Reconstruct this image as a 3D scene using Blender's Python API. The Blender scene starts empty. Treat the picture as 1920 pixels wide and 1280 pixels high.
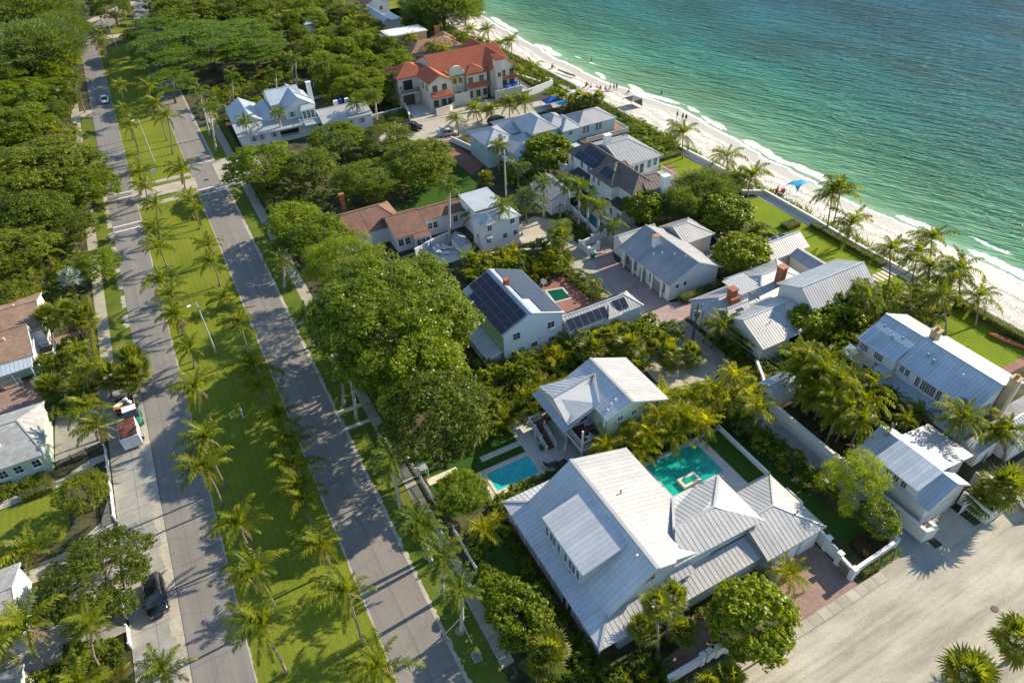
import bpy, bmesh, math, random
import numpy as np
from mathutils import Matrix, Vector
random.seed(7)
S = bpy.context.scene
COL = S.collection
# ---------------------------------------------------------------- camera
cd = bpy.data.cameras.new('camera'); cam = bpy.data.objects.new('camera', cd); COL.objects.link(cam)
RC = ((0.87855604, -0.32492682, 0.35008835), (-0.47659663, -0.547953, 0.68746139), (-0.03154268, -0.77082428, -0.63626644))
cam.matrix_world = Matrix(((RC[0][0], -RC[0][1], -RC[0][2], 0), (RC[1][0], -RC[1][1], -RC[1][2], 0), (RC[2][0], -RC[2][1], -RC[2][2], 60), (0, 0, 0, 1)))
cd.sensor_width = 36; cd.lens = 24.206; cd.clip_start = .5; cd.clip_end = 9000
S.camera = cam
# ---------------------------------------------------------------- light
SUN_EL, SUN_AZ = 28.0, 3.0           # azimuth counter-clockwise from +X (out to sea)
w = bpy.data.worlds.new('World'); S.world = w; w.use_nodes = True
nt = w.node_tree; bg = nt.nodes['Background']
sky = nt.nodes.new('ShaderNodeTexSky'); sky.sky_type = 'NISHITA'; sky.sun_disc = False
sky.sun_elevation = math.radians(SUN_EL); sky.sun_rotation = math.radians(90 - SUN_AZ)
sky.air_density = 1.0; sky.dust_density = 0.0; sky.ozone_density = 1.3
nt.links.new(sky.outputs[0], bg.inputs[0]); bg.inputs[1].default_value = 0.135
sl = bpy.data.lights.new('sun', 'SUN'); so = bpy.data.objects.new('sun', sl); COL.objects.link(so)
sl.energy = 5.0; sl.angle = math.radians(.55); sl.color = (1, .875, .68)
_e, _a = math.radians(SUN_EL), math.radians(SUN_AZ)
so.rotation_euler = Vector((math.cos(_e)*math.cos(_a), math.cos(_e)*math.sin(_a), math.sin(_e))).to_track_quat('Z', 'Y').to_euler()
S.view_settings.view_transform = 'Standard'; S.view_settings.look = 'None'
S.view_settings.exposure = 0.82; S.view_settings.gamma = 1
S.cycles.max_bounces = 5; S.cycles.diffuse_bounces = 2; S.cycles.glossy_bounces = 2; S.cycles.transmission_bounces = 3
S.cycles.transparent_max_bounces = 4; S.cycles.caustics_reflective = False; S.cycles.caustics_refractive = False
# ---------------------------------------------------------------- materials
def newmat(name):
    m = bpy.data.materials.new(name); m.use_nodes = True
    t = m.node_tree; b = t.nodes['Principled BSDF']
    return m, t, b
def N(t, kind, **kw):
    n = t.nodes.new(kind)
    for k, v in kw.items(): setattr(n, k, v)
    return n
def mapped(t, scale=(1, 1, 1), obj=False, rot=0):
    if obj: src = N(t, 'ShaderNodeTexCoord').outputs['Object']
    else: src = N(t, 'ShaderNodeNewGeometry').outputs['Position']
    mp = N(t, 'ShaderNodeMapping'); mp.inputs['Scale'].default_value = scale; mp.inputs['Rotation'].default_value = (0, 0, rot)
    t.links.new(src, mp.inputs[0]); return mp.outputs[0]
def turned(t, ang, scale):
    """world position turned by ang, then scaled (small scale = stretched along that axis)"""
    a = mapped(t, (1, 1, 1), rot=-ang); m2 = N(t, 'ShaderNodeMapping'); m2.inputs['Scale'].default_value = scale; t.links.new(a, m2.inputs[0]); return m2.outputs[0]
def noise(t, vec, scale, detail=4, rough=.55):
    n = N(t, 'ShaderNodeTexNoise'); n.inputs['Scale'].default_value = scale; n.inputs['Detail'].default_value = detail; n.inputs['Roughness'].default_value = rough
    t.links.new(vec, n.inputs['Vector']); return n.outputs[0]
def ramp(t, fac, stops, interp='LINEAR'):
    r = N(t, 'ShaderNodeValToRGB'); r.color_ramp.interpolation = interp
    el = r.color_ramp.elements
    while len(el) < len(stops): el.new(.5)
    for e, (p, c) in zip(el, stops): e.position = p; e.color = (*c, 1) if len(c) == 3 else c
    t.links.new(fac, r.inputs[0]); return r.outputs[0]
def mix(t, fac, a, b, blend='MIX'):
    m = N(t, 'ShaderNodeMix', data_type='RGBA', blend_type=blend)
    for sock, v in ((m.inputs[0], fac), (m.inputs[6], a), (m.inputs[7], b)):
        if hasattr(v, 'links'): t.links.new(v, sock)
        elif isinstance(v, (int, float)): sock.default_value = v
        else: sock.default_value = (*v, 1)
    return m.outputs[2]
def mathn(t, op, a, b=0, c=None):
    m = N(t, 'ShaderNodeMath', operation=op)
    for i, v in enumerate((a, b) if c is None else (a, b, c)):
        if hasattr(v, 'links'): t.links.new(v, m.inputs[i])
        else: m.inputs[i].default_value = v
    return m.outputs[0]
def bump(t, b, h, strength=.3, dist=.05):
    n = N(t, 'ShaderNodeBump'); n.inputs['Strength'].default_value = strength; n.inputs['Distance'].default_value = dist
    t.links.new(h, n.inputs['Height']); t.links.new(n.outputs[0], b.inputs['Normal'])
def sc(c, k): return tuple(min(1, x*k) for x in c)
def mat(name, col, rough=.75, var=.18, scale=1.2, fine=0, fscale=18, bmp=0, metallic=0, spec=.4, rand=0, col2=None):
    """solid colour with large and fine uneven patches; rand = difference from object to object"""
    m, t, b = newmat(name); v = mapped(t)
    f = noise(t, v, scale, 5)
    o = ramp(t, f, [(.3, sc(col, 1-var)), (.7, sc(col2 or col, 1+var))])
    if fine:
        f2 = noise(t, v, fscale, 3); o = mix(t, 1.0, o, ramp(t, f2, [(.25, (1-fine,)*3), (.75, (1+fine,)*3)]), 'MULTIPLY')
        if bmp: bump(t, b, f2, bmp)
    if rand:
        oi = N(t, 'ShaderNodeObjectInfo'); o = mix(t, 1.0, o, ramp(t, oi.outputs['Random'], [(0, (1-rand,)*3), (1, (1+rand,)*3)]), 'MULTIPLY')
    t.links.new(o, b.inputs['Base Color']); b.inputs['Roughness'].default_value = rough; b.inputs['Metallic'].default_value = metallic
    b.inputs['Specular IOR Level'].default_value = spec
    return m
def leafmat(name, col, var=.35, rand=.18, trans=.35, rough=.45, hue=None, scale=.9):
    trans = min(.52, trans+.13)
    m, t, b = newmat(name); v = mapped(t)
    f = noise(t, v, scale, 4, .7)
    c2 = hue or (col[0]*1.9, col[1]*1.5, col[2]*.9)
    o = ramp(t, f, [(.28, sc(col, 1-var)), (.5, col), (.75, c2)])
    oi = N(t, 'ShaderNodeObjectInfo')
    o = mix(t, 1.0, o, ramp(t, oi.outputs['Random'], [(0, (1-rand, 1-rand, 1-rand)), (.5, (1, 1, 1)), (1, (1+rand*1.6, 1+rand, 1-rand*.3))]), 'MULTIPLY')
    t.links.new(o, b.inputs['Base Color']); b.inputs['Roughness'].default_value = rough; b.inputs['Specular IOR Level'].default_value = .35
    tr = N(t, 'ShaderNodeBsdfTranslucent'); t.links.new(mix(t, 1.0, o, (1.75, 1.7, .5), 'MULTIPLY'), tr.inputs[0])
    ms = N(t, 'ShaderNodeMixShader'); ms.inputs[0].default_value = trans
    t.links.new(b.outputs[0], ms.inputs[1]); t.links.new(tr.outputs[0], ms.inputs[2])
    t.links.new(ms.outputs[0], t.nodes['Material Output'].inputs[0])
    return m
M = {}
M['shell'] = mat('crushed shell', (.40, .36, .29), .95, .16, .35, .22, 4)
def roadmat(name, c1, c2, jxpos):
    m, t, b = newmat(name); v = mapped(t)
    o = ramp(t, noise(t, v, .2, 6, .6), [(.3, c1), (.7, c2)])
    o = mix(t, 1.0, o, ramp(t, noise(t, mapped(t, (1.5, .03, 1)), 1.0, 4, .6), [(.3, (.88,)*3), (.7, (1.10,)*3)]), 'MULTIPLY')
    vo = N(t, 'ShaderNodeTexVoronoi', feature='DISTANCE_TO_EDGE'); vo.inputs['Scale'].default_value = .16; vo.inputs['Randomness'].default_value = 1
    wv = N(t, 'ShaderNodeVectorMath', operation='ADD'); nz = N(t, 'ShaderNodeTexNoise'); nz.inputs['Scale'].default_value = .9; nz.inputs['Detail'].default_value = 4; t.links.new(v, nz.inputs[0]); t.links.new(v, wv.inputs[0]); t.links.new(nz.outputs[1], wv.inputs[1]); t.links.new(wv.outputs[0], vo.inputs[0])
    o = mix(t, 1.0, o, ramp(t, vo.outputs[0], [(0, (.88,)*3), (.008, (.90,)*3), (.014, (1,)*3)]), 'MULTIPLY')
    f2 = noise(t, v, 9, 3, .7); o = mix(t, 1.0, o, ramp(t, f2, [(.3, (.88,)*3), (.7, (1.12,)*3)]), 'MULTIPLY')
    sx = N(t, 'ShaderNodeSeparateXYZ'); t.links.new(v, sx.inputs[0])
    jy = mathn(t, 'ABSOLUTE', mathn(t, 'SUBTRACT', mathn(t, 'FRACT', mathn(t, 'DIVIDE', mathn(t, 'ADD', sx.outputs[1], mathn(t, 'MULTIPLY', nz.outputs[0], .25)), 11.3)), .5))
    jx = mathn(t, 'ABSOLUTE', mathn(t, 'SUBTRACT', mathn(t, 'ADD', sx.outputs[0], mathn(t, 'MULTIPLY', nz.outputs[0], .06)), jxpos))
    o = mix(t, 1.0, o, ramp(t, jy, [(0, (.72,)*3), (.0035, (.78,)*3), (.006, (1,)*3)]), 'MULTIPLY'); o = mix(t, 1.0, o, ramp(t, jx, [(0, (.74,)*3), (.03, (.8,)*3), (.06, (1,)*3)]), 'MULTIPLY')
    st = noise(t, v, .9, 2); o = mix(t, 1.0, o, ramp(t, st, [(.22, (.72,)*3), (.30, (1,)*3)]), 'MULTIPLY')
    t.links.new(o, b.inputs['Base Color']); b.inputs['Roughness'].default_value = .9; bump(t, b, f2, .3); return m
M['asphalt'] = roadmat('asphalt', (.185, .175, .162), (.225, .21, .19), -11.3); M['asphalt_old'] = roadmat('old asphalt', (.195, .178, .158), (.24, .218, .19), 5.2)
def streetmat():
    m, t, b = newmat('sandy street'); v = mapped(t)
    o = ramp(t, noise(t, mapped(t, (.09, .55, 1), rot=-.08), 1.0, 6, .65), [(.30, (.27, .245, .195)), (.5, (.41, .375, .295)), (.72, (.52, .475, .38))])
    o = mix(t, 1.0, o, ramp(t, noise(t, v, .25, 5, .6), [(.3, (.84,)*3), (.7, (1.12,)*3)]), 'MULTIPLY'); o = mix(t, 1.0, o, ramp(t, noise(t, mapped(t, (.02, 1.5, 1), rot=-.12), 1.0, 3, .6), [(.38, (.91,)*3), (.52, (1.04,)*3)]), 'MULTIPLY'); f2 = noise(t, v, 5, 5, .8)
    o = mix(t, 1.0, o, ramp(t, f2, [(.3, (.84,)*3), (.7, (1.12,)*3)]), 'MULTIPLY'); t.links.new(o, b.inputs['Base Color']); b.inputs['Roughness'].default_value = .95; bump(t, b, f2, .6, .06); return m
M['street_sand'] = streetmat()
M['concrete'] = mat('concrete', (.38, .35, .275), .9, .14, .6, .1, 6, rand=.1)
M['concrete_lot'] = mat('concrete lot', (.30, .29, .26), .9, .2, .5, .1, 6, rand=.06)
M['paver_light'] = mat('pale paving', (.52, .49, .44), .8, .1, 1.5, .08, 12)
M['travertine'] = mat('cream coping', (.62, .55, .42), .7, .1, 2)
M['mulch'] = mat('mulch', (.045, .034, .022), 1, .4, 1.2, .4, 6, col2=(.05, .055, .02))
M['soil'] = mat('garden soil', (.035, .045, .018), 1, .5, .35, .4, 3, col2=(.07, .065, .03))
M['gravel'] = mat('grey gravel', (.27, .25, .22), 1, .2, 1, .4, 14)
M['dark_wood'] = mat('dark weathered wood', (.06, .05, .042), .8, .3, 2)
M['deck_wood'] = mat('brown deck boards', (.12, .065, .04), .7, .25, 2)
M['white'] = mat('white paint', (.70, .70, .68), .6, .05, 1, .03)
M['stucco'] = mat('white stucco', (.65, .63, .58), .85, .06, .6, .04)
M['cream'] = mat('cream stucco', (.58, .53, .43), .85, .08, .6)
M['tan'] = mat('tan stucco', (.46, .34, .20), .85, .08, .6)
M['bluegrey'] = mat('blue-grey siding', (.42, .49, .49), .7, .05, 1)
M['palegreen'] = mat('pale green siding', (.46, .55, .42), .7, .05, 1)
M['green_wall'] = mat('green siding', (.30, .40, .22), .7, .05, 1)
M['aqua'] = mat('aqua siding', (.42, .55, .54), .7, .05, 1)
M['paleblue'] = mat('white blue siding', (.62, .68, .71), .7, .04, 1)
M['metal'] = mat('galvanised roof', (.45, .465, .47), .42, .09, .55, .06, 3, .0, .25, .4, .10)
M['metal_white'] = mat('white metal roof', (.395, .39, .38), .45, .09, .55, .07, 3, 0, .1, .4, .07)
M['metal_blue'] = mat('pale blue metal roof', (.44, .495, .535), .45, .09, .55, .06, 3, 0, .2, .4, .08)
M['metal_shade'] = mat('shade-slope roof metal', (.54, .555, .565), .45, .08, .55, .06, 3, 0, .1, .4, .06)  # shaded-slope copy of the roof metal, skylight put into its colour
M['metal_grey'] = mat('grey metal roof', (.30, .315, .32), .42, .08, .7, .05, 5, 0, .2, .5, .08)
M['fascia'] = mat('fascia', (.62, .62, .60), .6, .05)
M['brick'] = mat('red brick', (.33, .11, .055), .85, .25, 3, .2, 20)
M['glass'] = mat('window glass', (.02, .026, .03), .06, .3, 1, spec=.8)
M['solar_frame'] = mat('panel frame', (.20, .20, .22), .4, .05, metallic=.5)
M['dark'] = mat('black plastic', (.015, .015, .016), .5, .2)
M['rubber'] = mat('tyre rubber', (.02, .02, .02), .9, .1)
M['steel'] = mat('brushed steel', (.45, .45, .45), .35, .1, metallic=.8)
M['concrete_pole'] = mat('concrete pole', (.50, .46, .40), .85, .1, 3)
M['wood_pole'] = mat('wood pole', (.15, .10, .07), .9, .2, 3)
M['bin_green'] = mat('green bin plastic', (.01, .14, .11), .5, .1)
M['blue_cloth'] = mat('blue cloth', (.01, .10, .42), .8, .15)
M['cyan_cloth'] = mat('turquoise cloth', (.02, .34, .55), .8, .12)
M['grey_cloth'] = mat('grey mesh cloth', (.16, .15, .14), .9, .2)
M['green_paint'] = mat('green paint', (.015, .16, .10), .5, .1)
M['skin'] = mat('tanned skin', (.36, .19, .12), .6, .1)
M['rust'] = mat('rusty roof', (.12, .042, .028), .7, .35, 1.2, .15)  # rust, with the shade over the trailer darkened into its colour
M['car_black'] = mat('black car paint', (.012, .012, .013), .2, .1, spec=.8)
M['car_grey'] = mat('dark grey car paint', (.05, .05, .055), .25, .1, spec=.8)
M['car_white'] = mat('white car paint', (.75, .76, .77), .25, .03, spec=.6)
M['car_beige'] = mat('beige car paint', (.45, .40, .32), .3, .05, spec=.6)
M['lamp_red'] = mat('red lens', (.35, .01, .01), .3, .1)
M['terracotta'] = mat('terracotta', (.42, .17, .08), .8, .15, 2)
M['orange_wood'] = mat('orange wood', (.40, .15, .06), .6, .15, 2)
M['seaweed'] = mat('dry seaweed', (.10, .075, .05), 1, .3, 3)
M['yellow'] = mat('yellow paint', (.55, .38, .03), .6, .1)
# palms and trunks
M['trunk'] = mat('palm trunk', (.24, .19, .145), .95, .25, 3, .25, 14)
M['trunk_royal'] = mat('royal palm trunk', (.42, .38, .33), .9, .15, 2, .1, 12)
M['bark'] = mat('bark', (.17, .13, .10), .95, .3, 2)
M['shaft'] = mat('green crownshaft', (.10, .20, .04), .5, .15)
M['frond'] = leafmat('coconut frond', (0.145, 0.19, 0.014), .3, .25, .42, hue=(0.38, 0.37, 0.028))
M['frond_yellow'] = leafmat('yellow coconut frond', (0.24, 0.27, 0.014), .3, .28, .42, hue=(0.5, 0.46, 0.02))
M['frond_royal'] = leafmat('royal palm frond', (0.115, 0.17, 0.02), .3, .22, .38, hue=(0.27, 0.29, 0.05))
M['frond_dry'] = leafmat('dry frond', (.26, .20, .12), .3, .2, .25, hue=(.36, .29, .17))
M['fan'] = leafmat('fan leaf', (0.14, 0.175, 0.022), .3, .25, .35, hue=(0.29, 0.29, 0.05))
M['fan_silver'] = leafmat('silver fan leaf', (.26, .33, .33), .25, .12, .2, hue=(.46, .52, .50))
M['lf_ficus'] = leafmat('ficus leaves', (0.165, 0.225, 0.01), .4, .14, .38, .34, (0.31, 0.36, 0.016), .9)
M['lf_oak'] = leafmat('dense dark leaves', (0.12, 0.165, 0.012), .4, .22, .36, .5, (0.26, 0.3, 0.02))
M['lf_light'] = leafmat('light green leaves', (0.17, 0.235, 0.01), .35, .15, .42, .45, (0.34, 0.39, 0.016))
M['lf_yellow'] = leafmat('yellow-green leaves', (0.15, 0.205, 0.01), .4, .12, .38, .5, (0.27, 0.31, 0.016))
M['lf_seagrape'] = leafmat('sea grape leaves', (0.155, 0.22, 0.01), .4, .18, .4, .42, (0.52, 0.5, 0.018), 2.4)
M['lf_banyan'] = leafmat('banyan leaves', (0.11, 0.185, 0.014), .4, .12, .32, .45, (0.23, 0.31, 0.02))
M['lf_casuarina'] = leafmat('wispy needles', (0.12, 0.17, 0.04), .3, .12, .34, .6, (0.2, 0.25, 0.07))
M['lf_olive'] = leafmat('grey-green leaves', (.16, .21, .07), .3, .15, .34, .5, (.28, .32, .12))
M['lf_bamboo'] = leafmat('bamboo leaves', (0.24, 0.3, 0.014), .3, .1, .42, .5, (0.44, 0.46, 0.02))
M['lf_hedge'] = leafmat('clipped hedge leaves', (0.12, 0.175, 0.01), .35, .18, .34, .45, (0.26, 0.3, 0.018), 2)
M['lf_hedge_yellow'] = leafmat('yellow hedge leaves', (.17, .21, .015), .3, .1, .35, .45, (.30, .30, .02), 2)
M['lf_dune'] = leafmat('dune scrub', (.14, .19, .025), .4, .2, .3, .6, (.28, .30, .05), .5)
M['lf_red'] = leafmat('copper shrub leaves', (.15, .05, .025), .35, .1, .25, .5, (.26, .10, .03), 3)
# lawn: mown stripes and worn patches
def lawnmat(name, a, b_, stripes=True):
    m, t, b = newmat(name); v = mapped(t)
    o = ramp(t, noise(t, v, .18, 5, .6), [(.3, a), (.7, b_)])
    if stripes:
        wv = N(t, 'ShaderNodeTexWave', wave_type='BANDS', bands_direction='X'); wv.inputs['Scale'].default_value = .42; wv.inputs['Distortion'].default_value = 1.2; wv.inputs['Detail'].default_value = 2
        t.links.new(v, wv.inputs['Vector']); o = mix(t, .8, o, ramp(t, wv.outputs[1], [(0, (.93,)*3), (1, (1.07,)*3)]), 'MULTIPLY')
    f2 = noise(t, v, 5, 5, .75); o = mix(t, 1.0, o, ramp(t, f2, [(.25, (.72,)*3), (.75, (1.28,)*3)]), 'MULTIPLY')
    t.links.new(o, b.inputs['Base Color']); b.inputs['Roughness'].default_value = .95; b.inputs['Specular IOR Level'].default_value = .1
    bump(t, b, f2, .9, .08); return m
M['lawn'] = lawnmat('mown grass', (.125, .16, .016), (.195, .22, .024))
M['lawn_bright'] = lawnmat('bright lawn', (.135, .20, .012), (.20, .25, .016), False)
M['lawn_shade'] = lawnmat('shade-toned lawn', (.035, .085, .012), (.05, .105, .016), False)  # lawn copy with tree and house shade put into its colour
M['verge'] = lawnmat('verge grass', (.08, .125, .015), (.16, .18, .03), False)
def brickmat(name, c1, c2, mortar, sx=1, row=.11, wd=.22, off=.5, rot=0, ms=.008, msm=.1):
    m, t, b = newmat(name); v = mapped(t, rot=rot)
    k = N(t, 'ShaderNodeTexBrick'); k.offset = off; k.inputs['Scale'].default_value = sx; k.inputs['Mortar Size'].default_value = ms; k.inputs['Mortar Smooth'].default_value = msm
    k.inputs['Brick Width'].default_value = wd; k.inputs['Row Height'].default_value = row
    for i, c in ((1, c1), (2, c2), (3, mortar)): k.inputs[i].default_value = (*c, 1)
    t.links.new(v, k.inputs[0])
    o = mix(t, 1.0, k.outputs[0], ramp(t, noise(t, v, .5, 5), [(.3, (.82,)*3), (.7, (1.18,)*3)]), 'MULTIPLY')
    t.links.new(o, b.inputs['Base Color']); b.inputs['Roughness'].default_value = .85; bump(t, b, k.outputs[1], -.3, .02); return m
M['brick_pave'] = brickmat('brick paving', (.25, .155, .12), (.31, .20, .16), (.22, .16, .13), 1, .16, .32)
M['brick_pink'] = brickmat('pinkish brick paving', (.30, .215, .19), (.37, .27, .24), (.26, .21, .19), 1, .2, .4)
M['brick_red'] = brickmat('deep red brick paving', (.22, .09, .065), (.27, .12, .09), (.18, .09, .07), 1, .16, .32)
M['shingle_brown'] = brickmat('brown shingles', (.165, .085, .058), (.205, .11, .078), (.11, .06, .042), 1, .3, .45)
M['shingle_tan'] = brickmat('tan shingles', (.24, .155, .10), (.30, .20, .135), (.17, .11, .075), 1, .3, .4)
M['shingle_grey'] = brickmat('grey shingles', (.27, .27, .26), (.36, .36, .35), (.17, .17, .17), 1, .4, .5)
M['shingle_dark'] = brickmat('dark tiles', (.10, .085, .08), (.15, .13, .12), (.05, .045, .04), 1, .35, .5)
M['tile_grey'] = mat('brown roof tile', (.165, .13, .11), .75, .15, 1.5, rand=.15)
M['tile_slate'] = mat('slate roof tile', (.34, .35, .35), .75, .12, 1.5, rand=.15)
M['tile_dark'] = mat('dark roof tile', (.07, .06, .06), .6, .15, 1.5, rand=.1)
M['tile_red'] = mat('red barrel tile', (.42, .13, .065), .75, .18, 1.2, rand=.12)
M['tile_mottled'] = mat('mottled clay tile', (.36, .17, .09), .8, .45, 3, col2=(.55, .33, .2))
def solarmat():
    m, t, b = newmat('solar cells'); v = mapped(t, obj=True)
    k = N(t, 'ShaderNodeTexBrick'); k.offset = 0; k.inputs['Scale'].default_value = 1; k.inputs['Mortar Size'].default_value = .012
    k.inputs['Brick Width'].default_value = .16; k.inputs['Row Height'].default_value = .16
    for i, c in ((1, (.012, .014, .030)), (2, (.015, .016, .035)), (3, (.035, .036, .05))): k.inputs[i].default_value = (*c, 1)
    t.links.new(v, k.inputs[0]); t.links.new(k.outputs[0], b.inputs['Base Color']); b.inputs['Roughness'].default_value = .18
    return m
M['solar'] = solarmat()
def poolmat(name, c1, c2):
    m, t, b = newmat(name); v = mapped(t)
    n1 = noise(t, v, .8, 3); o = ramp(t, n1, [(.35, c1), (.65, c2)])
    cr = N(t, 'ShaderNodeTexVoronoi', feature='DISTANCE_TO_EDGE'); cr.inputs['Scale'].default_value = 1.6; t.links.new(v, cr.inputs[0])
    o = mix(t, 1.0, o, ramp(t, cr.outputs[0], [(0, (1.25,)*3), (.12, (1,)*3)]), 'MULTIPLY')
    t.links.new(o, b.inputs['Base Color']); b.inputs['Roughness'].default_value = .06; b.inputs['IOR'].default_value = 1.33
    bump(t, b, noise(t, v, 2.2, 3), .25, .05); return m
M['pool_teal'] = poolmat('teal pool water', (.010, .30, .24), (.016, .38, .30))
M['pool_cyan'] = poolmat('cyan pool water', (.02, .38, .38), (.03, .46, .45))
M['pool_dark'] = poolmat('dark green pool water', (.006, .06, .045), (.008, .08, .06))
M['pool_blue'] = poolmat('deep blue pool water', (.008, .03, .10), (.01, .04, .13))
M['pool_sea'] = poolmat('blue-green pool water', (.008, .12, .14), (.01, .16, .18))
# ---------------------------------------------------------------- objects
def tag(o, label=None, cat=None, group=None, kind=None):
    if label: o['label'] = label
    if cat: o['category'] = cat
    if group: o['group'] = group
    if kind: o['kind'] = kind
    return o
def link(name, data, parent=None, loc=None):
    o = bpy.data.objects.new(name, data); COL.objects.link(o)
    if loc is not None: o.location = loc
    if parent: o.parent = parent
    return o
def root(name, label, cat, loc=(0, 0, 0), rz=0, group=None):
    o = link(name, None, None, loc); o.rotation_euler = (0, 0, rz); o.empty_display_size = .5
    return tag(o, label, cat, group)
def mesh(name, V, F, m, smooth=False):
    me = bpy.data.meshes.new(name); me.from_pydata([tuple(v) for v in V], [], F)
    if m is not None: me.materials.append(m if not isinstance(m, str) else M[m])
    if smooth: me.polygons.foreach_set('use_smooth', [True]*len(me.polygons))
    return me
class MB:
    def __init__(s): s.V = []; s.F = []
    def poly(s, pts): 
        n = len(s.V); s.V += [tuple(p) for p in pts]; s.F.append(tuple(range(n, n+len(pts)))); return s
    def box(s, x0, x1, y0, y1, z0, z1):
        n = len(s.V); s.V += [(x, y, z) for z in (z0, z1) for x, y in ((x0, y0), (x1, y0), (x1, y1), (x0, y1))]
        s.F += [(n, n+3, n+2, n+1), (n+4, n+5, n+6, n+7)] + [(n+i, n+(i+1) % 4, n+4+(i+1) % 4, n+4+i) for i in range(4)]; return s
    def prism(s, pts, z0, z1):
        k = len(pts); n = len(s.V); s.V += [(x, y, z0) for x, y in pts] + [(x, y, z1) for x, y in pts]
        s.F += [tuple(range(n+k-1, n-1, -1)), tuple(range(n+k, n+2*k))] + [(n+i, n+(i+1) % k, n+k+(i+1) % k, n+k+i) for i in range(k)]; return s
    def tube(s, pts, rad, sides=6, cap=True):
        pts = [Vector(p) for p in pts]; n0 = len(s.V)
        for i, p in enumerate(pts):
            d = (pts[min(i+1, len(pts)-1)] - pts[max(i-1, 0)]).normalized()
            a = d.orthogonal().normalized() if abs(d.z) < .9 else Vector((1, 0, 0)).cross(d).normalized()
            b = d.cross(a); r = rad[i] if hasattr(rad, '__len__') else rad
            for k in range(sides):
                t = 2*math.pi*k/sides; s.V.append(tuple(p + a*(math.cos(t)*r) + b*(math.sin(t)*r)))
        for i in range(len(pts)-1):
            for k in range(sides): s.F.append((n0+i*sides+k, n0+i*sides+(k+1) % sides, n0+(i+1)*sides+(k+1) % sides, n0+(i+1)*sides+k))
        if cap: s.F.append(tuple(range(n0+sides-1, n0-1, -1))); e = n0+(len(pts)-1)*sides; s.F.append(tuple(range(e, e+sides)))
        return s
    def disc(s, x, y, z0, z1, r, sides=16, r2=None):
        r2 = r if r2 is None else r2; return s.tube([(x, y, z0), (x, y, z1)], [r, r2], sides)
    def bar(s, p, q, wd, th=None):
        p = Vector(p); q = Vector(q); d = (q-p).normalized(); u = d.cross(Vector((0, 0, 1)))
        if u.length < .01: u = Vector((1, 0, 0))
        u = u.normalized()*(wd/2); v = d.cross(u).normalized()*((th or wd)/2); n = len(s.V)
        for e in (p, q): s.V += [tuple(e+u+v), tuple(e-u+v), tuple(e-u-v), tuple(e+u-v)]
        s.F += [(n, n+1, n+2, n+3), (n+7, n+6, n+5, n+4)] + [(n+i, n+4+i, n+4+(i+1) % 4, n+(i+1) % 4) for i in range(4)]; return s
    def me(s, name, m, smooth=False): return mesh(name, s.V, s.F, m, smooth)
    def obj(s, name, m, parent=None, loc=None, smooth=False): return link(name, s.me(name, m, smooth), parent, loc)
def struct(name, poly, m, z=.02, parent=None):
    o = MB().poly([(x, y, z) for x, y in poly]).obj(name, m)
    return tag(o, kind='structure')
def rect(x0, x1, y0, y1): return [(x0, y0), (x1, y0), (x1, y1), (x0, y1)]
def copytree(o, parent=None):
    c = o.copy(); COL.objects.link(c); c.parent = parent
    for ch in list(KIDS.get(o.name, ())): copytree(ch, c)
    return c
KIDS = {}
ORD = ['first', 'second', 'third', 'fourth', 'fifth', 'sixth', 'seventh', 'eighth', 'ninth', 'tenth', 'eleventh', 'twelfth', 'thirteenth', 'fourteenth', 'fifteenth', 'sixteenth', 'seventeenth', 'eighteenth', 'nineteenth', 'twentieth', 'twenty-first', 'twenty-second', 'twenty-third', 'twenty-fourth', 'twenty-fifth', 'twenty-sixth', 'twenty-seventh', 'twenty-eighth', 'twenty-ninth', 'thirtieth', 'thirty-first', 'thirty-second', 'thirty-third', 'thirty-fourth', 'thirty-fifth', 'thirty-sixth', 'thirty-seventh', 'thirty-eighth', 'thirty-ninth', 'fortieth']
# ================================================================ foliage builders
def quads_mesh(name, V, m, extra=None):
    """V: (n,4,3) array of leaf quads"""
    n = len(V); me = bpy.data.meshes.new(name)
    me.vertices.add(n*4); me.vertices.foreach_set('co', V.reshape(-1).astype(np.float32))
    me.loops.add(n*4); me.loops.foreach_set('vertex_index', np.arange(n*4, dtype=np.int32))
    me.polygons.add(n); me.polygons.foreach_set('loop_start', np.arange(0, n*4, 4, dtype=np.int32)); me.polygons.foreach_set('loop_total', np.full(n, 4, dtype=np.int32))
    me.update(calc_edges=True); me.validate()
    me.materials.append(M[m] if isinstance(m, str) else m); return me
def leaf_quads(P, Nn, size, rng, asp=.55, tilt=.6, tang=None):
    n = len(P)
    d = Nn + rng.normal(0, tilt, (n, 3)); d /= np.linalg.norm(d, axis=1)[:, None]+1e-9
    a = np.cross(d, rng.normal(0, 1, (n, 3))) if tang is None else tang - d*np.sum(tang*d, 1)[:, None]
    a /= np.linalg.norm(a, axis=1)[:, None]+1e-9
    b = np.cross(d, a); s = (size*rng.uniform(.6, 1.35, n))[:, None]
    a = a*s*.5; b = b*s*.5*asp
    return np.stack([P-a, P-a*.1+b, P+a, P-a*.1-b], 1)
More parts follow.
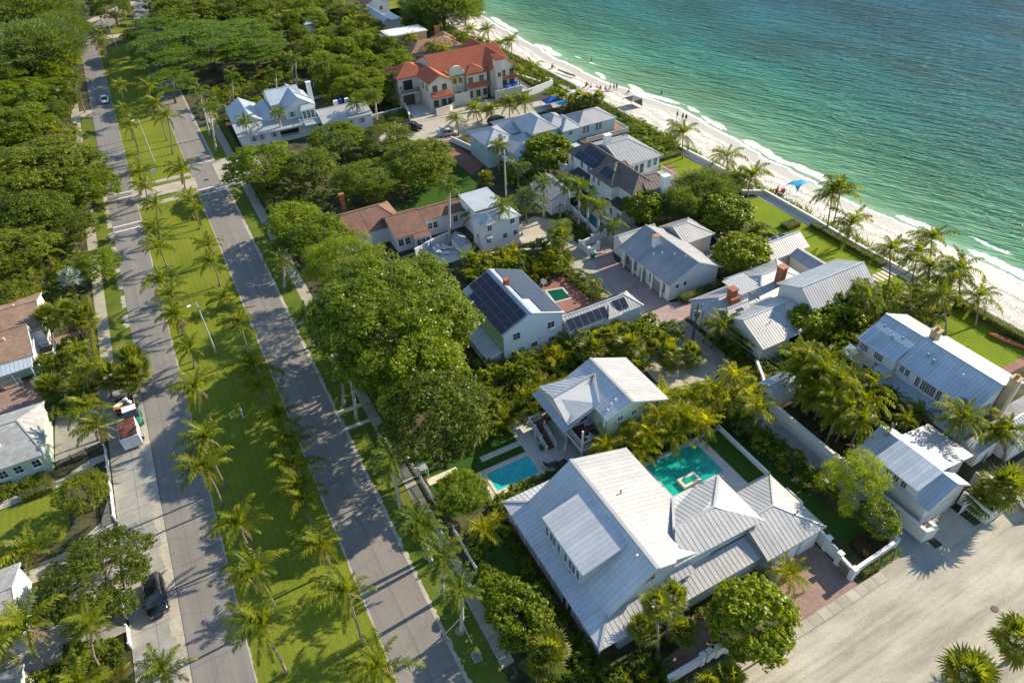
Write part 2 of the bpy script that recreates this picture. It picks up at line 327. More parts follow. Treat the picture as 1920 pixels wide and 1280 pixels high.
def crown_mesh(name, m, seed, rx, rz, leaf, nl, lobes=26, lobe_r=.36, sub=14, flat=.0, asp=.6, down=-.25, up=0., layered=False, spread=.30, lift=.35):
    """a crown built of leafy boughs: lobes -> twigs -> leaves; rz = half height"""
    rng = np.random.default_rng(seed)
    u = rng.uniform(down, 1, lobes*3); ph = rng.uniform(0, 2*np.pi, lobes*3)
    L = []
    for a, b in zip(u, ph):
        s = math.sqrt(max(0, 1-a*a)); p = np.array([s*math.cos(b), s*math.sin(b), a])
        if all(np.linalg.norm(p-q) > 1.55/math.sqrt(lobes) for q in L): L.append(p)
        if len(L) >= lobes: break
    L = np.array(L); k = len(L)
    L = L*(rng.uniform(.58, .80, k)[:, None]); lr = lobe_r*rng.uniform(.75, 1.25, k)
    # twigs on the lobes
    T = []; TN = []
    for i in range(k):
        q = rng.normal(0, 1, (sub, 3)); q[:, 2] = np.abs(q[:, 2])*.8 + q[:, 2]*.2; q += L[i]*1.2
        q /= np.linalg.norm(q, axis=1)[:, None]
        r = rng.uniform(.6, 1.08, sub)[:, None]
        if layered: q[:, 2] *= .45
        T.append(L[i] + q*lr[i]*r); TN.append(q)
    T = np.concatenate(T); TN = np.concatenate(TN)
    per = max(4, nl//len(T)); idx = np.repeat(np.arange(len(T)), per)
    off = rng.normal(0, 1, (len(idx), 3)); off /= np.linalg.norm(off, axis=1)[:, None]; off *= (rng.uniform(0, 1, len(idx))**.5)[:, None]*lobe_r*spread
    off[:, 2] *= .7
    P = T[idx] + off; Nn = TN[idx]*.6 + off/(lobe_r*spread)*.6 + np.array([0, 0, lift])
    P = P*np.array([rx, rx, rz]); 
    return quads_mesh(name, leaf_quads(P, Nn, leaf, rng, asp), m)
def wispy_mesh(name, m, seed, rx, rz, n, ln, droop=.2, up=.6):
    """needles and fine twigs: long thin blades fanned from many twigs"""
    rng = np.random.default_rng(seed)
    tw = 260; u = rng.uniform(-.5, 1, tw); ph = rng.uniform(0, 6.283, tw); s = np.sqrt(1-u*u); r = rng.uniform(.45, 1, tw)**.7
    T = np.stack([s*np.cos(ph)*r, s*np.sin(ph)*r, u*r], 1); idx = rng.integers(0, tw, n)
    d = T[idx]*1.0 + np.array([0, 0, up]) + rng.normal(0, .55, (n, 3)); d /= np.linalg.norm(d, axis=1)[:, None]
    P = T[idx]*np.array([rx, rx, rz]) + rng.normal(0, .09*rx, (n, 3))
    L = ln*rng.uniform(.6, 1.4, n)[:, None]; b = np.cross(d, rng.normal(0, 1, (n, 3))); b /= np.linalg.norm(b, axis=1)[:, None]; b *= ln*.055
    e = P + d*L; e[:, 2] -= droop*ln
    return quads_mesh(name, np.stack([P-b, P+b, e+b*.4, e-b*.4], 1), m)
def box_leaves(name, m, seed, sx, sy, sz, leaf, dens=60, bulge=.12):
    """clipped hedge: leaves over a rounded block standing on z=0"""
    rng = np.random.default_rng(abs(seed)); A = []; NN = []
    for (ax, s, w_, h_) in (('x', -1, sy, sz), ('x', 1, sy, sz), ('y', -1, sx, sz), ('y', 1, sx, sz), ('z', 1, sx, sy)):
        n = int(w_*h_*dens); a = rng.uniform(-.5, .5, n); b = rng.uniform(-.5, .5, n); o = rng.normal(0, bulge*.5, n)
        if ax == 'x': P = np.stack([s*(sx/2+o), a*sy, (b+.5)*sz], 1); q = (s, 0, .2)
        elif ax == 'y': P = np.stack([a*sx, s*(sy/2+o), (b+.5)*sz], 1); q = (0, s, .2)
        else: P = np.stack([a*sx, b*sy, sz+o], 1); q = (0, 0, 1)
        A.append(P); NN.append(np.tile(q, (n, 1)))
    P = np.concatenate(A); Nn = np.concatenate(NN)
    P[:, 2] += .08*np.sin(P[:, 0]*2.1+seed)+.06*np.sin(P[:, 1]*3.3+seed)
    return quads_mesh(name, leaf_quads(P, Nn, leaf, rng, .6), m)
def frond_mesh(name, m, seed, L=3.2, e0=45, curl=70, wid=.55, nl=24, lw=.085, droop=.5, vee=.35):
    """one feather palm leaf: midrib with drooping leaflets, growing along +X"""
    rng = np.random.default_rng(seed); V = []; n = 14
    px, pz, ang = 0., 0., math.radians(e0); pts = [(0, 0)]; angs = [ang]
    for i in range(n):
        ang -= math.radians(curl)/n*(.5+1.0*i/n); px += L/n*math.cos(ang); pz += L/n*math.sin(ang); pts.append((px, pz)); angs.append(ang)
    def at(t):
        f = t*n; i = min(int(f), n-1); g = f-i; return (pts[i][0]*(1-g)+pts[i+1][0]*g, pts[i][1]*(1-g)+pts[i+1][1]*g, angs[i])
    for i in range(n):  # midrib
        w0 = .045*(1-i/n)+.012; a, b = pts[i], pts[i+1]
        V.append([(a[0], -w0, a[1]), (a[0], w0, a[1]), (b[0], w0*.85, b[1]), (b[0], -w0*.85, b[1])])
    for s in (-1, 1):
        for k in range(nl):
            t = .13+.86*(k+rng.uniform(-.3, .3))/nl; t = min(max(t, .1), .995); x, z, a = at(t)
            ll = L*wid*.5*(math.sin(math.pi*(t*.88+.12))**.6+.08)*rng.uniform(.7, 1.2)
            fw = math.radians(54-28*t+8*math.sin(k*.9)+rng.uniform(-10, 10)); dx = math.cos(fw); dy = math.sin(fw)*s
            dz = vee*(1-t)+rng.uniform(-.12, .12)
            d1 = Vector((dx*math.cos(a)-dz*math.sin(a), dy, dx*math.sin(a)+dz*math.cos(a)))
            p0 = Vector((x, 0, z)); p1 = p0+d1*ll*.5; p2 = p1+(d1+Vector((0, 0, -droop*2*rng.uniform(.6, 1.3)))).normalized()*ll*.5
            wv = Vector((math.cos(a), 0, math.sin(a)))*lw*.5
            V.append([p0-wv*.7, p0+wv*.7, p1+wv, p1-wv]); V.append([p1-wv, p1+wv, p2+wv*.3, p2-wv*.3])
    return quads_mesh(name, np.array([[tuple(p) for p in q] for q in V]), m)
def fan_mesh(name, m, seed, R=.95, pet=.9, e0=40, blades=15, droop=.35):
    """one fan palm leaf: stalk plus a pleated fan of pointed blades"""
    rng = np.random.default_rng(seed); e = math.radians(e0); V = []
    ex = Vector((math.cos(e), 0, math.sin(e))); up = Vector((-math.sin(e), 0, math.cos(e))); sd = Vector((0, 1, 0))
    o = ex*pet; V.append([(0, -.02, 0), (0, .02, 0), tuple(o+sd*.015), tuple(o-sd*.015)])
    for k in range(blades):
        t = math.radians(-115+230*k/(blades-1)); d = ex*math.cos(t)+sd*math.sin(t)
        d = (d + up*(.22*math.cos(t)*rng.uniform(.5, 1.4))).normalized(); L = R*(1-.22*abs(t)/2)*rng.uniform(.88, 1.1)
        wv = d.cross(up).normalized()*.075*R; p1 = o+d*L*.6; p2 = p1+(d+Vector((0, 0, -droop*rng.uniform(.5, 1.6)))).normalized()*L*.42
        V.append([o-wv*.2, o+wv*.2, p1+wv, p1-wv]); V.append([p1-wv, p1+wv, p2+wv*.1, p2-wv*.1])
    return quads_mesh(name, np.array([[tuple(p) for p in q] for q in V]), m)
def rot_quads(me_list, placements, name, m):
    """join several leaves (mesh, rotation, location) into one mesh, for far or small palms"""
    A = []
    for me, mt in placements:
        co = np.empty(len(me.vertices)*3, np.float32); me.vertices.foreach_get('co', co); co = co.reshape(-1, 3)
        R_ = np.array(mt.to_3x3()); t = np.array(mt.translation); A.append((co @ R_.T + t).reshape(-1, 4, 3))
    return quads_mesh(name, np.concatenate(A), m)
FR = {}
def frondset(key, m, L, wid=.55, lw=.085, nl=24, droop=.5):
    FR[key] = [frond_mesh('frond', m, 1, L*.85, 84, 62, wid*.8, nl, lw, droop*.6), frond_mesh('frond', m, 2, L, 66, 88, wid, nl, lw, droop),
               frond_mesh('frond', m, 3, L, 42, 88, wid, nl, lw, droop), frond_mesh('frond', m, 4, L, 14, 75, wid, nl, lw, droop*1.2), frond_mesh('frond', m, 5, L*.92, -22, 50, wid*.9, nl, lw, droop*1.4)]
frondset('coconut', 'frond', 3.25, .47, .088, 32, .9); frondset('golden', 'frond_yellow', 2.8, .45, .09, 22, .8)
frondset('royal', 'frond_royal', 2.7, .55, .095, 26, .75)
def fanset(key, m, R, pet): FR[key] = [fan_mesh('fan_leaf', m, 10+i, R, pet, e, 15, d) for i, (e, d) in enumerate(((75, .2), (48, .3), (20, .45), (-12, .7), (-42, .9)))]
fanset('sabal', 'fan', .85, .75); fanset('bismarck', 'fan_silver', 1.05, .95)
DRY = frond_mesh('dry_frond', 'frond_dry', 9, 2.2, -55, 25, .4, 16, .08, .8); DRYFAN = fan_mesh('dry_leaf', 'frond_dry', 19, .7, .6, -62, 11, .6)
PLAN = {'coconut': ((0, 4), (1, 6), (2, 6), (3, 4), (4, 2)), 'golden': ((0, 3), (1, 6), (2, 6), (3, 5), (4, 2)), 'royal': ((0, 1), (1, 5), (2, 5), (3, 4), (4, 2)),
        'sabal': ((0, 6), (1, 9), (2, 9), (3, 8), (4, 6)), 'bismarck': ((0, 5), (1, 7), (2, 7), (3, 6), (4, 2))}
WIND = {'coconut': .65, 'golden': .2, 'royal': .15, 'sabal': 0, 'bismarck': 0}
def crown_places(kind, rng):
    out = []; k = rng.random()*6.28
    for v, n in PLAN[kind]:
        for _ in range(n):
            k += 2.39996+rng.uniform(-.25, .25); a = k; wnd = WIND[kind]
            a = a + wnd*math.sin(math.pi-.25-a) if wnd else a     # sea wind combs the leaves inland
            s = rng.uniform(.72, 1.14)
            mt = Matrix.Translation((0, 0, .03*(4-v))) @ Matrix.Rotation(a, 4, 'Z') @ Matrix.Rotation(rng.uniform(-.18, .18), 4, 'X') @ Matrix.Rotation(rng.uniform(-.14, .14), 4, 'Y') @ Matrix.Diagonal((s, s, s, 1))
            out.append((v, mt))
    return out
FARCROWN = {}
def far_crown(kind, i):
    if (kind, i) not in FARCROWN:
        rng = random.Random(100+i); FARCROWN[(kind, i)] = rot_quads(None, [(FR[kind][v], mt) for v, mt in crown_places(kind, rng)], 'crown', FR[kind][0].materials[0])
    return FARCROWN[(kind, i)]
NPALM = [0]
def palm(kind, b, c, cz, size, label, group, far=False, name=None):
    """a palm from trunk base b to crown point (c, cz): trunk, boot or crownshaft, and every leaf"""
    NPALM[0] += 1; rng = random.Random(NPALM[0]*17)
    nm = name or {'coconut': 'coconut_palm', 'golden': 'golden_palm', 'royal': 'royal_palm', 'sabal': 'fan_palm', 'bismarck': 'silver_palm'}[kind]
    r = root(nm, label, 'palm', (b[0], b[1], 0), 0, group)
    dx, dy = c[0]-b[0], c[1]-b[1]; n = 8; pts = []
    bow = rng.uniform(-.35, .35) if kind in ('coconut', 'golden') else rng.uniform(-.06, .06)
    for i in range(n+1):
        t = i/n; e = t**1.35 if kind in ('coconut', 'golden') else t
        pts.append((dx*e+bow*math.sin(math.pi*t), dy*e+bow*.6*math.sin(math.pi*t), cz*t))
    r0 = {'coconut': .15, 'golden': .11, 'royal': .23, 'sabal': .16, 'bismarck': .22}[kind]
    rad = [r0*(1.35-.55*min(1, t*4)-.12*t) if t < .25 else r0*(.82-.12*t+(.10*math.sin(math.pi*t) if kind == 'royal' else 0)) for t in [i/n for i in range(n+1)]]
    tm = 'trunk_royal' if kind == 'royal' else 'trunk'
    MB().tube(pts, rad, 6).obj('trunk', tm, r, smooth=True)
    top = Vector(pts[-1])
    if kind == 'royal':
        MB().tube([top, top+Vector((0, 0, .5)), top+Vector((0, 0, 1.05))], [.19, .16, .09], 7).obj('crownshaft', 'shaft', r, smooth=True); top = top+Vector((0, 0, .95))
    if far:
        o = link('crown', far_crown(kind, rng.randint(0, 2)), r, top); o.scale = (size,)*3; o.rotation_euler = (0, 0, rng.uniform(-.4, .4)); return r
    size *= rng.uniform(.80, 1.12) if kind == 'coconut' else 1
    for v, mt in crown_places(kind, rng):
        if kind == 'coconut' and rng.random() < .08: continue
        o = link('fan_leaf' if kind in ('sabal', 'bismarck') else 'frond', FR[kind][v], r)
        o.matrix_local = Matrix.Translation(top) @ Matrix.Diagonal((size, size, size, 1)) @ mt
    for q in range({'coconut': rng.randint(1, 4), 'golden': 1, 'royal': 3, 'sabal': 4, 'bismarck': 1}[kind]):
        o = link('dry_frond' if kind in ('coconut', 'golden', 'royal') else 'dry_leaf', DRY if kind in ('coconut', 'golden', 'royal') else DRYFAN, r)
        o.matrix_local = Matrix.Translation(top) @ Matrix.Rotation(rng.uniform(0, 6.28), 4, 'Z') @ Matrix.Diagonal((size, size, size, 1))
    return r
# broadleaf crowns: a few unit shapes (radius 1), leaf size small against the crown
CR = {}
def unit_crown(kind, i):
    k = (kind, i)
    if k in CR: return CR[k]
    s = 31*i+len(kind)*7
    if kind in ('casuarina',): me = wispy_mesh('crown', 'lf_casuarina', s, 1, 1, 17000, .17, .12, .8)
    elif kind == 'bamboo': me = crown_mesh('crown', 'lf_bamboo', s, .9, 1.1, .06, 16000, 26, .30, 26, asp=.3, down=-.6, spread=.5)
    elif kind == 'seagrape': me = crown_mesh('crown', 'lf_seagrape', s, 1, 1, .078, 15000, 40, .30, 40, asp=.85, spread=.26, down=-.5)
    elif kind == 'olive': me = crown_mesh('crown', 'lf_olive', s, 1, 1, .055, 13000, 24, .36, 30, asp=.4)
    elif kind == 'banyan': me = crown_mesh('crown', 'lf_banyan', s, 1, 1, .036, 32000, 46, .27, 60, down=-.2, layered=True, spread=.24)
    elif kind == 'bush': me = crown_mesh('crown', 'lf_hedge', s, 1, 1, .10, 5000, 16, .42, 20)
    elif kind == 'yellow': me = crown_mesh('crown', 'lf_yellow', s, 1, 1, .05, 17000, 34, .32, 44, layered=True, spread=.28)
    else: me = crown_mesh('crown', 'lf_'+kind, s, 1, 1, .062, 16000, 40, .30, 42, spread=.26, down=-.45)
    CR[k] = me; return me
TRUNKS = []
for _s in range(3):
    _b = MB(); _r = random.Random(_s); _b.tube([(0, 0, 0), (.02, .01, .18), (.0, .02, .42)], [.055, .042, .035], 7)
    for q in range(7):
        a = q*.9+_r.random(); e = _r.uniform(.35, .75); _b.tube([(0, .01, .22+.03*q), (.16*math.cos(a), .16*math.sin(a), .42), (e*math.cos(a), e*math.sin(a), _r.uniform(.6, .8))], [.026, .018, .006], 5)
    TRUNKS.append(_b.me('trunk', 'bark', True))
def tree(kind, x, y, h, r, label, group=None, me=None, sq=None, seed=0, name=None, cat='tree'):
    rng = random.Random(int(x*13+y*7)+seed)
    o = root(name or {'seagrape': 'sea_grape_tree', 'casuarina': 'casuarina_tree', 'bamboo': 'bamboo_clump', 'bush': 'shrub', 'banyan': 'banyan_tree', 'ficus': 'fig_tree'}.get(kind, 'broadleaf_tree'), label, cat, (x, y, 0), 0, group)
    t = link('trunk', TRUNKS[rng.randint(0, 2)], o); t.scale = (r*.95, r*.95, h*.95)
    hz = h*(.5 if kind in ('bush', 'seagrape', 'bamboo') else .42); c = link('crown', me or unit_crown(kind, rng.randint(0, 1)), o, (0, 0, h-hz*.98))
    c.scale = (r*rng.uniform(.98, 1.08), r*rng.uniform(.94, 1.05), hz); c.rotation_euler = (0, 0, rng.uniform(0, 6.28)); return o
# low planting: shrubs and clumping palms as single small plants
SH = []
for _i in range(3): SH.append(crown_mesh('foliage', 'lf_oak', 300+_i, 1, 1, .13, 2600, 12, .42, 12, down=-.1))
SHM = ['lf_oak', 'lf_ficus', 'lf_hedge', 'lf_light', 'lf_olive', 'lf_seagrape']
def areca_mesh(seed, m, L=2.2):
    rng = random.Random(seed); fs = [frond_mesh('f', m, seed*9+i, L, e, 85, .5, 15, .11, .5) for i, e in enumerate((80, 66, 50, 34))]; pl = []
    for k in range(20):
        a = k*2.4+rng.uniform(-.3, .3); q = rng.random(); v = 0 if q < .25 else 1 if q < .55 else 2 if q < .85 else 3
        rr = rng.uniform(.1, .45); pl.append((fs[v], Matrix.Translation((rr*math.cos(a), rr*math.sin(a), rng.uniform(.1, 1.1))) @ Matrix.Rotation(a, 4, 'Z')))
    me = rot_quads(None, pl, 'foliage', M[m])
    for f in fs: bpy.data.meshes.remove(f)
    return me
AR = [areca_mesh(1, 'frond'), areca_mesh(2, 'frond_yellow'), areca_mesh(3, 'frond_royal')]
ADJ = {'lf_oak': 'dark green', 'lf_ficus': 'bright green', 'lf_hedge': 'fresh green', 'lf_light': 'light green', 'lf_olive': 'grey-green', 'lf_seagrape': 'golden-green', 'lf_dune': 'pale green'}
def plant(x, y, r, h, group, pal=False, m=None, rng=random):
    i = rng.choice((0, 0, 0, 1, 2)); mm = m or rng.choice(SHM)
    o = link('clumping_palm' if pal else 'shrub', AR[i] if pal else rng.choice(SH), None, (x, y, 0 if pal else h*.42)); tag(o, None, 'palm' if pal else 'shrub', group)
    o.scale = (r*.62, r*.62, h/2.9) if pal else (r, r, h*.55); o.rotation_euler = (0, 0, rng.uniform(0, 6.28))
    if not pal: o.material_slots[0].link = 'OBJECT'; o.material_slots[0].material = M[mm]
    return o, (('green', 'yellow-green', 'deep green')[i]+' clumping palm') if pal else ADJ[mm]+' shrub'
def bed(poly, label, group, sp=1.8, r=(.8, 1.5), h=(1.2, 2.6), palms=.4, m=None, seed=1, avoid=(), far=False):
    rng = random.Random(seed); xs = [p[0] for p in poly]; ys = [p[1] for p in poly]; pts = []
    def inside(x, y):
        c = False; j = len(poly)-1
        for i in range(len(poly)):
            (xi, yi), (xj, yj) = poly[i], poly[j]
            if (yi > y) != (yj > y) and x < (xj-xi)*(y-yi)/(yj-yi)+xi: c = not c
            j = i
        return c
    for _ in range(2500):
        x, y = rng.uniform(min(xs), max(xs)), rng.uniform(min(ys), max(ys))
        if inside(x, y) and all((x-a)**2+(y-b)**2 > sp*sp for a, b in pts) and not any(a[0] < x < a[1] and a[2] < y < a[3] for a in avoid): pts.append((x, y))
    pts.sort(key=lambda p: p[1]); n = len(pts)
    for i, (x, y) in enumerate(pts):
        rr, hh, pal = rng.uniform(*r), rng.uniform(*h), rng.random() < palms
        if far: JOIN.append((x, y, rr, hh, pal, m or rng.choice(SHM), rng.uniform(0, 6.28))); continue
        o, kd = plant(x, y, rr, hh, group, pal, m, rng); k_ = min(label.find(w_) for w_ in (' in ', ' between ', ' beneath ', ' along ', ' at ', ' behind ', ' edging ', ' above ', ' on ', ' below ', ' beside ', ' by ') if w_ in label)
        q = CNT[(kd, label)] = CNT.get((kd, label), 0)+1; o['label'] = kd+label[k_:]+', %s from near end' % ORD[q-1]
        if len(o['label'].split()) > 16: print('LONG', o['label'])
JOIN = []; CNT = {}
def join_growth():
    rngn = np.random.default_rng(9); lite = [crown_mesh('f', 'lf_oak', 700+i, 1, 1, .2, 700, 8, .45, 10, down=-.1) for i in range(3)]; P = []; mats = []; idx = []
    def co(me): a = np.empty(len(me.vertices)*3, np.float32); me.vertices.foreach_get('co', a); return a.reshape(-1, 3)
    lc = [co(m_) for m_ in lite]; ac = co(AR[0]).reshape(-1, 4, 3)[::2].reshape(-1, 3)
    for (x, y, r, h, pal, mm, a) in JOIN:
        mm = 'frond' if pal else mm; V = (ac*np.array([r*.62, r*.62, h/2.9]) if pal else lc[int(x*7) % 3]*np.array([r, r, h*.55])); c_, s_ = math.cos(a), math.sin(a)
        V = np.stack([V[:, 0]*c_-V[:, 1]*s_+x, V[:, 0]*s_+V[:, 1]*c_+y, V[:, 2]+(0 if pal else h*.42)], 1); P.append(V.reshape(-1, 4, 3))
        if mm not in mats: mats.append(mm)
        idx.append(np.full(len(V)//4, mats.index(mm), np.int32))
    me = quads_mesh('undergrowth', np.concatenate(P), mats[0])
    for mm in mats[1:]: me.materials.append(M[mm])
    me.polygons.foreach_set('material_index', np.concatenate(idx)); me.update()
    tag(link('undergrowth', me), 'dense undergrowth of shrubs and palms filling the woods between the gardens', 'undergrowth', kind='stuff')
def hedge(x0, x1, y0, y1, h, label, m='lf_hedge', leaf=.13, dens=110, rz=0, group=None, name='hedge'):
    cx, cy = (x0+x1)/2, (y0+y1)/2
    o = link(name, box_leaves('foliage', m, int(cx*3+cy), x1-x0, y1-y0, h, leaf, dens), None, (cx, cy, 0)); o.rotation_euler = (0, 0, rz)
    core = MB().box(-(x1-x0)/2+.14, (x1-x0)/2-.14, -(y1-y0)/2+.14, (y1-y0)/2-.14, .0, h-.14).obj('branches', 'soil', o)
    return tag(o, label, 'hedge', group)
# ================================================================ building parts
class House:
    def __init__(s, name, label, cat, x, y, group=None):
        s.r = root(name, label, cat, (x, y, 0), 0, group); s.o = Vector((x, y, 0))
        s.wm = 'white'; s.rm = 'metal'; s.sp = .5; s.ind = True; s.npan = 0
    def L(s, p): return (p[0]-s.o.x, p[1]-s.o.y, p[2])
    def obj(s, mb, name, m, parent=None):
        mb.V = [s.L(v) for v in mb.V]; return mb.obj(name, m, parent or s.r)
    def box(s, name, m, *a, parent=None): return s.obj(MB().box(*a), name, m, parent)
    def sect(s, axis, sec, a, b, m=None, name='wall'):
        """extrude a wall section [(u,z)..] along axis from a to b"""
        P = (lambda u, z, t: (u, t, z)) if axis == 'y' else (lambda u, z, t: (t, u, z))
        k = len(sec); mb = MB(); mb.V = [P(u, z, a) for u, z in sec] + [P(u, z, b) for u, z in sec]
        mb.F = [tuple(range(k)), tuple(range(2*k-1, k-1, -1))] + [(i, i+k, (i+1) % k+k, (i+1) % k) for i in range(k)]
        return s.obj(mb, name, m or s.wm)
    def slope(s, pts, m=None, sp=None, ind=None, thick=.14, cap=False, deck='fascia', rib=.026, down=None, tile=False):
        """one roof plane: a deck, and on it the seamed panels (each a piece of its own), cut to the outline"""
        m = m or s.rm; sp = sp or s.sp; ind = s.ind if ind is None else ind
        P = [Vector(p) for p in pts]; n = Vector((0, 0, 0))
        for i in range(len(P)): a, b = P[i], P[(i+1) % len(P)]; n += Vector(((a.y-b.y)*(a.z+b.z), (a.z-b.z)*(a.x+b.x), (a.x-b.x)*(a.y+b.y)))
        n.normalize()
        if n.z < 0: P.reverse(); n = -n
        d = Vector((0, 0, -1)); d = (d - n*d.dot(n))
        if down: d = Vector(down)
        d.normalize(); c = d.cross(n)   # across the slope
        o = P[0]; q = [((p-o).dot(c), (p-o).dot(d)) for p in P]
        smin = min(a for a, _ in q); smax = max(a for a, _ in q)
        # deck
        db = MB(); k = len(P); top = [p - n*.045 for p in P]; bot = [p - n*(.045+thick) for p in P]
        db.V = [tuple(v) for v in top+bot]; db.F = [tuple(range(k)), tuple(range(2*k-1, k-1, -1))] + [(i, (i+1) % k+0, (i+1) % k+k, i+k)[::-1] for i in range(k)]
        ro = s.obj(db, 'roof', deck)
        nst = max(1, round((smax-smin)/sp)); w_ = (smax-smin)/nst
        fr = Matrix((( *c, 0), (*d, 0), (*n, 0), (0, 0, 0, 1))).transposed()
        joint = MB()
        def clip(poly, lim, sgn):
            out = []
            for i in range(len(poly)):
                a, b = poly[i], poly[(i+1) % len(poly)]; fa = (a[0]-lim)*sgn; fb = (b[0]-lim)*sgn
                if fa >= 0: out.append(a)
                if fa*fb < 0: t = fa/(fa-fb); out.append((lim, a[1]+(b[1]-a[1])*t))
            return out
        for i in range(nst):
            a0 = smin+i*w_; pl = clip(clip(q, a0+.002, 1), a0+w_-.002, -1)
            if len(pl) < 3: continue
            t0 = min(t for _, t in pl); loc = [(round(a-a0, 3), round(t-t0, 3)) for a, t in pl]
            key = (str(m), tuple(loc), tile)
            if ind and key in PANEL: me = PANEL[key]
            else:
                mb = MB(); kk = len(loc)
                if tile:   # barrel tile course: rounded ridge down the slope
                    mb.V = [(a, t, .0) for a, t in loc]; mb.F = [tuple(range(kk))]
                    tt = [t for a, t in clip(loc, w_*.5, 1)[:]] or [0]
                    cl = [t for a, t in loc]; lo = max(min(cl), 0); 
                    line = []
                    for u in range(kk):
                        a, b = loc[u], loc[(u+1) % kk]; fa, fb = a[0]-w_*.5, b[0]-w_*.5
                        if fa*fb < 0: line.append(a[1]+(b[1]-a[1])*fa/(fa-fb))
                    if len(line) >= 2: mb.tube([(w_*.5, min(line), .0), (w_*.5, max(line), .0)], w_*.3, 6)
                else:
                    mb.V = [(a, t, .0) for a, t in loc] + [(a, t, -.03) for a, t in loc]
                    mb.F = [tuple(range(kk))] + [(u, u+kk, (u+1) % kk+kk, (u+1) % kk) for u in range(kk)]
                    line = []
                    for u in range(kk):
                        a, b = loc[u], loc[(u+1) % kk]; fa, fb = a[0]-.03, b[0]-.03
                        if fa*fb < 0: line.append(a[1]+(b[1]-a[1])*fa/(fa-fb))
                    if len(line) >= 2 and max(line)-min(line) > .1: mb.box(.006, .038, min(line)+.01, max(line)-.01, .0015, rib)
                if ind: me = mb.me('roof_panel', m); PANEL[key] = me
            if ind:
                ob = link('roof_panel', me, ro); s.npan += 1
                ob.matrix_local = Matrix.Translation(Vector(s.L(o+c*a0+d*t0))) @ fr
            else:
                base = o+c*a0+d*t0; nn = len(joint.V)
                joint.V += [tuple(Vector(s.L(base+c*v[0]+d*v[1]+n*v[2]))) for v in mb.V]; joint.F += [tuple(f+nn for f in ff) for ff in mb.F]
        if not ind: tag(joint.obj('roof_tiles' if tile else 'roof_panels', m, ro), kind='stuff')
        return ro
    def cap(s, p, q, parent=None, w_=.22, m=None):
        s.obj(MB().bar(Vector(p)+Vector((0, 0, .03)), Vector(q)+Vector((0, 0, .03)), w_, .06), 'ridge_cap', m or s.rm)
    def gable(s, x0, x1, y0, y1, ze, zr, axis='y', rp=None, ze2=None, ov=.35, ovg=.25, z0=0, walls=True, skip=(), **kw):
        """gable roof whose EAVE outline is x0..x1,y0..y1; ze eave on the low-coordinate side, ze2 on the other"""
        ze2 = ze if ze2 is None else ze2
        if axis == 'y':
            rp = (x0+x1)/2 if rp is None else rp
            if walls: s.sect('y', [(x0+ov, z0), (x1-ov, z0), (x1-ov, ze2+(zr-ze2)*ov/(x1-rp)-.2), (rp, zr-.22), (x0+ov, ze+(zr-ze)*ov/(rp-x0)-.2)], y0+ovg, y1-ovg)
            if 'a' not in skip: s.slope([(x0, y0, ze), (rp, y0, zr), (rp, y1, zr), (x0, y1, ze)], **kw)
            if 'b' not in skip: s.slope([(rp, y0, zr), (x1, y0, ze2), (x1, y1, ze2), (rp, y1, zr)], **kw)
            s.cap((rp, y0, zr), (rp, y1, zr), m=kw.get('m'))
        else:
            rp = (y0+y1)/2 if rp is None else rp
            if walls: s.sect('x', [(y0+ov, z0), (y1-ov, z0), (y1-ov, ze2+(zr-ze2)*ov/(y1-rp)-.2), (rp, zr-.22), (y0+ov, ze+(zr-ze)*ov/(rp-y0)-.2)], x0+ovg, x1-ovg)
            if 'a' not in skip: s.slope([(x0, y0, ze), (x1, y0, ze), (x1, rp, zr), (x0, rp, zr)], **kw)
            if 'b' not in skip: s.slope([(x0, rp, zr), (x1, rp, zr), (x1, y1, ze2), (x0, y1, ze2)], **kw)
            s.cap((x0, rp, zr), (x1, rp, zr), m=kw.get('m'))
    def hip(s, x0, x1, y0, y1, ze, zr, axis=None, ov=.35, z0=0, walls=True, ea=None, eb=None, **kw):
        """hip roof; ea/eb = how far each ridge end is set in from the low/high end (0 makes a gable end)"""
        if walls: s.box('wall', s.wm, x0+ov, x1-ov, y0+ov, y1-ov, z0, ze-.12)
        axis = axis or ('y' if y1-y0 > x1-x0 else 'x'); mx, my = (x0+x1)/2, (y0+y1)/2
        hw = (x1-x0)/2 if axis == 'y' else (y1-y0)/2; ea = hw if ea is None else ea; eb = hw if eb is None else eb
        if axis == 'y': A = (mx, y0+ea, zr); B = (mx, y1-eb, zr)
        else: A = (x0+ea, my, zr); B = (x1-eb, my, zr)
        c00, c10, c11, c01 = (x0, y0, ze), (x1, y0, ze), (x1, y1, ze), (x0, y1, ze)
        uniq = lambda L_: [p for i, p in enumerate(L_) if i == 0 or (Vector(p)-Vector(L_[i-1])).length > .02]
        if axis == 'y': F_ = [[c00, A, B, c01], [c10, c11, B, A], [c00, c10, A], [c11, c01, B]]
        else: F_ = [[c00, c10, B, A], [c01, A, B, c11], [c00, A, c01], [c10, c11, B]]
        for i, f in enumerate(F_):
            if (i == 2 and ea < .01) or (i == 3 and eb < .01): continue
            s.slope(uniq(f), **kw)
        m = kw.get('m')
        if (Vector(A)-Vector(B)).length > .1: s.cap(A, B, m=m)
        for c_, e in ((c00, A), (c10, A if axis == 'y' else B), (c11, B), (c01, B if axis == 'y' else A)): s.cap(c_, e, m=m, w_=.16)
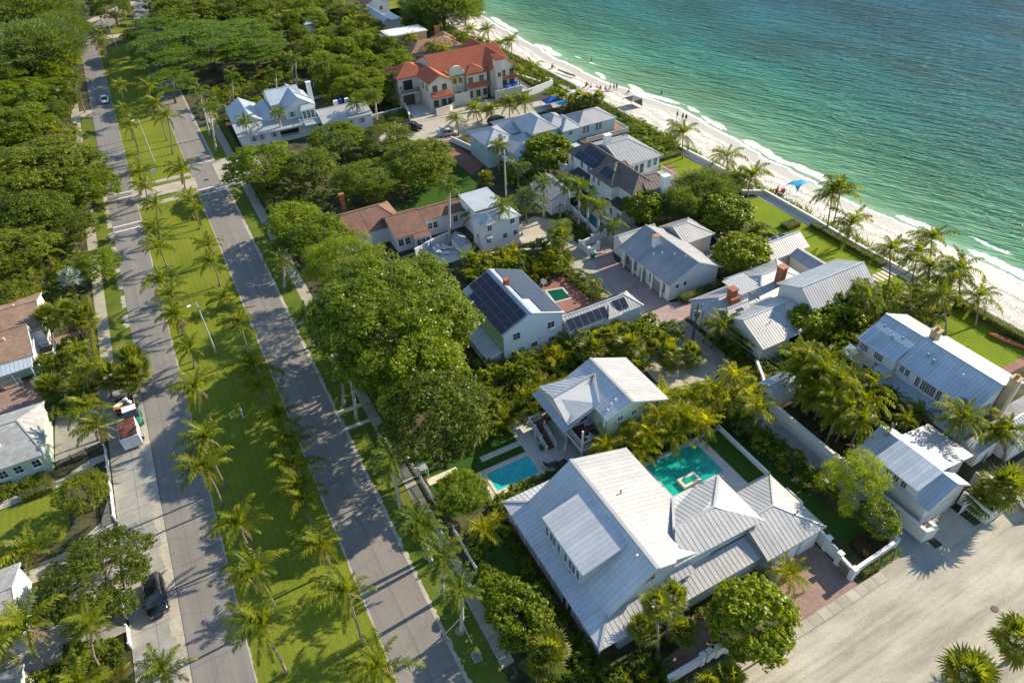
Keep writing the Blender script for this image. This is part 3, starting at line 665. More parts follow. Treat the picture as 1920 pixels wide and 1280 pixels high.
    def window(s, x, y, z, f, w_=1., h=1.2, nx=2, ny=2, fm='white', name='window', gm='glass'):
        key = (w_, h, nx, ny, fm, gm)
        if key not in WIN:
            mb = MB(); t = .07
            mb.box(-w_/2-t, w_/2+t, -.07, 0, h/2, h/2+t).box(-w_/2-t, w_/2+t, -.07, 0, -h/2-t, -h/2).box(-w_/2-t, -w_/2, -.07, 0, -h/2, h/2).box(w_/2, w_/2+t, -.07, 0, -h/2, h/2)
            for i in range(1, nx): u = -w_/2+w_*i/nx; mb.box(u-.02, u+.02, -.045, -.024, -h/2, h/2)
            for i in range(1, ny): u = -h/2+h*i/ny; mb.box(-w_/2, w_/2, -.05, -.046, u-.02, u+.02)
            mb.box(-w_/2-.12, w_/2+.12, -.13, 0, -h/2-t-.06, -h/2-t-.002)
            WIN[key] = (mb.me('window', fm), MB().box(-w_/2, w_/2, -.02, 0, -h/2, h/2).me('pane', gm))
        o = link(name, WIN[key][0], s.r, s.L((x, y, z))); o.rotation_euler = (0, 0, math.radians({'S': 0, 'W': -90, 'E': 90, 'N': 180}[f])); link('pane', WIN[key][1], o); return o
    def windows(s, L_, f, z, const, **kw):
        for u in L_: s.window(*((u, const) if f in 'SN' else (const, u)), z, f, **kw)
    def shutter(s, x, y, z, f, w_=.4, h=1.2, m='white', gap=.6):
        for sg in (-1, 1):
            mb = MB().box(-w_/2, w_/2, -.06, 0, -h/2, h/2)
            for q in range(5): mb.box(-w_/2+.04, w_/2-.04, -.075, -.061, -h/2+.08+q*h/5.2, -h/2+.08+q*h/5.2+.09)
            o = mb.obj('shutter', m, s.r); a = math.radians({'S': 0, 'W': -90, 'E': 90, 'N': 180}[f]); o.rotation_euler = (0, 0, a)
            o.location = s.L((x+math.cos(a)*sg*gap, y+math.sin(a)*sg*gap, z))
    def chimney(s, x, y, z0, z1, w_=.9, d=.7, m='white', pot='terracotta', capm=None):
        c = s.box('chimney', m, x-w_/2, x+w_/2, y-d/2, y+d/2, z0, z1)
        s.box('chimney_cap', capm or m, x-w_/2-.1, x+w_/2+.1, y-d/2-.1, y+d/2+.1, z1, z1+.12, parent=None)
        if pot: s.obj(MB().disc(x, y, z1+.12, z1+.55, .22, 10, .17), 'chimney_pot', pot)
    def vent(s, x, y, z, h=.5, r=.06, m='white'): s.obj(MB().disc(x, y, z-.3, z+h, r, 7).disc(x, y, z+h, z+h+.06, r*1.6, 7), 'vent_pipe', m)
    def solar(s, p, c, d, nu, nv, pw=1.0, ph=1.65, gap=.03, skip=()):
        """solar panels from corner p, along unit vectors c (across) and d (down the slope)"""
        c = Vector(c).normalized(); d = Vector(d); d = (d-c*d.dot(c)).normalized(); n = c.cross(d)
        if n.z < 0: p = Vector(p)+c*(nu*pw); c = -c; n = -n
        k = (pw, ph)
        if k not in SOL: SOL[k] = (MB().box(0, pw-gap, 0, ph-gap, -.035, 0).me('solar_panel', 'solar_frame'), MB().box(.03, pw-gap-.03, .03, ph-gap-.03, .001, .006).me('cells', 'solar'))
        fr = Matrix(((*c, 0), (*d, 0), (*n, 0), (0, 0, 0, 1))).transposed()
        for i in range(nu):
            for j in range(nv):
                if (i, j) in skip: continue
                o = link('solar_panel', SOL[k][0], s.r); o.matrix_local = Matrix.Translation(Vector(s.L(Vector(p)+c*(i*pw)+d*(j*ph)+n*.12))) @ fr; link('cells', SOL[k][1], o)
    def rail(s, pts, z, h=.95, sp=.16, m='white', parent=None, post=.12):
        for i in range(len(pts)-1):
            a, b = Vector((*pts[i], z)), Vector((*pts[i+1], z)); n = max(1, int((b-a).length/sp)); mb = MB()
            up = Vector((0, 0, 1)); mb.bar(a+up*h, b+up*h, .09, .06).bar(a+up*.12, b+up*.12, .05, .05)
            for k in range(1, n): q = a+(b-a)*k/n; mb.bar(q+up*.13, q+up*(h-.03), .035)
            s.obj(mb, 'railing', m); s.obj(MB().box(a.x-post/2, a.x+post/2, a.y-post/2, a.y+post/2, z, z+h+.12), 'post', m)
        s.obj(MB().box(b.x-post/2, b.x+post/2, b.y-post/2, b.y+post/2, z, z+h+.12), 'post', m)
PANEL = {}; WIN = {}; SOL = {}
def wall(name, label, pts, h=1.6, t=.25, m='stucco', cat='wall', cap=True, z0=0, group=None, posts=None, ph=.25):
    r = root(name, label, cat, (pts[0][0], pts[0][1], z0), 0, group); ox, oy = pts[0]
    for i in range(len(pts)-1):
        a, b = Vector((pts[i][0]-ox, pts[i][1]-oy, 0)), Vector((pts[i+1][0]-ox, pts[i+1][1]-oy, 0)); e = (b-a).normalized()*(t*.5-.003 if i < len(pts)-2 else 0)
        MB().bar(a+Vector((0, 0, h/2)), b+e+Vector((0, 0, h/2)), t, h).obj('panel', m, r)
        if cap: MB().bar(a+Vector((0, 0, h+.035)), b+e+Vector((0, 0, h+.035)), t+.1, .07-.004*(i % 2)).obj('coping', m, r)
    if posts is not None:
        for k, p in enumerate(posts): MB().box(p[0]-ox-.22, p[0]-ox+.22, p[1]-oy-.22, p[1]-oy+.22, 0, h+ph).box(p[0]-ox-.28, p[0]-ox+.28, p[1]-oy-.28, p[1]-oy+.28, h+ph, h+ph+.09).obj('pillar', m, r)
    return r
def picket(label, pts, h=1.0, m='white', sp=.14, group=None, name='picket_fence'):
    r = root(name, label, 'fence', (pts[0][0], pts[0][1], 0), 0, group); ox, oy = pts[0]; up = Vector((0, 0, 1)); n = 0
    for i in range(len(pts)-1):
        a, b = Vector((pts[i][0]-ox, pts[i][1]-oy, 0)), Vector((pts[i+1][0]-ox, pts[i+1][1]-oy, 0)); Ln = (b-a).length; k = max(1, round(Ln/2.2))
        MB().bar(a+up*.25, b+up*.25, .04, .08).obj('rail', m, r); MB().bar(a+up*(h-.2), b+up*(h-.2), .04, .08).obj('rail', m, r)
        for j in range(k+1): p = a+(b-a)*j/k; MB().box(p.x-.07, p.x+.07, p.y-.07, p.y+.07, 0, h+.15).obj('post', m, r)
        mb = MB(); d = (b-a).normalized(); w_ = d*.04; q = int(Ln/sp)
        for j in range(q): p = a+(b-a)*(j+.5)/q; mb.box(p.x-.03-abs(d.x)*.02, p.x+.03+abs(d.x)*.02, p.y-.03-abs(d.y)*.02, p.y+.03+abs(d.y)*.02, .08, h-.01)
        tag(mb.obj('pickets', m, r), kind='stuff')
    return r
# ================================================================ ground, roads, beach, sea
SHORE = [(-2000, 104), (0, 104), (38, 104.4), (49, 104.4), (56, 104.5), (67, 103.4), (75, 103.4), (87, 103.6), (96, 104.2), (105, 105.2), (118.6, 105.9), (135, 103.3), (144, 101.7), (166, 101.4), (190, 102.4), (219, 103.6), (300, 106), (4000, 140)]
def xs(y):
    for (a, xa), (b, xb) in zip(SHORE, SHORE[1:]):
        if a <= y <= b:
            t = (y-a)/(b-a); t = t*t*(3-2*t) if b-a < 60 else t; return xa+(xb-xa)*t + (.35*math.sin(y*.33)+.2*math.sin(y*.9) if -50 < y < 420 else 0)
    return 104
BED = lambda y: 92.3 + .5*math.sin(y*.15)
ys_ = [-2500, -600, -120] + [-60+2.5*i for i in range(200)] + [520, 800, 1500, 3000, 6000]
def gridmesh(name, cols, rows, fn, m, attr=None, smooth=True):
    V = []; A = []
    for y in rows:
        for cidx in cols: p, a = fn(cidx, y); V.append(p); A.append(a)
    w_ = len(cols); F = [(j*w_+i, j*w_+i+1, (j+1)*w_+i+1, (j+1)*w_+i) for j in range(len(rows)-1) for i in range(w_-1)]
    me = mesh(name, V, F, m, smooth)
    if attr: at = me.attributes.new(attr, 'FLOAT', 'POINT'); at.data.foreach_set('value', A)
    return me
gm = gridmesh('ground', [0, 1], ys_, lambda c_, y: ((-3500 if c_ == 0 else 90.5, y, 0), 0), 'soil', smooth=False)
tag(link('ground', gm), kind='structure')
# beach: dry sand, tracks and wrack, wet band near the water
m, t, b = newmat('beach sand'); v = mapped(t)
sand = ramp(t, noise(t, v, .5, 6, .65), [(.3, (.58, .55, .48)), (.7, (.69, .66, .59))])
trk = noise(t, v, 2.2, 5, .8); sand = mix(t, 1.0, sand, ramp(t, trk, [(.35, (.80,)*3), (.6, (1.1,)*3)]), 'MULTIPLY')
sd = N(t, 'ShaderNodeAttribute', attribute_name='sd'); vw = mapped(t, (1, .30, 1))
wr = noise(t, vw, 1.1, 6, .75); band = ramp(t, mathn(t, 'ADD', sd.outputs['Fac'], mathn(t, 'MULTIPLY', noise(t, mapped(t), .14, 3), 3.2)), [(0, (0,)*3), (.1, (0,)*3), (1, (0,)*3)])
def bandmask(center, width, wob):
    q = mathn(t, 'ADD', sd.outputs['Fac'], mathn(t, 'MULTIPLY', mathn(t, 'SUBTRACT', noise(t, mapped(t), .16, 3), .5), wob))
    return mathn(t, 'SUBTRACT', 1, mathn(t, 'MINIMUM', 1, mathn(t, 'DIVIDE', mathn(t, 'ABSOLUTE', mathn(t, 'SUBTRACT', q, center)), width)))
bm = mathn(t, 'MAXIMUM', bandmask(-4.2, .9, 4), mathn(t, 'MULTIPLY', bandmask(-7.4, 1.6, 7), .8)); bm = mathn(t, 'MAXIMUM', bm, mathn(t, 'MULTIPLY', bandmask(-10, 1.5, 5), .6))
wm = mathn(t, 'MULTIPLY', bm, ramp(t, noise(t, v, 3.2, 4, .8), [(.46, (0,)*3), (.56, (1,)*3)]))
sand = mix(t, wm, sand, (.13, .10, .065))
wet = ramp(t, mathn(t, 'MULTIPLY_ADD', sd.outputs['Fac'], .18, 1), [(.32, (0,)*3), (.55, (1,)*3)])
sand = mix(t, wet, sand, (.42, .39, .33)); t.links.new(sand, b.inputs['Base Color'])
t.links.new(mathn(t, 'MULTIPLY_ADD', wet, -.45, .95), b.inputs['Roughness']); bump(t, b, trk, .7, .12)
M['beach'] = m
sds = [-14.5, -12, -10, -8, -7, -6, -5, -4, -3, -2, -1, 0, 1.5, 4, 10, 40, 200]
def bz(s): return .05 if s < -9.5 else (-.62 - .072*s if s < 2 else -.77 - .05*s)
def bfn(s, y):
    x = xs(y)+s if s > -14.4 else 90.3
    return (x, y, min(.06, bz(s)) + (.04*math.sin(y*.8+s) if -9 < s < -3 else 0)), s
tag(link('beach', gridmesh('beach', sds, ys_, bfn, 'beach', 'sd')), kind='structure')
# sea
CREST = math.radians(-60)
m, t, b = newmat('sea water'); v = mapped(t); sd = N(t, 'ShaderNodeAttribute', attribute_name='sd').outputs['Fac']
wob = mathn(t, 'MULTIPLY', mathn(t, 'SUBTRACT', noise(t, mapped(t, (1, .35, 1)), .09, 5, .6), .5), 14)
q = mathn(t, 'MULTIPLY', mathn(t, 'ADD', sd, mathn(t, 'MULTIPLY', wob, mathn(t, 'MINIMUM', 1, mathn(t, 'DIVIDE', sd, 20)))), 1/160)
q = mathn(t, 'POWER', mathn(t, 'MAXIMUM', q, 0.0001), .5)
colr = ramp(t, q, [(0, (.38, .40, .28)), (.11, (.19, .32, .19)), (.2, (.08, .22, .12)), (.34, (.034, .175, .115)), (.5, (.007, .115, .11)), (.72, (.003, .080, .112)), (1, (.002, .068, .120))])
pt = noise(t, mapped(t, (1, .5, 1), rot=.3), .05, 4, .6); colr = mix(t, 1.0, colr, ramp(t, pt, [(.35, (.72,)*3), (.65, (1.25,)*3)]), 'MULTIPLY')
def sband(c0, wd, wo, sc_):
    a = mathn(t, 'ADD', sd, mathn(t, 'MULTIPLY', mathn(t, 'SUBTRACT', noise(t, mapped(t, (.4, 1, 1)), sc_, 3), .5), wo))
    return mathn(t, 'MAXIMUM', 0, mathn(t, 'SUBTRACT', 1, mathn(t, 'DIVIDE', mathn(t, 'ABSOLUTE', mathn(t, 'SUBTRACT', a, c0)), wd)))
lace = noise(t, v, 1.7, 6, .75)
edge = sband(.3, .95, 1.8, .12)
br = mathn(t, 'MULTIPLY', sband(2.4, 1.7, 5, .07), ramp(t, noise(t, v, .055, 2), [(.45, (0,)*3), (.56, (1,)*3)]))
br2 = mathn(t, 'MULTIPLY', sband(6.0, .8, 4, .1), ramp(t, noise(t, mapped(t, (1, 1, 1), rot=.7), .07, 2), [(.56, (0,)*3), (.62, (1,)*3)]))
fo = mathn(t, 'MAXIMUM', mathn(t, 'MAXIMUM', edge, mathn(t, 'MULTIPLY', br, 1.3)), br2)
foam = ramp(t, mathn(t, 'MULTIPLY', fo, mathn(t, 'MULTIPLY_ADD', lace, 3.2, -.75)), [(.34, (0,)*3), (.56, (1,)*3)])
colr = mix(t, foam, colr, (.80, .81, .78)); t.links.new(colr, b.inputs['Base Color'])
t.links.new(mathn(t, 'MULTIPLY_ADD', foam, .5, .07), b.inputs['Roughness']); b.inputs['IOR'].default_value = 1.33; b.inputs['Specular IOR Level'].default_value = .14
w1 = noise(t, turned(t, CREST-.12, (.30, 1, 1)), .36, 3, .55); w2 = noise(t, turned(t, CREST, (.26, 1, 1)), .95, 3, .6); w3 = noise(t, v, 4.5, 2, .6)
hh = mathn(t, 'ADD', mathn(t, 'MULTIPLY', w1, .8), mathn(t, 'ADD', mathn(t, 'MULTIPLY', w2, .85), mathn(t, 'MULTIPLY', w3, .06)))
bn = N(t, 'ShaderNodeBump'); bn.inputs['Distance'].default_value = 2.0; t.links.new(hh, bn.inputs['Height'])
t.links.new(mathn(t, 'MINIMUM', 1.0, mathn(t, 'MULTIPLY_ADD', sd, .035, .2)), bn.inputs['Strength']); t.links.new(bn.outputs[0], b.inputs['Normal'])
fs = N(t, 'ShaderNodeFresnel'); fs.inputs['IOR'].default_value = 1.33; t.links.new(bn.outputs[0], fs.inputs['Normal'])
df = N(t, 'ShaderNodeBsdfDiffuse'); t.links.new(colr, df.inputs[0]); t.links.new(bn.outputs[0], df.inputs['Normal']); gl = N(t, 'ShaderNodeBsdfGlossy'); gl.inputs['Roughness'].default_value = .09; t.links.new(bn.outputs[0], gl.inputs['Normal'])
mx = N(t, 'ShaderNodeMixShader'); t.links.new(mathn(t, 'MULTIPLY', fs.outputs[0], mathn(t, 'MULTIPLY_ADD', foam, -.22, .26)), mx.inputs[0]); t.links.new(df.outputs[0], mx.inputs[1]); t.links.new(gl.outputs[0], mx.inputs[2]); t.links.new(mx.outputs[0], t.nodes['Material Output'].inputs[0])
t.nodes.remove(b); M['sea'] = m
sds2 = [-1.5, -.7, 0, .7, 1.5, 2.5, 4, 6, 9, 13, 18, 25, 35, 50, 75, 110, 160, 250, 500, 1200, 4500]
tag(link('sea', gridmesh('sea', sds2, ys_, lambda s, y: ((xs(y)+s, y, -.60), s), 'sea', 'sd')), kind='structure')

# the avenue: two carriageways with a planted median
Y0, Y1 = 8, 262
struct('road', rect(-13.0, -8.2, Y0, Y1), 'asphalt', .03)
struct('road', rect(2.65, 7.7, Y0, Y1), 'asphalt_old', .03)
struct('road', [(-13, 262), (-8.2, 262), (-4.3, 273), (0.9, 282), (8, 295), (14.5, 304), (24, 320), (16, 322), (6.5, 303), (0.2, 291.5), (-6.3, 284), (-12.5, 268)], 'asphalt', .034)
struct('road', [(2.65, 262), (7.7, 262), (9.4, 282), (12, 300), (8, 296), (4.6, 282)], 'asphalt', .038)
struct('cross_street', [(-8.6, 259.6), (7.6, 258.2), (7.8, 262.4), (-8, 264.6)], 'shell', .042); struct('median_lawn', [(-3.6, 265), (2.4, 264), (4.2, 282), (1.6, 281.4), (-3.4, 272.6)], 'lawn', .024); struct('side_lawn', [(-16, 236), (-13, 236), (-13, 262), (-13.4, 268), (-18, 262)], 'lawn', .026)
struct('driveway', [(-8.5, 284), (-6.4, 285.4), (1, 293), (9, 306), (5, 308), (-4, 295), (-10, 287)], 'shell', .028)
def edged(x0, x1, y0, y1, amp=.12, step=.35, sides=(1, 1)):
    """a strip whose long edges are a little ragged"""
    rg = random.Random(int(x0*10+y0)); n = int((y1-y0)/step)
    L_ = [(x0+(rg.uniform(-amp, amp) if sides[0] else 0), y0+(y1-y0)*i/n) for i in range(n+1)]; R_ = [(x1+(rg.uniform(-amp, amp) if sides[1] else 0), y0+(y1-y0)*i/n) for i in range(n+1)]
    return L_+R_[::-1]
struct('road_edge', edged(-8.2, -7.95, 10, 250, .09, sides=(0, 1)), 'shell', .016); struct('road_edge', edged(2.35, 2.65, 10, 250, .09, sides=(1, 0)), 'shell', .016)
struct('road_edge', edged(7.7, 8.1, 10, 250, .12, sides=(0, 1)), 'shell', .024)
struct('median_lawn', edged(-8.05, 2.45, 10, 134, .08), 'lawn', .020); struct('median_lawn', rect(-8.1, 2.5, 135.6, 137.2), 'lawn', .02)
struct('median_lawn', edged(-8.1, 2.5, 142.3, 143.4, .08), 'lawn', .02); struct('median_lawn', edged(-8.1, 2.5, 145, 250, .08), 'lawn', .02)
struct('cross_street', rect(-8.6, 3.0, 137.2, 142.0), 'shell', .036); struct('cross_street', [(7.2, 136.3), (16, 136.6), (16, 146), (7.2, 146.5)], 'shell', .036)
struct('path', rect(-8.1, 2.5, 134, 135.5), 'concrete', .024); struct('path', rect(-8.1, 2.5, 143.5, 144.9), 'concrete', .024)
for x0, x1, y in ((-13, -8.2, 142.4), (-13, -8.2, 140.2), (-13, -8.2, 128.6), (-13, -8.2, 126.6), (2.65, 7.7, 148.2), (2.65, 7.7, 135.6), (2.65, 7.7, 133.2)): struct('road_marking', rect(x0+.1, x1-.1, y, y+.35), 'white', .0345)
struct('verge', edged(-15.75, -13.1, 70.5, 128, .1), 'verge', .02); struct('verge', edged(-15.6, -13.1, 128, 152, .1), 'verge', .02); struct('verge', edged(-15.6, -13.1, 156, 190, .1), 'verge', .02)
struct('driveway', rect(-17.5, -13.0, 152, 156), 'paver_light', .026); struct('driveway', rect(-17.5, -13, 190, 195), 'shell', .026)
for k in range(9): struct('gravel_patch', edged(-13.65, -13.0, 96+k*5.5, 99.5+k*5.5, .25, .4, (1, 0)), 'shell', .028)
struct('sidewalk_base', rect(-17.25, -15.7, 84, 205), 'concrete', .024)
def slabs(name, x0, x1, y0, y1, nx, ny, m, z0=.0, z1=.05, gap=.03, jit=.006, seed=1):
    """paving laid slab by slab on a base sheet"""
    base = tag(MB().box(x0, x1, y0, y1, -.02, z0+.02).obj(name, 'soil'), kind='structure'); dx, dy = (x1-x0)/nx, (y1-y0)/ny; rg = random.Random(seed)
    me = MB().box(gap/2, dx-gap/2, gap/2, dy-gap/2, 0, z1-z0-.02).me('slab', m)
    for i in range(nx):
        for j in range(ny): link('slab', me, base, (x0+i*dx, y0+j*dy, z0+.02+rg.uniform(0, jit)))
    return base
slabs('sidewalk', 10.95, 12.25, 26, 68, 1, 28, 'concrete'); struct('sidewalk', rect(10.5, 12.1, 68, 134), 'concrete', .03); struct('sidewalk', rect(10.6, 12.2, 146, 185), 'concrete', .03)
struct('verge', edged(7.95, 10.95, 12, 68, .12), 'verge', .02); struct('verge', rect(7.95, 10.55, 68, 133.5), 'verge', .02); struct('verge', rect(7.95, 10.6, 148, 168), 'lawn', .02)
struct('path', rect(7.7, 11, 146.4, 148), 'concrete', .027); struct('path', [(7.7, 134.2), (11, 134), (11, 135.4), (7.7, 136)], 'concrete', .028)
struct('path', rect(7.9, 11, 63.2, 63.9), 'travertine', .028); struct('path', rect(7.9, 11, 60.2, 60.8), 'travertine', .028); struct('driveway', rect(7.7, 11, 83.6, 85), 'concrete', .03)
# concrete parking apron on the left
lot = slabs('parking_apron', -17.45, -13.03, 30, 82, 2, 17, 'concrete_lot', gap=.035, seed=3)
struct('shell_strip', edged(-13.9, -13.04, 36, 74, .3, .5, (1, 0)), 'shell', .062)
struct('driveway', rect(-19.6, -17.45, 76, 83.5), 'shell', .024); struct('driveway', [(-17.45, 81), (-13.0, 80), (-13, 84), (-17.45, 84)], 'shell', .026)
struct('side_lawn', [(-30, 60), (-22.6, 60), (-21.9, 62), (-22.3, 67.9), (-30, 67.8)], 'lawn', .02); struct('path', [(-30, 68), (-22, 68.1), (-19, 69.8), (-17.9, 69.9), (-17.9, 71), (-19.5, 71), (-22.5, 69.4), (-30, 69.2)], 'shell', .022)
struct('path', [(-30, 58.2), (-22, 58.4), (-19, 60.6), (-18, 64), (-17.8, 57), (-18.6, 55), (-30, 56.8)], 'shell', .022)
struct('driveway', rect(-30, -17.7, 46, 54.5), 'concrete_lot', .018); struct('driveway', rect(-24, -17.6, 50, 52), 'shell', .024)
struct('gravel_yard', [(-23.2, 72), (-18.3, 72.4), (-18.2, 78), (-20, 82), (-23, 82)], 'gravel', .02)
struct('patio', [(-31, 84), (-24.4, 84.2), (-24, 90.3), (-31, 90.5)], 'brick_pave', .022); struct('patio', rect(-24, -18.8, 96.4, 98.8), 'brick_pave', .02)
# right-hand properties
struct('hedge_lawn', [(13.5, 25), (17.4, 26.5), (18.3, 30), (18.0, 36.5), (15.5, 39), (13.6, 37)], 'lawn_shade', .02)
struct('side_lawn', rect(13.4, 25.0, 42.3, 52.2), 'lawn_shade', .02)
struct('pool_terrace', [(25, 43), (31, 41), (31, 50), (28.6, 52.5), (24.9, 52), (24.9, 42.3)], 'paver_light', .03)
for x0, x1, y0, y1 in ((18.5, 19.45, 42.6, 46.6), (24.75, 25.3, 42.6, 46.6), (19.45, 24.75, 45.85, 46.6)): struct('pool_coping', rect(x0, x1, y0, y1), 'paver_light', .034)
struct('pool_coping', rect(19.45, 24.75, 42.5, 43.15), 'travertine', .038); struct('pool_coping', rect(18.5, 19.1, 42.5, 46.6), 'travertine', .037)
struct('path', rect(19.9, 25, 47.7, 48.5), 'paver_light', .028); struct('path', rect(13.4, 17, 47.6, 48.6), 'travertine', .026)
struct('pool_terrace', rect(33.6, 45.9, 30.0, 38.6), 'paver_light', .028); struct('pool_lawn', rect(43.5, 45.9, 30.6, 38.2), 'lawn_shade', .036)
struct('side_lawn', [(46.3, 38.5), (46.2, 17.9), (50.0, 17.8), (50.2, 20), (48.6, 24), (47.6, 30), (48.0, 38), (47, 41)], 'lawn_shade', .022)
struct('garden_bed', rect(46.4, 50.2, 17.8, 20.2), 'mulch', .026)
struct('alley', [(51.2, 45.6), (56, 45.6), (55.4, 41.4), (52.9, 37.6), (52.9, 17), (50.6, 17), (50.5, 24), (50.7, 36)], 'concrete_lot', .03)
struct('alley', rect(50.4, 53.6, 14, 17.4), 'concrete_lot', .034)
struct('sand_street', [(-60, -40), (300, -40), (300, 14), (62, 15.2), (50.4, 15.6), (22, 15.6), (22, 8), (-60, 8)], 'street_sand', .03)
slabs('sidewalk', 33.6, 46.8, 15.45, 16.5, 11, 1, 'concrete', .03, .07, seed=5); struct('sidewalk', rect(46.8, 50.4, 15.5, 17.0), 'concrete', .05); struct('sidewalk', rect(28, 33.6, 15.75, 16.5), 'concrete', .055)
struct('driveway', [(36.4, 16.5), (43.9, 16.5), (43.9, 22.6), (37.3, 22.6)], 'brick_pave', .036); struct('driveway', rect(54.6, 59.2, 14.9, 18), 'concrete', .04)
struct('path', [(23, 18.1), (26.3, 18.2), (30, 20), (30.8, 21.8), (27.4, 21.6), (26.4, 20), (23.4, 19.8)], 'brick_pave', .03)
struct('path', [(18.4, 29.6), (18.4, 26.8), (16.0, 25.0), (14.4, 25.8), (17.2, 28.4)], 'brick_pink', .03)
struct('wall_bed', rect(22, 29, 17.9, 21.4), 'mulch', .022)
# interior lane
struct('lane', [(51.6, 45.2), (56, 45.2), (56.2, 60.5), (56.2, 74.5), (60, 79.6), (59, 80.8), (54.4, 81), (54.2, 90), (49, 92), (46.2, 88), (50.5, 82), (49.6, 75.5), (48.6, 66.5), (51.8, 60)], 'concrete', .03)
struct('lane_court', [(46.4, 86.4), (54.6, 83.4), (55.2, 90.4), (52.6, 93), (49.8, 92.5)], 'shell', .036)
struct('lane_court', [(44.8, 46.6), (51.8, 45.2), (52, 52.6), (45.2, 52.9)], 'shell', .034)
struct('brick_court', [(53.2, 74.8), (51.4, 68), (52.8, 58.4), (53.2, 46.6), (54.2, 46.4), (55.4, 48.6), (55.8, 56.8), (62, 57.6), (63, 59.4), (57, 60.8), (56.6, 74.2), (59, 79), (55, 79.4)], 'brick_pink', .040)
struct('pool_patio', [(40, 66.2), (47.4, 66), (47.4, 74.5), (40.4, 74.8)], 'brick_red', .028)
struct('street', [(39.5, 139), (45, 143.6), (56, 143.2), (62, 142.6), (70, 140), (86, 139.6), (86, 134.8), (72, 133), (60.5, 131.5), (49.8, 130.8), (45.5, 137.5)], 'shell', .03)
struct('sidewalk', [(46, 143.8), (64, 143), (72, 140.6), (72, 141.4), (64.2, 144), (46, 144.8)], 'concrete', .036)
struct('forecourt', [(50.4, 144.8), (70, 144.2), (74, 147), (68, 149), (50.4, 147)], 'shell', .026); struct('forecourt', [(51.8, 146), (57.6, 147.4), (57.4, 154), (52.2, 156)], 'paver_light', .034)
struct('driveway', [(50.6, 131), (53.2, 130.6), (54.0, 122), (54.6, 116), (50.4, 113.2), (50.2, 122)], 'brick_red', .034)
struct('side_lawn', [(37, 106), (50.2, 107.8), (50.2, 122), (46, 122), (38, 118)], 'lawn_shade', .022); struct('side_lawn', rect(28, 38.6, 104, 110), 'lawn_shade', .024)
struct('sun_terrace', rect(31.8, 36.9, 87.2, 93.6), 'paver_light', .03)
struct('pool_terrace', rect(57.6, 66, 79.6, 93), 'paver_light', .026); struct('pool_terrace', [(64, 66), (79.5, 66), (79.5, 77), (66, 78)], 'brick_pink', .024)
struct('beach_lawn', [(81.6, 88.6), (82.6, 98), (85.4, 100.4), (91.4, 101.2), (91.2, 85.8), (88, 87)], 'lawn_bright', .024)
struct('path', [(84.6, 97.8), (84.0, 95), (82.2, 93), (80.4, 91.6), (79.4, 90.2), (80, 89.4), (81.8, 90.8), (83.6, 92), (85.1, 94.4), (85.6, 97.6)], 'brick_red', .030)
struct('beach_lawn', [(81.4, 45), (83, 60), (81.4, 68), (83.6, 77.4), (86.2, 78.4), (91, 77.6), (91, 45)], 'lawn_bright', .024)
struct('beach_lawn', [(83.6, 28), (83.6, 38), (87, 39.4), (90.8, 39), (91, 28)], 'lawn_bright', .024); struct('path', [(83, 27.4), (91, 27.4), (91, 28.4), (83, 28.6)], 'brick_red', .03)
struct('pool_terrace', rect(79.6, 84.2, 147.5, 159), 'paver_light', .026)
struct('upper_lawn', [(77, 214), (86, 214), (90, 234), (90, 250), (79, 250)], 'lawn', .022); struct('garden_path', rect(47, 49.6, 142, 152), 'shell', .024)
struct('driveway', [(48, 238), (74, 244), (74, 250), (48, 246)], 'shell', .022); struct('side_lawn', rect(40, 62, 252, 290), 'lawn', .02)
struct('garden_path', rect(24, 48, 171, 173), 'shell', .022); struct('side_lawn', rect(22, 50, 173, 179), 'lawn_shade', .02)
struct('beach_path', [(64, 141), (84, 139.8), (94, 141.5), (94, 137), (84, 135.4), (74, 134)], 'shell', .028)
struct('dune', [(85.2, 139), (86, 160), (82, 200), (80, 240), (90.8, 240), (91, 158), (91.5, 143)], 'verge', .022); struct('dune', [(82, 100.5), (82.5, 120), (84, 134), (91.8, 134.5), (91.8, 101.2)], 'verge', .022)
# beach-front seawalls
wall('seawall', 'low white seawall along the beach in front of the green lawns', [(91.6, 40.6), (91.4, 58), (91.9, 66.5), (92.1, 78.2), (88.6, 80.4)], .75, .35, 'stucco')
wall('seawall', 'low white seawall below the lawn of the dark-roofed house with the lone palm', [(92.0, 81), (91.9, 92), (91.5, 101.4)], .7, .4, 'stucco')
wall('seawall', 'long low concrete seawall edging the dune beside the public beach path', [(92.2, 101.8), (92.6, 112), (92.9, 131), (93.0, 136.4)], .5, .35, 'concrete')
wall('seawall', 'far concrete seawall between the dune grass and the sand below the red-roofed house', [(93.2, 141.4), (92.8, 158), (91.6, 190)], .5, .35, 'concrete')
for k, (x0, x1) in enumerate(((86.2, 86.8), (87.1, 87.7), (88.0, 88.6), (88.9, 89.5))): tag(MB().box(x0, x1, 49.0, 50.9, .02, .07).obj('stepping_slab', 'travertine'), 'pale stepping slab in the lawn leading to the seawall gate, %s from the house' % ORD[k], 'paving slab', 'stepping slabs to the seawall')
tag(MB().box(89.8, 94.6, 48.9, 51.4, .04, .16).obj('deck', 'paver_light'), 'pale platform at the end of the stepping slabs by the seawall', 'platform')
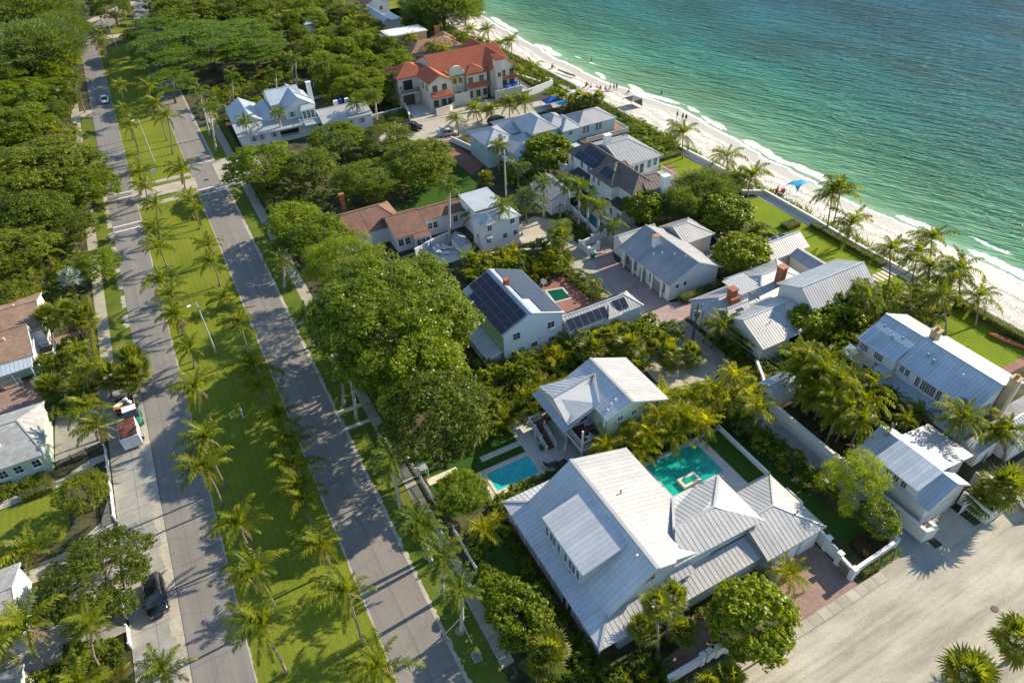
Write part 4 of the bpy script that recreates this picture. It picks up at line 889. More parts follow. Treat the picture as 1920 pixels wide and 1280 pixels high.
# swimming pools
def pool(label, poly, water, coping='paver_light', cw=.35, z=.05, steps=None):
    x = sum(p[0] for p in poly)/len(poly); y = sum(p[1] for p in poly)/len(poly); r = root('swimming_pool', label, 'pool', (x, y, 0))
    MB().poly([(a-x, b-y, z) for a, b in poly]).obj('water', water, r)
    for i in range(len(poly)):
        a, b = poly[i], poly[(i+1) % len(poly)]; a = Vector((a[0]-x, a[1]-y, .045)); b = Vector((b[0]-x, b[1]-y, .045)); e = (b-a).normalized()
        nrm = Vector((e.y, -e.x, 0)); s_ = 1 if nrm.dot(a+b) > 0 else -1; off = nrm*s_*cw/2
        MB().bar(a+off-e*(cw-.012 if i % 2 else 0), b+off+e*(cw-.012 if i % 2 else 0), cw, .09+.006*(i % 2)).obj('coping', coping, r)
    return r
p_ = pool('teal swimming pool with a raised square spa behind the big white-roofed house', rect(35.4, 42.4, 33.2, 38.0), 'pool_teal')
q_ = MB().box(-1.9, .4, -2.3, -1.0, .0, .42).obj('spa', 'travertine', p_, (0, 0, 0)); MB().poly([(-1.6, -2.0, .426), (.1, -2.0, .426), (.1, -1.3, .426), (-1.6, -1.3, .426)]).obj('water', 'pool_teal', q_)
pool('bright cyan rectangular pool with cream coping beside the green cottage', rect(19.5, 24.8, 43.2, 45.9), 'pool_cyan', 'travertine')
pool('small dark green pool on the brick patio behind the solar-panel house', [(42.8, 69.6), (45.2, 69.3), (45.4, 71.9), (43.1, 72.5)], 'pool_dark', 'paver_light', .28)
pool('narrow blue-green pool behind the royal palms of the dark-roofed house', [(59.4, 82.0), (61.3, 82.0), (61.9, 91.6), (60.2, 91.8)], 'pool_sea', 'paver_light', .3)
pool('deep blue pool behind the grey gable house with trellises', [(71.3, 68.4), (74.4, 68.6), (74.2, 74.6), (71.8, 74.4)], 'pool_blue', 'travertine', .3)
pool('long blue pool beside the red-roofed mansion', [(80.2, 149.2), (82.6, 149.2), (82.4, 156.2), (80.6, 156.2)], 'pool_sea', 'paver_light', .3)
# ================================================================ houses
# A: large white house in front
h = House('house', 'large white-roofed house in front with shed dormer and wraparound porch roof', 'house', 26, 30)
h.wm = 'bluegrey'; h.rm = 'metal_white'; h.sp = .5
RX_, RZ = 25.4, 7.0
h.sect('y', [(20.7, 0), (32.1, 0), (32.1, 4.7), (RX_, RZ-.22), (20.7, 3.5)], 24.3, 37.8)
h.slope([(20.35, 23.95, 3.4), (RX_, 23.95, RZ), (RX_, 38.05, RZ), (20.35, 38.05, 3.4)], m='metal_shade')  # shaded west slope in the lightened copy of the roof metal
VX = 31.2   # where the wing ridge meets the main slope
zE = lambda x: RZ-(x-RX_)*(RZ-4.8)/7.0
h.slope([(RX_, 23.95, RZ), (27.4, 23.95, zE(27.4)), (30.3, 26.85, zE(30.3)+.02), (32.4, 29.6, 4.8), (32.4, 38.05, 4.8), (RX_, 38.05, RZ)])
h.cap((RX_, 23.95, RZ), (RX_, 38.05, RZ), w_=.35)
h.slope([(27.6, 24.15, 5.25), (38.2, 24.15, 4.8), (34.35, 26.95, 6.3), (29.6, 26.95, 6.1)]); h.slope([(38.2, 24.15, 4.8), (38.2, 30.4, 4.8), (34.35, 26.95, 6.3)]); h.slope([(38.2, 30.4, 4.8), (32.4, 30.4, 4.8), (29.6, 26.95, 6.15), (34.35, 26.95, 6.3)])
for a_, b_ in (((29.6, 26.95, 6.15), (34.35, 26.95, 6.3)), ((34.35, 26.95, 6.3), (38.2, 24.15, 4.8)), ((34.35, 26.95, 6.3), (38.2, 30.4, 4.8)), ((27.6, 24.15, 5.25), (29.6, 26.95, 6.15)), ((29.6, 26.95, 6.15), (32.4, 30.4, 4.85))): h.cap(a_, b_, w_=.26)
h.box('wall', 'bluegrey', 27.6, 37.85, 24.45, 30.0, 0, 4.72)
# porch roof round three sides
h.slope([(18.35, 22.05, 2.8), (20.45, 24.1, 3.42), (20.45, 38.0, 3.42), (18.35, 39.8, 2.8)], sp=.48, m='metal_shade')
h.slope([(18.35, 39.8, 2.8), (20.45, 38.0, 3.42), (32.4, 38.0, 3.42), (32.4, 39.8, 2.8)], m='metal_shade')
h.slope([(18.35, 22.05, 2.8), (39.2, 22.05, 2.8), (37.7, 23.6, 3.3), (37.2, 24.3, 3.45), (20.45, 24.3, 3.45)])
h.slope([(39.2, 22.05, 2.8), (39.2, 24.3, 2.9), (37.2, 24.3, 3.45)])
h.cap((18.35, 22.05, 2.8), (20.45, 24.15, 3.45)); h.cap((18.35, 39.8, 2.8), (20.45, 38.0, 3.45)); h.cap((39.2, 22.05, 2.8), (37.2, 24.3, 3.5))
h.box('wall', 'bluegrey', 20.5, 38.6, 22.5, 24.6, 0, 2.72)
for y in (22.6, 25.2, 27.8, 30.4, 33.0, 35.6, 38.8): h.box('porch_post', 'white', 18.62, 18.8, y-.09, y+.09, 0, 2.66)
h.box('porch_floor', 'deck_wood', 18.5, 20.6, 22.4, 39.4, .05, .45); h.rail([(18.7, 22.6), (18.7, 27.0)], .45); h.rail([(18.7, 28.6), (18.7, 38.8)], .45)
for k in range(3): h.box('step', 'deck_wood', 18.2-.3*k, 18.49-.3*k, 27.1, 28.5, 0, .34-.1*k)
# shed dormer
h.slope([(20.0, 27.4, 5.35), (24.85, 27.4, 6.62), (24.85, 34.5, 6.62), (20.0, 34.5, 5.35)], thick=.12, sp=.5, m='metal_shade')
h.sect('y', [(20.03, 3.2), (24.4, 5.9), (24.4, 6.35), (20.03, 5.2)], 27.6, 34.3)
for y in (33.5, 32.75, 32.15, 31.4, 30.2, 29.45, 28.85, 28.15): h.window(20.03, y, 4.4, 'W', .5, 1.25, 1, 2)
h.window(24.9, 24.3, 5.65, 'S', 1.1, 1.2, 2, 2); h.window(30.7, 24.45, 4.15, 'S', .8, .9, 2, 2)
h.window(20.6, 36, 1.6, 'W', 1.2, 1.6); h.window(20.6, 32, 1.6, 'W', 1.2, 1.6)
h.slope([(27.0, 23.4, 4.05), (29.6, 23.4, 4.05), (29.4, 24.4, 4.5), (27.2, 24.4, 4.6)], sp=.5)
h.vent(27.6, 32.5, 6.35, .35, .06, 'dark'); h.vent(25.7-1.1, 35.6, 6.2, .3); h.vent(24.7, 26.0, 6.5, .35, .07); h.vent(28.6, 23.6, 3.5, .2, .2, 'steel')
# garage wing
h.hip(36.6, 44.1, 21.4, 28.8, 3.0, 4.6, 'x', ea=.01, ov=.3); h.vent(42.2, 23.6, 3.9, .25, .07, 'dark')
h.box('garage_door', 'white', 38.2, 40.9, 21.62, 21.69, 0, 2.2); h.box('garage_door', 'white', 41.4, 43.6, 21.62, 21.69, 0, 2.2)
for k in range(4):
    h.box('post', 'white', 37.5+.001*k, 37.8, 21.5+.001*k, 21.8, 2.2, 2.7) if k == 0 else None
h.box('service_enclosure', 'white', 44.2, 45.5, 25.2, 25.3, 0, 1.6); h.box('service_enclosure', 'white', 45.4, 45.5, 25.31, 27.4, 0, 1.6); h.box('service_enclosure', 'white', 44.2, 45.39, 27.3, 27.4, 0, 1.6)
wall('garden_wall', 'white pillared garden wall with arched gate and trellis beside the brick driveway', [(44.3, 22.1), (44.2, 20.9)], 1.7, .2, 'white', posts=[(44.3, 22.3), (44.2, 20.8)])
gt = root('garden_gate', 'white arched garden gate between two wall pillars at the brick driveway', 'gate', (44.15, 19.95, 0))
mb = MB(); sec = [(-.75, 0), (.75, 0), (.75, 1.3)] + [(.75*math.cos(math.radians(a)), 1.3+.4*math.sin(math.radians(a))) for a in range(20, 180, 20)] + [(-.75, 1.3)]
k = len(sec); mb.V = [(-.05, u, z) for u, z in sec]+[(.05, u, z) for u, z in sec]; mb.F = [tuple(range(k)), tuple(range(2*k-1, k-1, -1))]+[(i, i+k, (i+1) % k+k, (i+1) % k) for i in range(k)]
mb.obj('gate_leaf', 'white', gt); MB().box(-.09, -.05, -.65, -.55, .9, 1.1).obj('handle', 'dark', gt)
wall('garden_wall', 'white stucco wall with stepped pillars turning the corner from the brick driveway to the alley', [(43.9, 19.0), (43.75, 17.35), (50.2, 17.55), (50.2, 18.2)], 1.5, .22, 'stucco', posts=[(43.95, 19.1), (43.75, 17.3)])
tr = root('trellis', 'lattice trellis with climbing vine on the driveway side of the white wall', 'trellis', (43.68, 18.2, 0)); mb = MB()
for q in range(6): mb.box(-.06, -.02, -.5+.2*q-.015, -.5+.2*q+.015, .2, 1.3)
for q in range(6): mb.box(-.09, -.065, -.52, .52, .25+.2*q, .28+.2*q)
mb.obj('lattice', 'dark_wood', tr); link('vine', box_leaves('vine', 'lf_light', 5, .14, 1.0, 1.2, .1, 60), tr, (-.08, 0, 0))
wall('garden_wall', 'low white wall with scalloped pillars at the foot of the brick path', [(22.5, 18.0), (26.2, 17.95)], 1.3, .22, 'white', posts=[(26.2, 17.95)]); wall('garden_wall', 'short scalloped white wall beside the round sea grape tree at the bottom', [(26.9, 17.95), (28.8, 17.75)], 1.3, .22, 'white', posts=[(26.9, 17.95), (27.8, 17.85), (28.8, 17.75)])
wall('garden_wall', 'thin white screen wall between the brick driveway and the entry garden', [(37.3, 22.0), (37.3, 20.4)], 1.6, .12, 'white')
wall('garden_wall', 'long low white kerb wall dividing the pool lawn from the side lawn', [(46.1, 38.6), (46.0, 30.2)], .55, .22, 'white')

# B: pale green cottage with raised deck and stairs
h = House('cottage', 'pale green raised cottage with pale metal gable roof, covered deck and outside stairs', 'house', 34, 46)
h.wm = 'palegreen'; h.rm = 'metal_white'
zr = 7.2; zw = lambda x: zr-.45*(35.45-x)
h.sect('y', [(32.6, 0), (40.3, 0), (40.3, 4.9), (35.45, zr-.22), (32.6, 5.75)], 41.9, 49.4); h.sect('y', [(29.6, 0.0), (32.59, 0.0), (32.59, 5.75), (29.6, 4.4)], 45.3, 49.4)
h.slope([(35.45, 41.4, zr), (40.75, 41.4, 4.95), (40.75, 49.75, 4.95), (35.45, 49.75, zr)], m='metal_white', sp=.42)
h.slope([(32.2, 41.6, zw(32.2)), (35.45, 41.4, zr), (35.45, 49.75, zr), (29.05, 49.75, zw(29.05)), (29.05, 43.9, zw(29.05)), (32.2, 43.9, zw(32.2))], m='metal_shade', sp=.42); h.cap((35.45, 41.4, zr), (35.45, 49.75, zr), w_=.3)  # west slope takes the roof copy lightened for shade
h.slope([(28.85, 44.0, 4.65), (32.9, 44.0, 6.15), (34.6, 47.5, 6.9), (28.95, 47.4, 5.95)], sp=.5); h.slope([(28.95, 47.4, 5.95), (34.6, 47.5, 6.9), (31.6, 49.74, 5.5), (29.2, 51.0, 4.65)], m='metal_blue', sp=.5)
h.cap((28.95, 47.4, 5.95), (34.6, 47.5, 6.9)); h.cap((32.9, 44.0, 6.15), (34.6, 47.5, 6.95), w_=.12); h.slope([(28.2, 43.9, 3.95), (29.0, 43.9, 4.35), (29.0, 50.8, 4.35), (28.2, 50.8, 3.95)], m='metal_blue')
h.sect('x', [(44.2, 4.0), (50.7, 4.0), (50.7, 4.5), (47.4, 5.8), (44.2, 4.5)], 29.02, 29.3, 'white'); h.vent(33.6, 42.7, 6.4, .35); h.vent(34.2, 42.8, 6.6, .4); h.vent(33.0, 42.5, 6.0, .3)
h.box('deck', 'deck_wood', 29.5, 33.5, 42.0, 45.28, 2.0, 2.2); h.box('fascia', 'white', 29.4, 33.55, 41.9, 41.99, 1.85, 2.22); h.box('fascia', 'white', 29.4, 29.49, 42.0, 50.3, 1.85, 2.22)
h.box('wall', 'paleblue', 29.6, 32.58, 45.28, 45.4, 2.2, 4.6); h.window(30.4, 45.28, 3.4, 'S', .9, 1.3, 2, 1, gm='glass'); h.window(31.8, 45.28, 3.4, 'S', .9, 1.3, 2, 1)
h.rail([(29.6, 48.0), (29.6, 42.1), (33.4, 42.1)], 2.2); h.box('porch_post', 'white', 29.5, 29.68, 42.02, 42.2, 0, 5); h.box('porch_post', 'white', 29.55, 29.75, 45.2, 45.4, 0, 4.2); h.box('porch_post', 'white', 32.3, 32.48, 42.02, 42.2, 0, 5.6)
for x_, z_ in ((34.3, 4.8), (36.2, 4.8), (38.6, 4.6), (38.6, 2.2), (35.5, 2.2)): h.window(x_, 41.9, z_, 'S', .7, .65)
h.box('patio_table', 'deck_wood', 30.6, 32.2, 43.4, 44.2, 2.85, 2.92); h.box('table_base', 'deck_wood', 31.2, 31.6, 43.7, 43.9, 2.2, 2.84)
# stairs
nst = 6; xa, xb = 27.0, 28.1
h.box('landing', 'deck_wood', 26.9, 28.2, 47.8, 49.2, 1.05, 1.15)
for k in range(6): h.box('stair_tread', 'deck_wood', xa, xb, 47.55-.42*k-.02, 47.9-.42*k, .92-.16*k, .98-.16*k)
for k in range(6): h.box('stair_tread', 'deck_wood', 28.2+.22*k, 28.44+.22*k, 48.0, 49.1, 1.2+.15*k, 1.26+.15*k)
for x_ in (xa-.06, xb+.06):
    mb = MB(); a_, b_ = Vector((x_, 47.8, 1.1)), Vector((x_, 45.3, .1)); up = Vector((0, 0, 1)); mb.bar(a_+up*.9, b_+up*.9, .09, .07).bar(a_+up*.1, b_+up*.1, .06, .2)
    for q in range(1, 14): p_ = a_+(b_-a_)*q/14; mb.bar(p_+up*.1, p_+up*.88, .035)
    h.obj(mb, 'railing', 'white')
    for y_, z_ in ((47.85, 1.1), (46.5, .55), (45.25, 0)): h.box('post', 'white', x_-.09, x_+.09, y_-.09, y_+.09, 0, z_+1.1)
h.rail([(26.85, 49.2), (26.85, 47.9)], 1.15); h.rail([(26.9, 49.25), (28.2, 49.25)], 1.15)

# C: pale two-storey house with solar panels
h = House('house', 'two-storey pale blue house with solar panels covering both gable slopes', 'house', 34, 66)
h.wm = 'paleblue'; h.rm = 'metal_blue'; h.sp = .5
h.gable(29.35, 38.6, 60.3, 72.0, 5.55, 7.6, 'y', rp=33.6, ze2=5.75, ov=.3, ovg=.2, m='metal_blue')
h.box('siding', 'green_wall', 29.58, 29.64, 60.55, 71.8, 0, 5.4)
dW = (-4.25, 0, -2.05); dE = (5.0, 0, -1.85)
h.solar((33.1, 71.8, 7.36), (0, -1, 0), dW, 7, 4, 1.6, 1.04, skip=((6, 3),)); h.solar((29.9, 71.0, 5.85), (0, -1, 0), (4.25, 0, 2.05), 1, 1, .01, .01) if 0 else None
h.solar((34.3, 71.8, 7.34), (0, -1, 0), dE, 7, 4, 1.6, 1.1, skip=((6, 0), (5, 0)))
h.chimney(33.9, 67.6, 7.0, 8.3, .6, .6, 'brick', None)
for x_, z_ in ((31.5, 4.6), (36.6, 4.4), (34.1, 2.2), (36.7, 2.0), (31.1, 1.9)): h.window(x_, 60.5, z_, 'S', .95 if z_ > 4 else .8, .95 if z_ > 4 else .75, 2, 2, 'fascia')
for y_ in (62.4, 64.4, 67.5): h.window(29.58, y_, 2.6, 'W', .7, .9)
h.slope([(27.4, 60.8, 1.9), (29.5, 60.8, 2.5), (29.5, 68, 2.5), (27.4, 68, 1.9)]); h.box('wall', 'paleblue', 27.7, 29.56, 61.1, 67.8, 0, 1.8)
h.hip(38.75, 50.7, 59.2, 63.2, 3.0, 4.4, 'x', ea=.01, eb=2.0, m='metal_white', sp=.46, ov=.25)
sS = (0, -2.0, -1.4); h.solar((38.9, 60.65, 4.08), (1, 0, 0), sS, 6, 1, 1.03, 1.65); h.solar((46.4, 60.9, 4.2), (1, 0, 0), sS, 2, 1, 1.03, 1.65)
h.solar((40.2, 61.4, 4.32), (1, 0, 0), (0, 2, -1.4), 8, 1, 1.03, 1.8)
h.slope([(44.6, 58.8, 3.2), (46.9, 58.8, 3.2), (45.8, 60.6, 4.1)], m='metal_white', sp=.5)

# E: long white house with grey gable roof
h = House('house', 'long single-storey white house with grey seamed gable roof, square white chimney and wall trellises', 'house', 61, 67)
h.wm = 'stucco'; h.rm = 'metal_grey'; h.sp = .42
h.gable(56.5, 66.3, 61.0, 73.4, 3.0, 5.4, 'y', ov=.5, ovg=.3, skip=('b',))
h.slope([(61.4, 61.0, 5.4), (66.3, 61.0, 3.0), (66.3, 73.4, 3.0), (61.4, 73.4, 5.4)], m='metal_white')  # sunlit side in a lighter copy of the grey roof metal
h.chimney(59.8, 68.8, 4.3, 6.2, .75, .75, 'white', None, 'terracotta')
for k in range(5):
    y_ = 71.9-k*2.3; h.box('porch_post', 'white', 56.55, 56.8, y_-.13, y_+.13, 0, 2.85)
for k, y_ in enumerate((70.7, 67.2, 63.8)):
    mb = MB()
    for q in range(7): mb.box(56.62, 56.66, y_-.7+q*.23, y_-.67+q*.23, .3, 2.2)
    for q in range(8): mb.box(56.57, 56.61, y_-.72, y_+.72, .3+q*.27, .33+q*.27)
    h.obj(mb, 'trellis', 'dark_wood')
h.windows([71.4, 69.4, 65.6, 62.6], 'W', 1.5, 57.0, w_=.7, h=1.5, ny=3); h.window(58.3, 61.3, 2.2, 'S', .5, .7, 1, 1); h.window(59.7, 61.3, 2.2, 'S', .5, .7, 1, 1)
for x_, y_ in ((59.4, 66.6), (60.3, 64.9), (58.6, 67.5), (60.9, 63.2)): h.vent(x_, y_, 3.0+(x_-56.5)*.49, .25, .05)
h.hip(65.6, 71.6, 68.6, 75.0, 3.05, 4.5, 'x', ea=.01, m='metal_white'); h.gable(57.6, 64.8, 73.6, 76.8, 2.7, 3.6, 'x', m='metal_white')
h.box('door', 'white', 56.96, 56.99, 61.5, 62.2, 0, 2.1)

# F: rambling white house with brick chimneys
h = House('house', 'rambling white house with many cream and grey seamed roofs, white pergola and two brick chimneys', 'house', 66, 51)
h.wm = 'stucco'; h.rm = 'metal'; h.sp = .42
h.gable(57.9, 66.4, 44.0, 52.4, 2.95, 4.9, 'x', ov=.4, ovg=.3, skip=('a', 'b')); h.slope([(57.9, 44.0, 2.95), (63.0, 44.0, 2.95), (65.4, 48.2, 4.9), (57.9, 48.2, 4.9)], m='metal_white'); h.slope([(57.9, 48.2, 4.9), (66.4, 48.2, 4.9), (66.4, 52.4, 2.95), (57.9, 52.4, 2.95)], m='metal')
h.slope([(63.0, 44.0, 2.95), (68, 44.2, 2.95), (68.0, 48.2, 4.3), (65.4, 48.2, 4.9)], m='metal_blue'); h.box('wall', 'stucco', 63, 67.6, 44.4, 48, 0, 2.9)
h.hip(56.7, 64.6, 51.2, 57.0, 3.0, 4.3, 'x', ea=2.6, eb=1, m='metal_white')
h.gable(58.0, 62.0, 49.8, 53.4, 3.15, 4.25, 'x', walls=False, m='metal_white')
h.hip(64.2, 74.4, 51.4, 58.4, 3.1, 4.5, 'x', m='metal')
h.gable(66.8, 78.4, 44.8, 51.5, 5.1, 7.2, 'x', rp=47.5, ze2=5.5, ov=.4, ovg=.4, skip=('a',)); h.slope([(66.8, 44.8, 5.1), (78.4, 44.8, 5.1), (78.4, 47.5, 7.2), (66.8, 47.5, 7.2)], m='metal_white')
h.gable(73.4, 81.2, 58.3, 63.2, 3.05, 4.5, 'x', skip=('a',)); h.slope([(73.4, 58.3, 3.05), (81.2, 58.3, 3.05), (81.2, 60.75, 4.5), (73.4, 60.75, 4.5)], m='metal_white')
h.gable(76.6, 79.8, 52.4, 58.2, 3.0, 3.8, 'y', m='metal_white')
mb = MB()
for k in range(14): x_ = 61.9+k*.28; mb.box(x_, x_+.08, 52.7, 56.4, 4.52, 4.6)
for k in range(13): y_ = 52.7+k*.3; mb.box(61.8, 65.7, y_, y_+.09, 4.605, 4.68)
h.obj(mb, 'pergola_lattice', 'white')
h.chimney(60.8, 53.3, 3.3, 5.6, 1.0, .9, 'brick', None, 'brick'); h.box('chimney_base', 'brick', 60.1, 61.5, 52.4, 52.84, 3, 4.5); h.chimney(69.3, 53.0, 3.4, 6.4, 1.0, 1.0, 'brick', None, 'terracotta')
for x_, y_ in ((59.3, 52.4), (60.4, 50.9)): h.box('skylight', 'glass', x_, x_+1.1, y_-2.0, y_-1.5, 4.15, 4.28)
for x_ in (75, 76.6, 78.2): h.box('skylight', 'glass', x_, x_+.7, 61.4, 62.2, 4.0, 4.22)
h.window(69.0, 45.2, 4.4, 'S', .5, .5); h.windows([74.8, 78.4], 'S', 2.0, 58.6, w_=1.1, h=.9); h.vent(64.6, 47.3, 4.5, .5, .05); h.vent(67, 46.2, 3.8, .35, .25, 'steel'); h.vent(61.2, 46.6, 4.2, .25, .05, 'dark'); h.vent(63, 45.4, 3.6, .25, .05, 'dark')
for y_ in (56.4, 54.4, 52.4): h.box('porch_post', 'white', 56.8, 57.0, y_-.1, y_+.1, 0, 2.9)
h.window(57.06, 55.4, 1.5, 'W', .8, 1.2); h.window(57.06, 53.4, 1.5, 'W', .8, 1.2)

# D: big white house at right
h = House('house', 'long two-storey white house at right with stepped blue-grey metal roofs and chimneys', 'house', 70, 30)
h.wm = 'white'; h.rm = 'metal_blue'; h.sp = .44
for (x0, xr, x1, y0, y1, ze, zr_) in ((66.1, 70.3, 75.1, 32.5, 37.7, 5.9, 8.0), (66.6, 70.3, 75.5, 22.9, 32.45, 5.8, 8.05)):
    xb_ = xr-1.25; zb = zr_-.86
    h.sect('y', [(x0+.4, 0), (x1-.4, 0), (x1-.4, 5.95), (xr, zr_-.22), (x0+.4, ze+.05)], y0+(.15 if y0 < 30 else 0), y1-.25 if y1 > 33 else y1)
    h.slope([(x0, y0, ze), (xb_, y0, zb), (xb_, y1, zb), (x0, y1, ze)]); h.slope([(xb_, y0, zb), (xr, y0, zr_), (xr, y1, zr_), (xb_, y1, zb)])
    h.slope([(xr, y0, zr_), (x1, y0, 5.95), (x1, y1, 5.95), (xr, y1, zr_)], m='metal_white'); h.cap((xr, y0, zr_), (xr, y1, zr_), w_=.3)  # sunlit slope in a white copy, shaded ones in blue: light put into colour
h.windows([37.0, 36.4, 34.9, 34.3], 'W', 5.0, 66.5, w_=.5, h=.85, nx=2, ny=3); h.windows([31.7, 31.0], 'W', 5.0, 67.0, w_=.5, h=.85, ny=3); h.windows([29.6, 28.85, 28.25, 27.65, 26.9], 'W', 4.75, 67.0, w_=.5, h=1.3, nx=2, ny=4); h.windows([25.6, 24.9], 'W', 5.0, 67.0, w_=.5, h=.85, ny=3)
h.windows([35.6, 34.8], 'W', 2.3, 66.5, w_=.55, h=1.2, ny=3); h.windows([71.6, 69.6, 68.2], 'S', 5.0, 23.05, w_=.6, h=1.1)
h.slope([(64.9, 23.6, 2.9), (67.0, 23.6, 3.7), (67.0, 32.4, 3.7), (64.9, 33.2, 2.9)]); h.box('porch_floor', 'deck_wood', 65, 67, 23.6, 33, .1, .5)
for y_ in (23.9, 26.8, 29.8, 32.8): h.box('porch_post', 'white', 65.05, 65.3, y_-.12, y_+.12, 0, 2.85)
h.rail([(65.15, 23.9), (65.15, 29.8)], .5); h.slope([(64.9, 36.8, 3.9), (66.4, 36.8, 4.4), (66.4, 38.4, 4.4), (64.9, 38.4, 3.9)]); h.slope([(65.3, 32.3, 4.1), (67, 32.3, 4.5), (67, 34.0, 4.5), (65.3, 34.0, 4.1)])
for p_ in ((69.0, 36.6), (68.2, 34.8), (68.9, 34.0), (68.8, 30.6), (68.4, 29.6)): h.box('roof_vent', 'metal_grey', p_[0]-.09, p_[0]+.09, p_[1]-.09, p_[1]+.09, 6.3, 7.5)
h.vent(68.9, 26.4, 6.9, .6, .05); h.chimney(71.3, 31.9, 6, 8.9, .9, .8, 'tan'); h.chimney(71.2, 22.5, 3, 8.9, .9, .8, 'tan')
h.hip(69.4, 80.4, 18.6, 23.0, 2.9, 4.2, 'x', ea=.5, m='metal_white'); h.slope([(65.0, 20.0, 2.9), (69.2, 20.0, 3.8), (69.2, 23.5, 3.8), (65.0, 23.5, 2.9)], m='metal_blue'); h.box('wall', 'white', 66, 69.3, 20.3, 23.2, 0, 2.9)

# H: garage cottage by the alley
h = House('garage_cottage', 'small white building beside the alley with pale blue roof, shed dormer and white back roof', 'building', 57, 22)
h.wm = 'stucco'; h.rm = 'metal_blue'; h.sp = .46
h.gable(53.7, 60.2, 17.7, 26.7, 3.3, 5.45, 'y', rp=57.0, ov=.35, ovg=.35); h.slope([(53.55, 19.3, 4.75), (56.9, 19.3, 5.62), (56.9, 24.3, 5.62), (53.55, 24.3, 4.75)], m='metal_blue', thick=.1)
h.sect('y', [(53.95, 3.1), (56.5, 5.0), (56.5, 5.3), (53.95, 4.62)], 19.5, 24.1); h.windows([22.6, 21.75, 20.85], 'W', 3.75, 53.95, w_=.55, h=.95, ny=3)
h.slope([(57.2, 19.6, 5.35), (62.6, 19.6, 4.5), (62.6, 24.8, 4.5), (57.2, 24.8, 5.35)], m='metal_white', thick=.1); h.box('wall', 'stucco', 59.8, 62.2, 20, 24.4, 0, 4.4)
h.box('garage_door', 'fascia', 55.2, 58.8, 17.99, 18.04, 0, 2.3); h.box('wall', 'stucco', 60.3, 60.5, 14.9, 18.0, 0, 1.9); h.box('wall', 'stucco', 60.51, 63.8, 14.9, 15.1, 0, 1.9); h.box('wall', 'stucco', 63.6, 63.8, 15.11, 19, 0, 1.9)
h.box('gate', 'white', 59.2, 60.28, 17.0, 17.08, 0, 1.8)
wall('alley_wall', 'long tall white wall along the alley in front of the small garage building', [(53.0, 37.4), (53.0, 27.2)], 1.9, .25, 'stucco'); wall('alley_wall', 'white boundary wall at the lower end of the alley, standing before the blue-roofed garage cottage', [(53.05, 26.4), (53.1, 16.8), (54.3, 16.6), (54.3, 17.4)], 1.7, .3, 'stucco')
wall('alley_wall', 'white wall at the upper end of the alley behind the utility pole and driveway palms', [(57.2, 44.0), (55.6, 41.2), (53.0, 37.8)], 1.5, .25, 'stucco')
h = House('shed', 'small pale blue-roofed shed with white lattice behind the alley wall palms', 'shed', 56, 38); h.rm = 'metal_blue'; h.gable(53.4, 57.6, 37.2, 40.2, 2.4, 3.1, 'x')
for k in range(3): ac = root('air_conditioner', '%s air conditioning unit in the row behind the alley wall, counted from the far end' % ORD[k], 'air conditioner', (54.0, 28.4-k*.85, 0), 0, 'air conditioners behind the alley wall'); MB().box(-.35, .35, -.33, .33, .05, .85).obj('casing', 'steel', ac); MB().disc(0, 0, .86, .9, .27, 14).obj('fan_guard', 'dark', ac)

# I: low brown-shingled house
h = House('house', 'low white house with brown shingle roofs and a brick chimney behind the fig trees', 'house', 28, 100)
h.wm = 'white'; h.rm = 'shingle_brown'; h.ind = False; h.sp = 6
h.hip(18.6, 31.0, 98.2, 106.8, 2.9, 4.9, 'x', ea=3.2, eb=3.0); h.gable(27.7, 33.6, 94.2, 102.4, 2.7, 4.5, 'x', ov=.3, rp=98.6); h.gable(33.3, 41.2, 96.2, 101.0, 3.2, 4.4, 'x', ov=.3, rp=98.4)
h.slope([(30.6, 93.2, 2.3), (33.6, 93.2, 2.3), (33.6, 94.5, 2.7), (30.6, 94.5, 2.7)]); h.box('wall', 'white', 30.7, 33.5, 93.4, 94.4, 0, 2.2); h.windows([31.3, 32.1, 32.9], 'S', 1.4, 93.4, w_=.62, h=1.0)
h.chimney(23.6, 108.2, 0, 5.6, .7, .7, 'brick', None); h.windows([34.6, 35.6, 39.3], 'S', 1.9, 96.5, w_=.7, h=1.1); h.windows([28.6, 29.8], 'S', 1.6, 94.5, w_=.8, h=1.2)
wall('garden_wall', 'curving white patio wall in front of the brown-roofed house', [(29.8, 91.6), (33.4, 92.9), (37.0, 93.6)], 1.5, .25, 'stucco')
h = House('shed', 'small white pump shed with grey roof at the end of the curving patio wall', 'shed', 37.2, 90); h.rm = 'metal_grey'; h.gable(36.2, 38.4, 88.0, 92.2, 1.6, 2.1, 'y', ov=.15, ovg=.1)
wall('garden_wall', 'long white wall on the north edge of the palm garden, below the small two-storey cottage', [(35.4, 86.0), (43.8, 83.4), (50.0, 80.4)], 1.2, .3, 'stucco')

